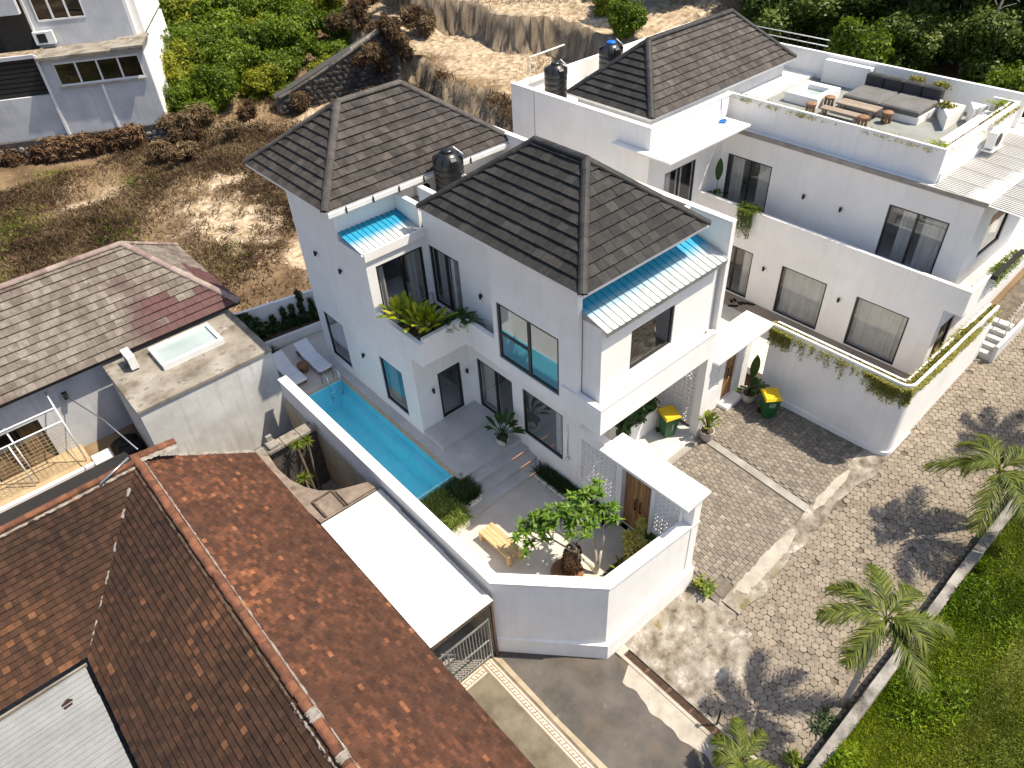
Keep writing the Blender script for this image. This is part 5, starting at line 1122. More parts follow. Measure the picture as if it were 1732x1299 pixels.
t = thing('water_tank', 'black plastic tank squatting in the corner beside the annex', 'water tank', (1.45, 25.0, -2)); b = MB(); b.bbox(.95, 1.9, 24.5, 25.6, -2.1, -.75, .18); b.build('body', 'plastic_black', t); b = MB(); b.lathe((1.4, 25.0, -.76), [(.3, 0), (.28, .06), (.05, .08)], 16); b.build('lid', 'plastic_black', t)
t = thing('pole', 'thin metal pole slanting from the bungalow wall to the terracotta ridge', 'pole', (1.0, 22, 3)); b = MB(); b.tube([(.5, 25.6, 1.75), (1.05, 22.6, 2.2), (1.3, 19.4, 3.0)], .022, 6); b.build('shaft', 'metal_galv', t); b = MB(); b.box(.42, .58, 25.5, 25.74, 1.65, 1.85); b.build('bracket', 'metal_black', t)
t = thing('drainpipe', 'grey pipe lying along the mortar at the terracotta roof corner', 'pipe', (.5, 18.7, 3.2)); b = MB(); b.tube([(.95, 18.85, RZ+.2), (.0, 18.55, RZ+.06)], .035, 6); b.build('pipe', 'metal_galv', t)
# ================================================================ COURTYARD AND TERRACE THINGS
random.seed(33)
t = thing('bench', 'pale solid wooden bench on the sunny courtyard floor', 'bench', (8.4, 11.4, -.6))
for i in range(4): b = MB(); b.bbox(8.14+i*.14, 8.275+i*.14, 10.68, 12.1, -.28, -.2, .008); b.build('plank', 'wood_pale', t)
for (x, y) in ((8.13, 10.66), (8.56, 10.66), (8.13, 11.98), (8.56, 11.98)): b = MB(); b.bbox(x, x+.14, y, y+.14, -.6, -.19, .02); b.build('leg', 'wood_pale', t)
for (x, L) in ((7.28, 'white-cushioned sun lounger farther from the house'), (8.40, 'white-cushioned sun lounger nearer the house wall')):
    t = thing('sun_lounger', L, 'sun lounger', (x+.28, 23.1, 0), 'sun loungers by the pool')
    b = MB(); b.box(x, x+.06, 22.2, 24.1, .14, .2); b.box(x+.52, x+.58, 22.2, 24.1, .14, .2); b.box(x+.06, x+.52, 22.2, 22.28, .14, .2); b.build('frame', 'wicker', t)
    for (px, py) in ((x+.02, 22.25), (x+.5, 22.25), (x+.02, 23.95), (x+.5, 23.95)): b = MB(); b.box(px, px+.06, py, py+.06, 0, .14); b.build('leg', 'wicker', t)
    b = MB(); b.bbox(x-.01, x+.59, 22.16, 22.78, .2, .30, .03); b.build('cushion', 'cushion_white', t); b = MB(); b.bbox(x-.01, x+.59, 22.79, 23.40, .2, .30, .03); b.build('cushion', 'cushion_white', t)
    b = MB(); V = [(x-.01, 23.41, .2), (x+.59, 23.41, .2), (x+.59, 24.15, .48), (x-.01, 24.15, .48)]; b.add(V+[(p[0], p[1]-.03, p[2]+.10) for p in V], [(4, 5, 6, 7), (0, 1, 5, 4), (1, 2, 6, 5), (2, 3, 7, 6), (3, 0, 4, 7), (3, 2, 1, 0)]); b.build('backrest', 'cushion_white', t)
t = thing('side_table', 'round woven side table between the two sun loungers', 'table', (8.12, 22.95, 0)); b = MB(); b.lathe((8.12, 22.95, 0), [(.16, 0), (.17, .1), (.22, .3), (.24, .33), (.24, .36), (.01, .37)], 14); b.build('body', 'wicker', t)
t = thing('pool_ladder', 'chrome handrail ladder at the far end of the pool', 'ladder', (8.5, 21.5, 0))
for x in (8.25, 8.75): b = MB(); b.tube([(x, 21.75, 0), (x, 21.7, .6), (x, 21.45, .75), (x, 21.2, .6), (x, 21.15, -.6)], .025, 8); b.build('rail', 'chrome', t)
for z in (-.15, -.4): b = MB(); b.box(8.25, 8.75, 21.12, 21.2, z-.02, z); b.build('step', 'chrome', t)
# planters of grass at the pool end
def planter(label, x0, x1, y0, y1, z0, z1, fill, group=None):
    t = thing('grass_planter', label, 'planter', ((x0+x1)/2, (y0+y1)/2, z0), group); b = MB(); w_ = .05
    b.box(x0, x1, y0, y0+w_, z0, z1); b.box(x0, x1, y1-w_, y1, z0, z1); b.box(x0, x0+w_, y0+w_, y1-w_, z0, z1); b.box(x1-w_, x1, y0+w_, y1-w_, z0, z1); b.build('box', 'plaster', t)
    b = MB(); b.box(x0+w_, x1-w_, y0+w_, y1-w_, z0, z1-.04); b.build('soil', 'soil', t); lv = Leaves(); fill(lv, x0, x1, y0, y1, z1-.05); return t, lv
def fillg(n, L, w_, dr):
    def f(lv, x0, x1, y0, y1, z):
        for _ in range(n): grass_clump(lv, (random.uniform(x0+.05, x1-.05), random.uniform(y0+.05, y1-.05), z), 26, L, .10, w_, dr)
    return f
t, lv = planter('long white planter of light green grass tufts at the pool end', 7.35, 8.3, 12.75, 14.3, -.6, -.28, fillg(120, .75, .042, .7)); lv.build('grass', 'leaf_grass', t)
t, lv = planter('small white planter of dark green grass beside the steps', 8.45, 9.2, 13.2, 14.2, -.6, -.22, fillg(60, .65, .032, .5)); lv.build('grass', 'leaf_dark', t)
t = thing('grass_bed', 'dark grass bed along the house wall below the large window', 'planting bed', (11.5, 12.2, -.6))
b = MB(); b.box(11.2, 11.27, 9.8, 12.88, -.6, -.45); b.build('kerb', 'plaster', t); b = MB(); b.box(11.27, 11.73, 9.8, 12.88, -.6, -.5); b.build('soil', 'soil', t); lv = Leaves()
for _ in range(95): grass_clump(lv, (random.uniform(11.3, 11.68), random.uniform(9.85, 12.85), -.5), 30, .6, .10, .028, .5)
lv.build('grass', 'leaf_dark', t)
# frangipani
tr = thing('frangipani_tree', 'frangipani with bare forking branches and rosettes of green leaves in the courtyard', 'tree', (9.85, 8.75, -.6))
ros = [(9.13, 10.32, 1.3), (8.54, 10.28, 1.1), (8.54, 10.09, .8), (8.86, 9.98, 1.2), (9.32, 9.68, 1.7), (9.38, 9.33, 1.5), (9.94, 9.56, 2.0), (10.18, 9.57, 2.1), (10.45, 9.24, 2.1), (10.3, 8.91, 1.9), (10.37, 8.61, 1.6), (9.82, 9.26, 1.8), (9.56, 9.74, 1.8), (9.52, 9.2, 1.9), (8.95, 9.7, 1.55), (9.2, 10.0, 1.5), (10.0, 9.0, 1.75), (9.7, 9.0, 1.55), (8.75, 10.4, .95)]
base = Vector((9.88, 8.72, -.6)); st = MB(); lv = Leaves()
forks = [Vector((9.55, 9.05, .15)), Vector((9.95, 8.85, .45)), Vector((10.1, 8.75, .3))]
for f in forks: st.tube([base, (base+f)/2+Vector((random.uniform(-.05, .05), random.uniform(-.05, .05), 0)), f], [.055, .045, .036], 8)
second = {0: [Vector((9.1, 9.75, .75)), Vector((9.35, 9.4, .95))], 1: [Vector((9.8, 9.15, 1.2)), Vector((10.05, 9.15, 1.35))], 2: [Vector((10.25, 8.85, 1.15))]}
for i, q in enumerate(ros):
    q = Vector(q); best = min(((q-s_).length, k, s_) for k in second for s_ in second[k]); s_ = best[2]
    mid = (s_+q)/2+Vector((random.uniform(-.08, .08), random.uniform(-.08, .08), -.08)); st.tube([s_, mid, q], [.024, .02, .016], 6)
    for _ in range(26):
        d = rdir(-.2, 1.2); lv.blade(q, d, random.uniform(.2, .33), random.uniform(.055, .085), random.uniform(.15, .6), 4)
    for _2 in range(2):
        q2 = q+Vector((random.uniform(-.34, .34), random.uniform(-.34, .34), random.uniform(-.2, .15))); st.tube([mid, q2], [.016, .012], 5)
        for _ in range(18): lv.blade(q2, rdir(-.2, 1.2), random.uniform(.2, .32), random.uniform(.055, .08), random.uniform(.15, .6), 4)
for k, L in second.items():
    for s_ in L: st.tube([forks[k], (forks[k]+s_)/2+Vector((.03, -.03, .0)), s_], [.034, .03, .025], 7)
st.build('trunk', 'bark_pale', tr); lv.build('crown', 'leaf_frangipani', tr)
# squat textured trunk in a shallow wicker bowl
t = thing('cycad_stump', 'stout shaggy brown palm stump leaning in a shallow bowl', 'stump', (9.4, 9.2, -.6))
b = MB(); b.lathe((9.25, 9.3, -.6), [(.30, 0), (.46, .06), (.5, .12), (.46, .12), (.3, .07), (.01, .06)], 20); b.build('bowl', 'wicker', t)
b = MB(); c0 = Vector((9.35, 9.3, -.55)); c1 = Vector((9.55, 9.35, .3)); b.tube([c0, c0+(c1-c0)*.3, c0+(c1-c0)*.7, c1], [.18, .23, .20, .11], 12); b.build('trunk', 'bark_cycad', t); lv = Leaves()
for _ in range(420):
    s_ = random.random(); a = random.uniform(0, 6.28); rr = .18+.045*math.sin(s_*3.1)-.08*max(0, s_-.6); q = c0+(c1-c0)*s_+Vector((math.cos(a)*rr, math.sin(a)*rr, 0)); lv.blade(q, Vector((math.cos(a), math.sin(a), 1.1)), .13, .05, .1, 2)
lv.build('scales', 'dead_vine', t)['kind'] = 'stuff'
b = MB(); b.tube([(9.42, 9.05, -.55), (9.5, 9.1, .5)], .035, 6); b.build('stake', 'bark_dark', t)
# yellow croton and leafy shrubs in the bed by the wall
t = thing('yellow_shrub', 'yellow-leaved shrub in the bed against the front wall', 'shrub', (11.0, 8.35, -.6)); st = MB(); lv = Leaves()
for q in ((11.05, 8.45, .55), (11.35, 8.35, .95), (11.0, 8.2, .5), (10.8, 8.3, .55), (11.2, 8.1, .5), (11.3, 8.35, .6), (10.95, 8.5, .65), (10.65, 8.2, .4)):
    q = Vector(q); st.tube([(11.05+random.uniform(-.15, .15), 8.3, -.6), q], [.02, .012], 5)
    for k in range(70):
        h = random.random()*.5; lv.blade(q-Vector((0, 0, h)), rdir(-.1, .9), random.uniform(.14, .25), .05, .4, 3)
st.build('stem', 'bark', t); lv.build('foliage', 'leaf_yellow', t)
t = thing('leafy_shrub', 'dark broad-leaved shrub between the yellow shrub and the pierced screen', 'shrub', (11.5, 8.0, -.6)); st = MB(); lv = Leaves()
paddle_plant(lv, st, (11.5, 7.95, -.55), 26, .95, .42, .16, (.5, 1.35)); st.build('stem', 'leaf_dark', t); lv.build('foliage', 'leaf_glossy', t)
t = thing('leafy_shrub', 'small bright green plant at the left end of the wall bed', 'shrub', (10.4, 8.2, -.6)); st = MB(); lv = Leaves()
paddle_plant(lv, st, (10.4, 8.2, -.55), 16, .5, .34, .08, (.5, 1.3)); st.build('stem', 'leaf_grass', t); lv.build('foliage', 'leaf_lime', t)
b = MB(); b.box(10.0, 11.7, 7.5, 8.55, -.6, -.55); o = struct(b.build('planting_soil', 'soil'))
# potted plant by the window
potted('potted_plant', 'broad-leaved plant in a pale ribbed pot at the top of the steps', 'potted plant', (11.12, 14.35, 0), .24, .34, 'pot_white', 'leaf_glossy', lambda lv, st, c: paddle_plant(lv, st, c, 26, 1.05, .62, .15, (.45, 1.4)))
# balcony plants and furniture
t = thing('strelitzia', 'bright yellow-green paddle-leaved plant filling the balcony corner planter', 'shrub', (9.75, 16.9, 4.2)); st = MB(); lv = Leaves()
for c in ((9.75, 17.4, 4.25), (9.75, 16.9, 4.25), (9.85, 16.35, 4.25), (10.2, 16.3, 4.25)): paddle_plant(lv, st, c, 30, 1.05, .66, .17, (.5, 1.5))
st.build('stem', 'leaf_lime', t); lv.build('foliage', 'leaf_strelitzia', t)
t = thing('fern', 'dark green fern spilling over the balcony parapet corner', 'fern', (11.0, 16.2, 4.3)); lv = Leaves()
for c in ((10.9, 16.3, 4.35), (11.25, 16.1, 4.4), (10.65, 16.3, 4.3), (11.2, 15.8, 4.4)):
    for _ in range(26):
        d = rdir(.1, 1.2); p = Vector(c); L_ = random.uniform(.4, .7)
        for k in range(14):
            s_ = k/14; q = p+d*L_*s_+Vector((0, 0, -.45*L_*s_*s_)); sd = d.cross(Vector((0, 0, 1))).normalized()
            for sg in (-1, 1): lv.blade(q, sd*sg+d*.4, .13*(1-s_*.7), .03, .2, 2)
lv.build('foliage', 'leaf_glossy', t)
t = thing('balcony_table', 'round black table on the corner balcony', 'table', (10.7, 17.2, 3.64)); b = MB(); b.lathe((10.7, 17.2, 4.18), [(.3, 0), (.3, .025), (.01, .03)], 20); b.build('table_top', 'metal_black', t); b = MB(); b.tube([(10.7, 17.2, 3.64), (10.7, 17.2, 4.18)], .025, 6); b.lathe((10.7, 17.2, 3.64), [(.2, 0), (.19, .02), (.02, .03)], 14); b.build('leg', 'metal_black', t)
for (x, y, L) in ((11.2, 17.7, 'black wire chair on the balcony beside the sliding door'), (10.4, 17.9, 'black wire chair on the balcony near the back window')):
    t = thing('balcony_chair', L, 'chair', (x, y, 3.64), 'balcony chairs'); b = MB(); b.box(x-.2, x+.2, y-.2, y+.2, 4.05, 4.07); b.build('seat', 'metal_black', t)
    for (a, c) in ((-.19, -.19), (.19, -.19), (-.19, .19), (.19, .19)): b = MB(); b.tube([(x+a, y+c, 3.64), (x+a, y+c, 4.05)], .012, 5); b.build('leg', 'metal_black', t)
    b = MB(); b.tube([(x-.2, y+.2, 4.05), (x-.2, y+.25, 4.45), (x+.2, y+.25, 4.45), (x+.2, y+.2, 4.05)], .012, 5); b.build('backrest', 'metal_black', t)
# back garden wall with creepers
t = thing('boundary_wall', 'white boundary wall with climbing plants behind the sun loungers', 'wall', (8.5, 26.3, 0)); b = MB(); b.add([(6.9, 26.5, -.2), (11.5, 25.5, -.2), (11.5, 25.65, -.2), (6.9, 26.65, -.2), (6.9, 26.5, 1.45), (11.5, 25.5, 1.45), (11.5, 25.65, 1.45), (6.9, 26.65, 1.45)], [(0, 1, 5, 4), (4, 5, 6, 7), (2, 3, 7, 6), (3, 0, 4, 7)]); b.build('wall', 'plaster', t)
b = MB(); b.add([(6.9, 25.35, -.1), (11.5, 24.75, -.1), (11.5, 24.87, -.1), (6.9, 25.47, -.1), (6.9, 25.35, .38), (11.5, 24.75, .38), (11.5, 24.87, .38), (6.9, 25.47, .38)], [(0, 1, 5, 4), (4, 5, 6, 7), (2, 3, 7, 6), (3, 0, 4, 7)]); b.build('planter_wall', 'plaster', t)
b = MB(); b.add([(6.9, 25.4, .3), (11.5, 24.8, .3), (11.5, 25.6, .3), (6.9, 26.6, .3)], [(0, 1, 2, 3)]); b.build('soil', 'soil', t)
cl = []
for k in range(9): x = 7.3+k*.42; cl.append((x, 26.15-.2*(x-6.9), .45, .32, .22, .25)); 
for (x, h) in ((9.0, 1.0), (9.35, .85), (9.75, 1.45), (10.2, .95), (8.5, .7)):
    for z in np.arange(.5, h+.3, .2): cl.append((x+random.uniform(-.05, .05), 26.3-.2*(x-6.9), z, .13, .1, .14))
me = cloud(5200, cl, .085, 'leaf_dark', 'foliage', shell=.2, seed=5); o = put('wall_creeper', me); tag(o, 'dark green creeper climbing the white boundary wall', 'creeper')
t = thing('small_tree', 'thin dark-leaved shrub between the bungalow corner and boundary wall', 'tree', (7.6, 25.9, .3)); b = MB(); b.tube([(7.6, 25.9, .2), (7.55, 25.9, 1.3)], [.04, .02], 6); b.build('trunk', 'bark_dark', t)
me = cloud(2200, [(7.5, 25.9, 1.0, .45, .4, .35), (7.9, 25.8, .7, .4, .3, .3), (7.3, 26.0, 1.4, .35, .3, .25)], .11, 'leaf_dark', 'crown', shell=.15, seed=6); put('crown', me, t)
t = thing('agave', 'small spiky plant at the planter edge behind the loungers', 'shrub', (7.75, 25.0, 0)); lv = Leaves()
for _ in range(60): lv.blade((7.75, 25.0, .02), rdir(.1, 1.3), .42, .05, .15, 3, shape='grass')
lv.build('foliage', 'leaf_dark', t)
# ---- drive: bins and pots
def wheelie_bin(label, x, y, z, rot, marks):
    t = thing('wheelie_bin', label, 'bin', (x, y, z), 'wheelie bins on the drive'); t.rotation_euler = (0, 0, rot); c, s_ = math.cos(rot), math.sin(rot)
    def B(name, V, fs, mt): b = MB(); b.add(V, fs); return b.build(name, mt, t, local=True)
    q6 = [(0, 3, 2, 1), (4, 5, 6, 7), (0, 1, 5, 4), (1, 2, 6, 5), (2, 3, 7, 6), (3, 0, 4, 7)]
    body = B('body', [(-.20, -.20, .06), (.20, -.20, .06), (.20, .20, .06), (-.20, .20, .06), (-.28, -.30, .95), (.28, -.30, .95), (.28, .28, .95), (-.28, .28, .95)], q6, 'bin_green')
    b = MB(); b.box(-.3, .3, -.32, .3, .93, .98); b.build('rim', 'bin_green', t, True)
    V = []
    for (x_, y_, z_) in ((-.31, -.35, .98), (.31, -.35, .98), (.31, .32, 1.03), (-.31, .32, 1.03), (-.27, -.30, 1.06), (.27, -.30, 1.06), (.27, .27, 1.10), (-.27, .27, 1.10)): V.append((x_, y_, z_))
    B('lid', V, q6, 'bin_yellow')
    b = MB(); b.tube([(-.25, .36, .98), (.25, .36, .98)], .025, 8); b.build('handle', 'bin_green', t, True)
    for sx in (-1, 1): b = MB(); b.tube([(sx*.22, .24, .1), (sx*.27, .24, .1)], .1, 12); b.build('wheel', 'plastic_black', t, True)
    yf = lambda z_: -.20-.1*(z_-.06)/.89-.004
    for (a0, a1, z0, z1) in marks: b = MB(); b.add([(a0, yf(z0), z0), (a1, yf(z0), z0), (a1, yf(z1), z1), (a0, yf(z1), z1)], [(0, 1, 2, 3)]); b.build('mark', 'print_white', t, True)
    return t
mk = [(-.10, .10, .80, .815), (-.10, .10, .615, .63), (-.10, -.085, .63, .80), (.085, .10, .63, .80), (-.06, -.03, .66, .74), (-.02, .06, .68, .70), (.02, .05, .70, .77)]
wheelie_bin('green wheelie bin with yellow lid by the trailing-plant wall', 19.35, 9.15, -.6, R(-38), mk)
wheelie_bin('green wheelie bin with dented yellow lid under the carport', 16.0, 11.05, -.57, R(-20), [(.02, .06, .35+k*.07, .39+k*.07) for k in range(5)])
potted('potted_plant', 'yellow-green leafy plant in a round pot at the carport pillar', 'potted plant', (16.82, 9.95, -.6), .25, .42, 'pot_tan', 'leaf_lime', lambda lv, st, c: (paddle_plant(lv, st, c, 34, .9, .34, .13, (.6, 1.45))))
def big(lv, st, c):
    paddle_plant(lv, st, c, 22, .75, .5, .2, (.3, 1.2)); p = Vector(c)
    st.tube([p, p+Vector((.02, 0, .8))], [.03, .02], 6); lv.blade(p+Vector((.02, 0, .75)), (.05, .02, 1), 1.05, .36, .02, 6, up_=Vector((.6, .75, 0)), shape='paddle', r=.15)
potted('potted_plant', 'plant with one tall dark upright leaf beside the wooden door', 'potted plant', (19.55, 10.1, -.6), .26, .4, 'pot_tan', 'leaf_glossy', big)
t = thing('carport_plant', 'leafy shrub overflowing the white planter in the carport', 'shrub', (15.2, 11.9, .35)); me = cloud(1500, [(14.6, 11.75, .55, .4, .25, .25), (15.1, 11.7, .45, .35, .25, .25), (15.75, 11.75, .6, .35, .25, .3), (14.3, 11.6, .3, .3, .2, .25)], .11, 'leaf_glossy', 'foliage', shell=.15, seed=8, var=(.2, 1)); put('foliage', me, t)
# balcony plants of the right-hand villa, shoes
def tallp(lv, st, c):
    paddle_plant(lv, st, c, 16, .6, .32, .18, (.3, 1.2)); p = Vector(c); st.tube([p, p+Vector((0, 0, 1.0))], [.02, .014], 6); lv.blade(p+Vector((0, 0, .95)), (.03, .03, 1), .95, .34, .02, 6, up_=Vector((.5, .8, 0)), shape='paddle', r=.2)
potted('potted_plant', 'plant with one tall upright leaf between the two balcony doors', 'potted plant', (24.75, 16.1, 3.2), .2, .42, 'pot_white', 'leaf_glossy', tallp)
for i, (x, y) in enumerate(((23.75, 13.95), (23.92, 13.9), (23.85, 13.6), (23.98, 13.5), (24.1, 13.35), (24.15, 13.2), (23.45, 13.75), (23.55, 13.62))):
    b = MB(); a = R(50+i*13); pts = [(x+.13*math.cos(a)*math.cos(q)-.05*math.sin(a)*math.sin(q), y+.13*math.sin(a)*math.cos(q)+.05*math.cos(a)*math.sin(q)) for q in np.linspace(0, 2*math.pi, 10, endpoint=False)]; b.prism(pts, .013, .07); o = b.build('shoe', 'plastic_black'); tag(o, 'dark shoe left on the terrace by the villa door', 'shoe', 'shoes by the door')
# shower head with pipe on the wall
t = thing('outdoor_shower', 'small chrome shower tap on the wall right of the big window', 'tap', (11.7, 11.7, 1)); b = MB(); b.tube([(11.71, 11.75, 2.3), (11.71, 11.75, .9)], .012, 6); b.build('pipe', 'chrome', t); b = MB(); b.lathe((11.66, 11.7, .78), [(.05, 0), (.07, .03), (.05, .1)], 12); b.build('tap', 'chrome', t)

# ================================================================ FAR CONCRETE HOUSE, top left
fh = thing('concrete_house', 'grey-white concrete house with window band behind the dry field', 'house', (13.9, 50.4, 1.7)); fh.rotation_euler = (0, 0, R(-27.7))
def LB(name, mt, *boxes, parent=None):
    b = MB()
    for q in boxes: b.box(*q)
    o = bpy.data.objects.new(name, b.mesh(name)); o.data.materials.append(MATS[mt]); C.objects.link(o); o.parent = parent or fh; return o
def cellsbox(u0, u1, v0, v1, holes, d0, d1): return [(a, c, d0, d1, d, e) for (a, c, d, e) in cells(u0, u1, v0, v1, holes)]
LB('wall', 'plaster_grey', *cellsbox(-5.9, 0, -.3, 4.35, [(-5.2, -.35, 2.7, 4.05)], 0, .2))
LB('wall', 'plaster_grey', (-12, -5.9, .05, .25, -.3, 2.3))
LB('wall', 'plaster', (-.2, 0, .2, 10, -.3, 4.35), (-.6, -.4, 2.0, 10, 4.35, 9.5)); LB('roof_ledge', 'concrete_old', (-5.9, .15, -.45, 2.0, 4.35, 4.5), (-1.6, .2, -.5, 2.4, 4.5, 4.62))
LB('wall', 'plaster_grey', *cellsbox(-7.2, -.6, 4.5, 9.5, [(-5.6, -2.9, 5.9, 7.6)], 2.0, 2.2)); LB('wall', 'plaster', (-.4, .0, 2.4, 10, 4.62, 7.0))
LB('pilaster', 'plaster', (-3.0, -2.85, -.05, 0, -.3, 2.6)); LB('downpipe', 'plastic_white', (-6.0, -5.85, -.12, .0, -.3, 4.6), (-6.1, -5.98, 1.9, 2.0, 4.6, 9)); LB('interior', 'interior_dark', (-5.6, -.2, 1.4, 1.5, 2.4, 4.3), (-6, -2, 3.4, 3.5, 5, 9))
for (u0, u1, v0, v1, n, d) in ((-5.2, -.35, 2.7, 4.05, 4, 0), (-5.6, -2.9, 5.9, 7.6, 3, 2.0)):
    fr = LB('window', 'plastic_white', (u0, u1, d-.03, d+.08, v0, v0+.1), (u0, u1, d-.03, d+.08, v1-.1, v1), *[(u0+(u1-u0)*k/n-(.05 if k else 0), u0+(u1-u0)*k/n+(.05 if k < n else 0), d-.03, d+.08, v0+.1, v1-.1) for k in range(n+1)])
    for k in range(n): LB('pane', 'glass_dark', (u0+(u1-u0)*k/n+.05, u0+(u1-u0)*(k+1)/n-.05, d+.03, d+.04, v0+.1, v1-.1), parent=fr)
LB('sill', 'concrete_pale', (-5.3, -.25, -.12, -.03, 2.6, 2.7))
lou = LB('shutter', 'wood_dark', (-12, -6.05, .3, .4, 2.3, 4.5))
for k in range(8): LB('slat', 'wood_dark', (-12, -6.05, .22, .30, 2.35+k*.27, 2.55+k*.27), parent=lou)
LB('dark_recess', 'wood_dark', (-12, -6.1, 1.8, 1.9, 4.5, 9)); LB('beam', 'plaster_grey', (-12, -6.1, 1.0, 1.4, 6.6, 9.5), (-12, -6.05, .15, .35, 4.4, 4.6)); LB('roof', 'concrete_old', (-12.2, .2, 1.8, 10, 9.5, 9.7))
acl = LB('air_conditioner', 'plastic_white', (-6.1, -5.0, 1.6, 1.95, 4.75, 5.45)); LB('fan_grille', 'lamp_black', (-5.9, -5.4, 1.585, 1.598, 4.85, 5.35), parent=acl)
# dark stone base under it: stones one by one on the face
sb = thing('stone_wall', 'dark rubble retaining wall under the concrete house', 'wall', (13.9, 50.2, .5)); sb.rotation_euler = (0, 0, R(-27.7))
LB('core', 'mortar', (-13, .7, -.12, .9, -2.2, 1.05), parent=sb)
def rubble(parent, u0, u1, z0f, z1f, yface, s=.42, mt='stone', n=295, frame=None):
    recs = []; z = -5.0; rr = random.Random(4); j = 0
    while z < 8:
        x = u0+(s/2 if j % 2 else 0)
        while x < u1:
            if z > z0f(x) and z+s*.8 < z1f(x)+.1:
                r_ = s*rr.uniform(.40, .56); V = []; k = 7; ph = rr.uniform(0, 6)
                cx, cz = x+rr.uniform(-.06, .06), z+rr.uniform(-.05, .05)
                for (sc, dy) in ((1, .0), (.95, -.05), (.6, -.10)):
                    for i in range(k): a = 2*math.pi*i/k+ph; q = r_*sc*(1+.18*math.sin(2*a+ph)); V.append((cx+math.cos(a)*q, yface+dy, cz+math.sin(a)*q*.85))
                recs.append((V, [(q*k+i, q*k+(i+1) % k, (q+1)*k+(i+1) % k, (q+1)*k+i) for q in (0, 1) for i in range(k)]+[tuple(range(2*k, 3*k))], rr.random()))
            x += s
        z += s*.82; j += 1
    rr.shuffle(recs)
    for V, fs, r_ in recs[:n]: b = MB(); b.add(V, fs, r_); b.build('stone', mt, parent, True)
    if recs[n:]:
        b = MB()
        for V, fs, r_ in recs[n:]: b.add(V, fs, r_)
        b.build('stone_field', mt, parent, True)['kind'] = 'stuff'
rubble(sb, -12, .6, lambda x: -1.5, lambda x: .9, -.12, .4, 'stone', 120)
# rubble boundary wall climbing to the quarry shelf
sw = thing('stone_wall', 'dark rubble wall climbing between the green bushes and the dry field', 'wall', (20.6, 47.8, 1.3)); ang = math.atan2(44.7-47.8, 28.2-20.6); sw.rotation_euler = (0, 0, ang); Lw = math.hypot(7.6, 3.1)
b = MB(); top = lambda x: .55+3.6*(x/Lw)**1.1
b.add([(-.3, 0, -2), (Lw+.2, 0, -2), (Lw+.2, 0, top(Lw)), (-.3, 0, top(0)), (-.3, 1.0, -2), (Lw+.2, 1.0, -2), (Lw+.2, 1.0, top(Lw)), (-.3, 1.0, top(0))], [(0, 1, 2, 3), (3, 2, 6, 7), (1, 5, 6, 2), (0, 3, 7, 4)]); b.build('core', 'mortar', sw, True)
rubble(sw, 0, Lw, lambda x: -1.6, lambda x: top(x)-.1, -.01, .40, 'stone_dark', 200)
for k in range(9):
    b = MB(); x0, x1 = k*Lw/9, (k+1)*Lw/9-.03; b.add([(x0, -.08, top(x0)-.04), (x1, -.08, top(x1)-.04), (x1, .55, top(x1)-.04), (x0, .55, top(x0)-.04), (x0, -.08, top(x0)+.09), (x1, -.08, top(x1)+.09), (x1, .55, top(x1)+.09), (x0, .55, top(x0)+.09)], [(4, 5, 6, 7), (0, 1, 5, 4), (1, 2, 6, 5), (2, 3, 7, 6), (3, 0, 4, 7)]); b.build('capping_stone', 'concrete_old', sw, True)
# ================================================================ VEGETATION
random.seed(55)
def gz(x, y): return ground_h(x, y)
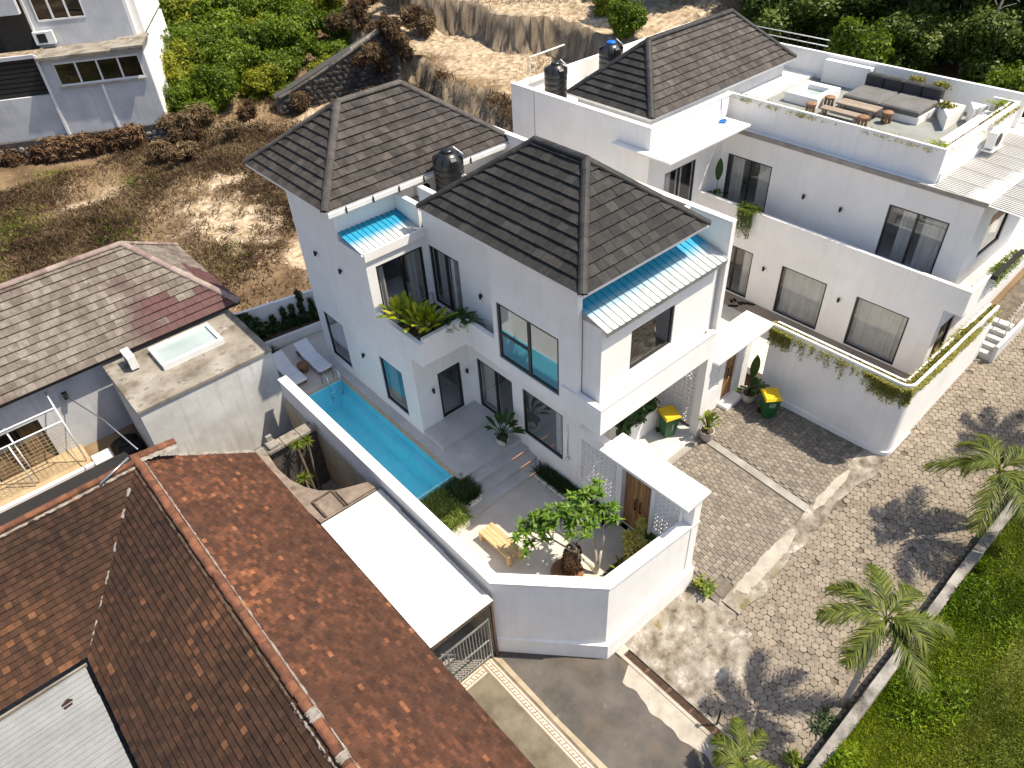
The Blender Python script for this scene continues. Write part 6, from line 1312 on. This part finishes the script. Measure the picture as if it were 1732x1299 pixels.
# palms
def make_palm(label, base, H, lean, nf, FL, seed, group='palms along the roadside wall', wide=1.0, flower=False):
    rs = random.getstate(); random.seed(seed); t = thing('palm', label, 'palm tree', base, group); st = MB(); lv = Leaves(); base = Vector(base); top = base+Vector((lean[0], lean[1], H))
    pts = [base+(top-base)*s_+Vector((lean[0]*.3*(s_*s_-s_), lean[1]*.3*(s_*s_-s_), 0)) for s_ in np.linspace(0, 1, 9)]
    st.tube(pts, [.11]+[.085-.002*i for i in range(8)], 10); st.build('trunk', 'bark_pale', t)
    s2 = MB(); s2.tube([top-Vector((0, 0, .05)), top+Vector((0, 0, .55))], [.085, .045], 10); s2.build('crownshaft', 'leaf_palm', t); ra = MB()
    hub = top+Vector((0, 0, .5))
    for i in range(nf):
        a = 2*math.pi*i/nf+random.uniform(-.2, .2); el = random.uniform(.05, 1.0); L_ = FL*random.uniform(.85, 1.1); d = Vector((math.cos(a)*math.cos(el), math.sin(a)*math.cos(el), math.sin(el))); rach = []; n = 30
        for k in range(n+1): s_ = k/n; rach.append(hub+d*L_*s_+Vector((0, 0, -.62*L_*s_*s_*(1.15 if el > .6 else .8))))
        ra.tube(rach[::5], [.018, .016, .014, .012, .009, .006, .004][:len(rach[::5])], 5)
        for k in range(3, n+1):
            s_ = k/n; tg = (rach[k]-rach[k-1]).normalized(); sd = tg.cross(Vector((0, 0, 1))); sd.normalize(); ll = .55*wide*FL/1.6*(math.sin(math.pi*(.15+.8*s_))**.7)
            for sg in (-1, 1):
                for _ in range(3): lv.blade(rach[k]+tg*random.uniform(-.02, .02), sd*sg*random.uniform(.6, .9)+tg*random.uniform(.8, 1.1)+Vector((0, 0, random.uniform(-.05, .4))), ll*random.uniform(.8, 1.1), .04, random.uniform(.25, .7), 3, shape='grass')
    ra.build('midribs', 'leaf_palm', t); lv.build('fronds', 'leaf_palm', t)
    if flower:
        lf = Leaves(); fs = MB()
        for _ in range(26):
            d = rdir(-.5, .5); q = top+Vector((.03, -.02, -.1)); e_ = q+d*random.uniform(.25, .4)+Vector((0, 0, -.12)); fs.tube([q, (q+e_)/2+Vector((0, 0, .03)), e_], [.012, .008, .004], 4)
            for _2 in range(14): lf.blade(q+(e_-q)*random.uniform(.3, 1), rdir(-1, 1), .05, .03, .1, 2)
        fs.build('flower_stalk', 'seed_pale', t); lf.build('flowers', 'seed_pale', t)
    random.setstate(rs); return t
make_palm('slim palm with a pale flower cluster leaning over the low wall', (12.15, 1.78, -1.55), 3.45, (.12, .03), 8, 1.75, 3, flower=True)
make_palm('bushy palm at the right edge of the road', (19.6, 1.85, -.65), 2.15, (-.25, .15), 10, 1.9, 8)
make_palm('palm standing outside the right edge of the view', (24.7, 1.8, 0), 2.6, (.0, .0), 9, 1.6, 12)
make_palm('palm fronds rising at the bottom edge beside the drain', (8.62, 2.55, -1.95), .55, (.0, .1), 8, 1.15, 15)
t = thing('roadside_plant', 'small bright rosette plant at the foot of the low wall', 'plant', (10.1, 1.85, zroad(10.1))); lv = Leaves()
for _ in range(44): lv.blade((10.05, 1.9, zroad(10.05)+.05), rdir(.1, 1.2), random.uniform(.25, .5), .08, .4, 4)
lv.build('foliage', 'leaf_lime', t)
t = thing('roadside_plant', 'dark low fern at the base of the leaning palm', 'plant', (11.5, 1.95, zroad(11.5))); lv = Leaves()
for _ in range(170): q = (11.4+random.uniform(-.35, .35), 1.85+random.uniform(-.18, .25), zroad(11.4)+.02); lv.blade(q, rdir(.2, 1.3), random.uniform(.15, .4), .035, .5, 3)
lv.build('foliage', 'leaf_dark', t)
t = thing('weed', 'bright green weed growing in the crack beside the drive edge', 'plant', (12.5, 6.6, -1.4)); lv = Leaves()
for _ in range(120): q = (12.3+random.uniform(-.2, .2), 6.45+random.uniform(-.25, .3), -1.42+random.uniform(0, .25)); lv.blade(q, rdir(.0, 1.2), .16, .09, .3, 3)
lv.build('foliage', 'leaf_lime', t)
# lawn: countless blades and weeds
def scatter(name, n, fx, size, mt, label, cat, upb=.6, seed=3, aspect=2.2, parent=None):
    g = np.random.default_rng(seed); P_ = fx(g, n); n = len(P_); d = g.normal(size=(n, 3)); d[:, 2] = np.abs(d[:, 2])+upb; d /= np.linalg.norm(d, axis=1)[:, None]
    s_ = np.cross(d, g.normal(size=(n, 3))); s_ /= np.linalg.norm(s_, axis=1)[:, None]; sz = (size*(.5+g.random(n)))[:, None]
    V = np.stack([P_-s_*sz*.22, P_+s_*sz*.22, P_+d*sz*aspect*.6+s_*sz*.2, P_+d*sz*aspect*.9], 1).reshape(-1, 3)
    r = np.clip(.45+.22*np.sin(P_[:, 0]*1.7+np.sin(P_[:, 1]*2.1))+.16*np.sin(P_[:, 0]*.6+P_[:, 1]*.8)+.1*np.sin(P_[:, 0]*5+3*np.sin(P_[:, 1]*4))+g.normal(size=n)*.2, 0, 1)
    me = mesh_np(name, V, np.arange(4*n), 4, r); me.materials.append(MATS[mt]); o = put(name, me, parent); tag(o, label, cat, kind='stuff'); return o
def lawn_pts(g, n):
    x = 9+g.random(n)**1.25*22; y = WY-.3-g.random(n)**1.1*8
    keep = ~((y < -.6) & (y < -3.6+x*.0) ) ; z = np.array([zlawn(a, b_) for a, b_ in zip(x, y)]); 
    pth = (np.abs(y+2.4) < .3) & (x > 12.5) & (x < 15)
    k = ~pth; return np.stack([x, y, z], 1)[k]
scatter('grass', 330000, lawn_pts, .042, 'leaf_lawn', 'dense short green lawn beyond the low wall', 'grass', seed=3)
def clover_pts(g, n):
    P_ = lawn_pts(g, n); k = np.sin(P_[:, 0]*1.3+np.sin(P_[:, 1]*1.1)*2)+np.sin(P_[:, 1]*1.7+P_[:, 0]*.4)+g.normal(size=len(P_))*.8 > .3; P_ = P_[k]; P_[:, 2] += g.random(len(P_))*.09; return P_
scatter('clover', 70000, clover_pts, .05, 'leaf_weed', 'brighter broad-leaved patches growing through the lawn', 'weeds', upb=.15, seed=9, aspect=1.3)
def weed_pts(g, n):
    x = 9.6+g.random(n)**1.5*9; y = WY-.32-g.random(n)**2.2*1.7; hgt = g.random(n)**1.5*.42*(np.clip(np.sin(x*1.9+1)+np.sin(y*3.1+x)*.7, 0, 1.3))
    z = np.array([zlawn(a, b_) for a, b_ in zip(x, y)])+hgt; return np.stack([x, y, z], 1)
scatter('weeds', 26000, weed_pts, .07, 'leaf_weed', 'bright leafy weeds massed against the low wall', 'weeds', upb=.2, seed=4, aspect=1.5)
# trailing plants
def vines(name, label, path, n, z, drop, mt='leaf_vine', seed=1, up_=.22, cat='trailing plant', leaf=.06, side=None):
    g = random.Random(seed); t = thing(name, label, cat, (*path[0], z)); lv = Leaves(); st = MB(); segs = []; tot = 0
    for a, b_ in zip(path, path[1:]): l = math.hypot(b_[0]-a[0], b_[1]-a[1]); segs.append((tot, l, a, b_)); tot += l
    clumps = [g.random()*tot for _ in range(max(3, int(tot*1.1)))]
    for _ in range(n):
        s_ = (g.choice(clumps)+g.gauss(0, .28)) if g.random() < .8 else g.random()*tot
        s_ = min(max(0, s_), tot-1e-4); sg = [q for q in segs if q[0] <= s_][-1]; f = (s_-sg[0])/sg[1]; a, b_ = sg[2], sg[3]; x, y = a[0]+(b_[0]-a[0])*f, a[1]+(b_[1]-a[1])*f
        dx, dy = (b_[0]-a[0])/sg[1], (b_[1]-a[1])/sg[1]; ox, oy = side(dx, dy) if side else (dy, -dx)
        if g.random() < .55:      # upright tuft
            for _2 in range(5): lv.blade((x+g.uniform(-.08, .08), y+g.uniform(-.08, .08), z), rdir(.2, 1.4), g.uniform(.08, up_), .045, .4, 2)
        else:                       # strand hanging outside
            L_ = drop*g.random()**1.6; m_ = int(4+L_*34); px, py = x+ox*.235, y+oy*.235
            for k in range(m_):
                q = (px+g.uniform(-.05, .05)+ox*.02, py+g.uniform(-.05, .05)+oy*.02, z+.04-L_*k/m_); lv.blade(q, rdir(-.9, .7), leaf*g.uniform(.7, 1.6), .035, .3, 2)
    lv.build('foliage', mt, t); return t
pth = path_off(.17)
vines('trailing_plant', 'yellow-green creeper hanging from the wall facing the drive', [(p[0], p[1]) for p in pth[:7]], 1000, 2.47, .8, seed=2, side=lambda dx, dy: (dy, -dx))
vines('trailing_plant', 'yellow-green planting filling the trough along the road side', [(p[0], p[1]) for p in pth[6:]], 1500, 2.47, .16, seed=3, up_=.36, side=lambda dx, dy: (dy, -dx))
vines('trailing_plant', 'sparse trailing plants along the long roof terrace parapet', [(25.98, 16.8), (25.98, 8.6)], 260, 7.52, .12, seed=4, up_=.28, side=lambda dx, dy: (dy, -dx))
vines('trailing_plant', 'dry low plants in the short roof terrace trough', [(26.2, 8.48), (31.5, 8.48)], 150, 7.5, .1, seed=5, up_=.3, side=lambda dx, dy: (dy, -dx))
vines('trailing_plant', 'long hanging creeper on the balcony of the right-hand villa', [(24.3, 14.5), (24.3, 13.9)], 200, 4.05, 1.25, 'leaf_grass', seed=6, up_=.5, side=lambda dx, dy: (-1.0, 0))
vines('trailing_plant', 'hanging plants on the roadside balcony corner', [(25.7, 5.65), (27.9, 5.65)], 170, 4.05, .6, 'leaf_grass', seed=7, side=lambda dx, dy: (0, -1.0))
t = thing('balcony_trough', 'long dark trough hung on the roadside balcony', 'planter', (26.8, 5.5, 4)); b = MB(); b.box(25.6, 28.0, 5.40, 5.56, 3.98, 4.14); b.build('box', 'metal_black', t)
def small_palm(label, x, y, z):
    t = thing('potted_palm', label, 'palm', (x, y, z)); lv = Leaves()
    for _ in range(16):
        a = random.uniform(0, 6.28); d = Vector((math.cos(a), math.sin(a), random.uniform(.3, 1.4))).normalized(); L_ = random.uniform(.45, .7); prev = None
        for k in range(12):
            s_ = k/12; q = Vector((x, y, z+.1))+d*L_*s_+Vector((0, 0, -.5*L_*s_*s_)); sd = d.cross(Vector((0, 0, 1))).normalized()
            for sg in (-1, 1): lv.blade(q, sd*sg+d*.7, .2*(1-s_*.6), .025, .3, 2, shape='grass')
    lv.build('fronds', 'leaf_strelitzia', t); b = MB(); b.tube([(x, y, z-.1), (x, y, z+.14)], [.06, .04], 8); b.build('trunk', 'bark', t)
small_palm('small feathery palm at the near corner of the roof terrace', 26.25, 8.75, 7.4); small_palm('small feathery palm at the far corner of the roof terrace', 31.3, 8.9, 7.4)
for k, (x, y, z, L) in enumerate(((31.9, 12.2, 7.5, 'low plants behind the middle of the grey sofa'), (31.9, 11.2, 7.5, 'low plants behind the end of the grey sofa'), (30.9, 10.5, 7.16, 'small plant in the triangular planter by the sofa'))):
    t = thing('terrace_plant', L, 'plant', (x, y, z)); me = cloud(260, [(x, y, z+.06, .2, .35, .16)], .07, 'leaf_vine', 'foliage', shell=.1, seed=20+k); put('foliage', me, t)
# spiky plants in the light well
t = thing('dracaena', 'two-trunked spiky plant growing out of the dark light well', 'shrub', (5.5, 17.6, -1.9)); st = MB(); lv = Leaves()
for (p, q) in (((5.5, 17.5, -1.9), (6.0, 18.7, .6)), ((5.4, 17.4, -1.9), (5.6, 18.65, .75)), ((5.3, 17.3, -1.9), (5.25, 17.9, -.1)), ((5.3, 17.2, -1.9), (5.35, 17.0, -.5))):
    st.tube([p, ((p[0]+q[0])/2, (p[1]+q[1])/2+.05, (p[2]+q[2])/2), q], [.07, .055, .04], 7)
    for _ in range(70): lv.blade(q, rdir(-.2, 1.4), random.uniform(.25, .42), .035, .35, 3, shape='grass')
st.build('trunk', 'bark_dark', t); lv.build('foliage', 'leaf_lime', t)
def twig_lobes(n, cs, seed):
    g = random.Random(seed); out = []
    for _ in range(n):
        c = g.choice(cs); out.append((c[0]+g.gauss(0, 1.0), c[1]+g.gauss(0, .6), c[2]+g.uniform(-.6, .5), g.uniform(.3, .9), g.uniform(.3, .7), g.uniform(.25, .7)))
    return out
# dry brush and green weeds over the fallow field
def field_pts(x0, x1, y0, y1, cond):
    def f(g, n):
        x = x0+(x1-x0)*g.random(n); y = y0+(y1-y0)*g.random(n); d = np.sin(x*.55+1.2*np.sin(y*.4))+np.sin(y*.62+1.7*np.sin(x*.33)); k = cond(x, y, d, g)
        x, y = x[k], y[k]; z = np.array([gz(a, b_) for a, b_ in zip(x, y)]); return np.stack([x, y, z+g.random(len(x))*.16], 1)
    return f
def pale(x, y, g):
    k = np.ones(len(x), bool)
    for px, py, rx_, ry_ in PALE: k &= ((x-px)/rx_)**2+((y-py)/ry_)**2 > .9-.9*g.random(len(x))**2+.4*np.sin(x*3)*np.sin(y*2.6)
    return k
scatter('dry_brush', 330000, field_pts(-6, 29, 26.8, 51, lambda x, y, d, g: (d+g.normal(size=len(x))*1.1 > -.1) & ~((x < 8) & (y < 32)) & ~((x < 12.2) & (y < 27.5)) & pale(x, y, g)), .085, 'dry_brush', 'dry brown scrub covering the fallow field', 'scrub', upb=.15, seed=11, aspect=3.2)
scatter('field_weeds', 80000, field_pts(-8, 14, 32, 52, lambda x, y, d, g: (np.sin(x*.9+2)*np.sin(y*.5+.5)+.6*(5-x)/5+g.normal(size=len(x))*.45 > .68)), .10, 'leaf_weed', 'patches of green weeds on the fallow field', 'weeds', upb=.3, seed=12, aspect=1.6)
scatter('field_stones', 5000, field_pts(-2, 34, 27, 52, lambda x, y, d, g: (d+g.normal(size=len(x))*.5 < .4) & ~((x < 8) & (y < 32))), .07, 'limestone', 'pale limestone chips strewn over the bare soil', 'stones', upb=.1, seed=13, aspect=.7)
scatter('shelf_scrub', 22000, field_pts(28, 45, 36, 60, lambda x, y, d, g: d+g.normal(size=len(x))*.5 > .9), .09, 'dry_brush', 'dry scrub on the pale quarry shelf', 'scrub', upb=.25, seed=14, aspect=1.6)
me = cloud(16000, [(13.9-.885*q_-.2, 50.4+.465*q_-.45, z_, .75, .45, .75) for q_, z_ in ((3.2, .9), (4.2, .7), (5.2, .9), (6.0, .7), (6.9, .9), (7.8, .6), (2.2, 1.1), (9.6, .5), (10.6, .7))], .10, 'dead_vine', 'dead_creeper', shell=.3, seed=15, aspect=4); tag(put('dead_creeper', me), 'rust-brown dead creeper hanging over the rubble base', 'creeper')
me = cloud(42000, twig_lobes(40, ((15.5, 49.0, 1.2), (18.5, 48.0, 1.6), (17.0, 46.5, 1.0), (21.0, 46.6, 1.3), (25.5, 45.0, 1.4), (13.0, 47.2, .7), (28.4, 45.0, 3.6), (28.2, 44.6, 4.8)), 5), .06, 'dry_brush', 'dry_bush', shell=.2, seed=16, aspect=7.0); tag(put('dry_bush', me), 'tangled brown dead bush at the foot of the rubble wall', 'bush')
me = cloud(32000, twig_lobes(34, ((29.5, 52.0, 4.8), (32.0, 53.0, 5.8), (35.0, 52.5, 6.0), (32.8, 48.3, 4.4), (37, 50.5, 6.8)), 6), .065, 'dry_brush', 'dry_bush', shell=.15, seed=17, aspect=7.0); tag(put('dry_bush', me), 'tangled brown dry bush above the quarry shelf', 'bush')
# bushes and trees: a few crowns, copied
def lobes(r_, h, n, seed, base=.25):
    g = random.Random(seed); out = [(0, 0, h*.55, r_*.65, r_*.65, h*.42)]
    for _ in range(n): a = g.uniform(0, 6.28); q = r_*g.uniform(.35, .8); out.append((math.cos(a)*q, math.sin(a)*q, h*g.uniform(base, .85), r_*g.uniform(.22, .42), r_*g.uniform(.22, .42), h*g.uniform(.14, .28)))
    return out
BUSH = [cloud(13000, lobes(1.5, 1.9, 16, 60+k, .1), .08, m_, 'crown', shell=.45, seed=60+k) for k, m_ in enumerate(('leaf_bush', 'leaf_bush', 'leaf_yellowish', 'leaf_bush'))]
TREE = [cloud(20000, lobes(2.8, 3.6, 20, 70+k, .05), .13, 'leaf_forest', 'crown', shell=.45, seed=70+k, var=v_) for k, v_ in enumerate(((0, .8), (.1, 1), (.25, 1)))]
def limb_mesh(h, seed, limbs=True):
    g = random.Random(seed); b = MB(); top = (g.uniform(-.4, .4), g.uniform(-.4, .4), h); b.tube([(0, 0, -.3), (g.uniform(-.15, .15), g.uniform(-.15, .15), h*.5), top], [.17, .12, .06], 8)
    for _ in range(6 if limbs else 0): a = g.uniform(0, 6.28); z = h*g.uniform(.4, .85); L_ = g.uniform(1.0, 2.2); b.tube([(top[0]*z/h, top[1]*z/h, z), (math.cos(a)*L_*.5, math.sin(a)*L_*.5, z+.5), (math.cos(a)*L_, math.sin(a)*L_, z+g.uniform(.6, 1.6))], [.06, .045, .02], 6)
    me = b.mesh('trunk'); me.materials.append(MATS['bark']); return me
LIMB = [limb_mesh(h, 80+k) for k, h in enumerate((3.2, 4.2, 5.0))]; BSTEM = limb_mesh(.5, 90, False)
def plant(name, label, cat, x, y, crown, stem, sc, cz, group, z=None):
    t = thing(name, label, cat, (x, y, gz(x, y) if z is None else z), group); t.rotation_euler = (0, 0, random.uniform(0, 6.28)); t.scale = (sc*random.uniform(.9, 1.15), sc*random.uniform(.9, 1.15), sc*random.uniform(.75, 1.45))
    o = put('crown', crown, t, True); o.location = (0, 0, cz); o = put('trunk', stem, t, True); return t
k = 0
for (x, y, s_, m_) in ((15.2, 52.2, 1.0, 0), (16.6, 54.5, 1.3, 2), (18.2, 51.3, 1.1, 1), (17.4, 57.5, 1.5, 0), (20.3, 53.2, 1.35, 3), (20.8, 50.6, .95, 2), (19.6, 60.5, 1.7, 1), (22.8, 56.0, 1.5, 0), (23.0, 51.6, 1.15, 1), (22.4, 64.0, 1.9, 2), (25.2, 53.6, 1.3, 3), (25.6, 59.5, 1.7, 0), (25.0, 49.6, .85, 2), (27.6, 56.6, 1.5, 1), (28.8, 62.5, 1.8, 3), (27.3, 51.6, 1.1, 0), (30.8, 59.2, 1.5, 2), (33.5, 63.0, 1.8, 1), (18.0, 66, 2.0, 3), (26, 69, 2.2, 0), (16.2, 50.9, .9, 1), (14.9, 56.8, 1.3, 2), (18.6, 55.6, 1.4, 1), (21.4, 58.2, 1.5, 3), (24.2, 62, 1.7, 1), (20.2, 56.4, 1.4, 0), (26.6, 62.8, 1.7, 2), (24.4, 57.3, 1.4, 2), (29.6, 54.6, 1.1, 1), (22.0, 48.9, .7, 0), (30.6, 65, 1.9, 0), (23.6, 66.5, 2, 3), (28, 59.2, 1.5, 1), (14.2, 64, 1.6, 0), (20.6, 64.5, 1.9, 1), (36.5, 60, 1.6, 0), (40, 57, 1.5, 1), (16.2, 62, 1.6, 1), (32, 69, 2.2, 2), (38.5, 64, 2, 3)):
    nm = 'light yellow-green bush' if m_ == 2 else 'dense green bush'
    plant('bush', nm+' on the slope above the rubble wall', 'bush', x, y, BUSH[m_], BSTEM, s_, -.1, 'yellow-green bushes on the slope' if m_ == 2 else 'green bushes on the slope'); k += 1
for (x, y, s_, m_, l_) in ((44.5, 41.0, 1.0, 0, 1), (41.8, 32.6, .75, 0, 0), (45.5, 34.5, 1.0, 0, 1), (44.5, 26.0, .85, 1, 0), (47.5, 28.6, 1.1, 0, 1), (46.5, 22.0, .95, 1, 0), (50.5, 25.0, 1.2, 0, 1), (48.0, 17.5, 1.0, 2, 0), (52.5, 20.5, 1.25, 1, 1), (48.5, 12.8, 1.0, 0, 0), (53.5, 15.0, 1.3, 2, 1), (57, 26, 1.5, 0, 1), (56, 34, 1.5, 0, 1), (51, 37, 1.2, 0, 1), (59, 19, 1.5, 1, 1), (52.5, 8.5, 1.2, 0, 1), (58, 10, 1.5, 1, 1), (49, 45, 1.1, 0, 0), (52, 50, 1.4, 0, 1), (64, 24, 1.8, 1, 1), (63, 40, 1.8, 0, 1), (44.0, 17.8, .7, 1, 0), (44.6, 14.2, .75, 1, 0), (45.5, 9.5, .8, 2, 0), (66, 13, 1.8, 0, 1), (45.8, 46.5, .9, 0, 0)):
    plant('forest_tree', ['dark leafy tree in the wood beyond the roof terrace', 'mid-green leafy tree in the wood beyond the roof terrace', 'bright green leafy tree in the wood beyond the roof terrace'][m_], 'tree', x, y, TREE[m_], LIMB[l_], s_*1.15, 1.2+l_*.9, ['dark trees of the wood', 'mid-green trees of the wood', 'bright green trees of the wood'][m_])
for (x, y, s_, m_) in ((38.5, 21.5, 1.1, 1), (38.8, 16.0, 1.2, 0), (39.5, 12.5, 1.2, 3), (40.5, 26, 1.2, 1), (37.5, 28, .9, 2), (40, 8.5, 1.3, 0), (36.5, 31.5, .9, 1), (39.5, 35.5, .9, 2), (41.5, 19, 1.5, 1), (42, 11, 1.5, 0)):
    plant('bush', 'low bush between the wood and the right-hand villa' if m_ != 2 else 'pale low bush between the wood and the right-hand villa', 'bush', x, y, BUSH[m_], BSTEM, s_, -.1, 'pale undergrowth bushes' if m_ == 2 else 'undergrowth bushes')
for k, (p, q, r_) in enumerate((((45.5, 15.5, 3.5), (43.0, 13.5, 9.5), .09), ((46, 16, 3.5), (46.8, 17.5, 10), .08), ((44.5, 21.5, 3.5), (44.0, 24, 9.5), .07))):
    b = MB(); p, q = Vector(p), Vector(q); b.tube([p, (p+q)/2+Vector((.3, -.2, 0)), q], [r_, r_*.8, r_*.4], 7)
    for j in range(7): c = p+(q-p)*random.uniform(.2, .9); e_ = c+Vector((random.uniform(-2, 0), random.uniform(-1.8, 1.8), random.uniform(-.4, 1.2))); b.tube([c, (c+e_)/2+Vector((0, 0, .15)), e_], [r_*.4, r_*.3, .012], 5)
    o = b.build('bare_tree', 'bark_pale'); tag(o, ['pale bare forked trunk leaning left in the wood', 'pale bare trunk leaning right in the wood', 'thin pale bare trunk near the middle of the wood'][k], 'tree')
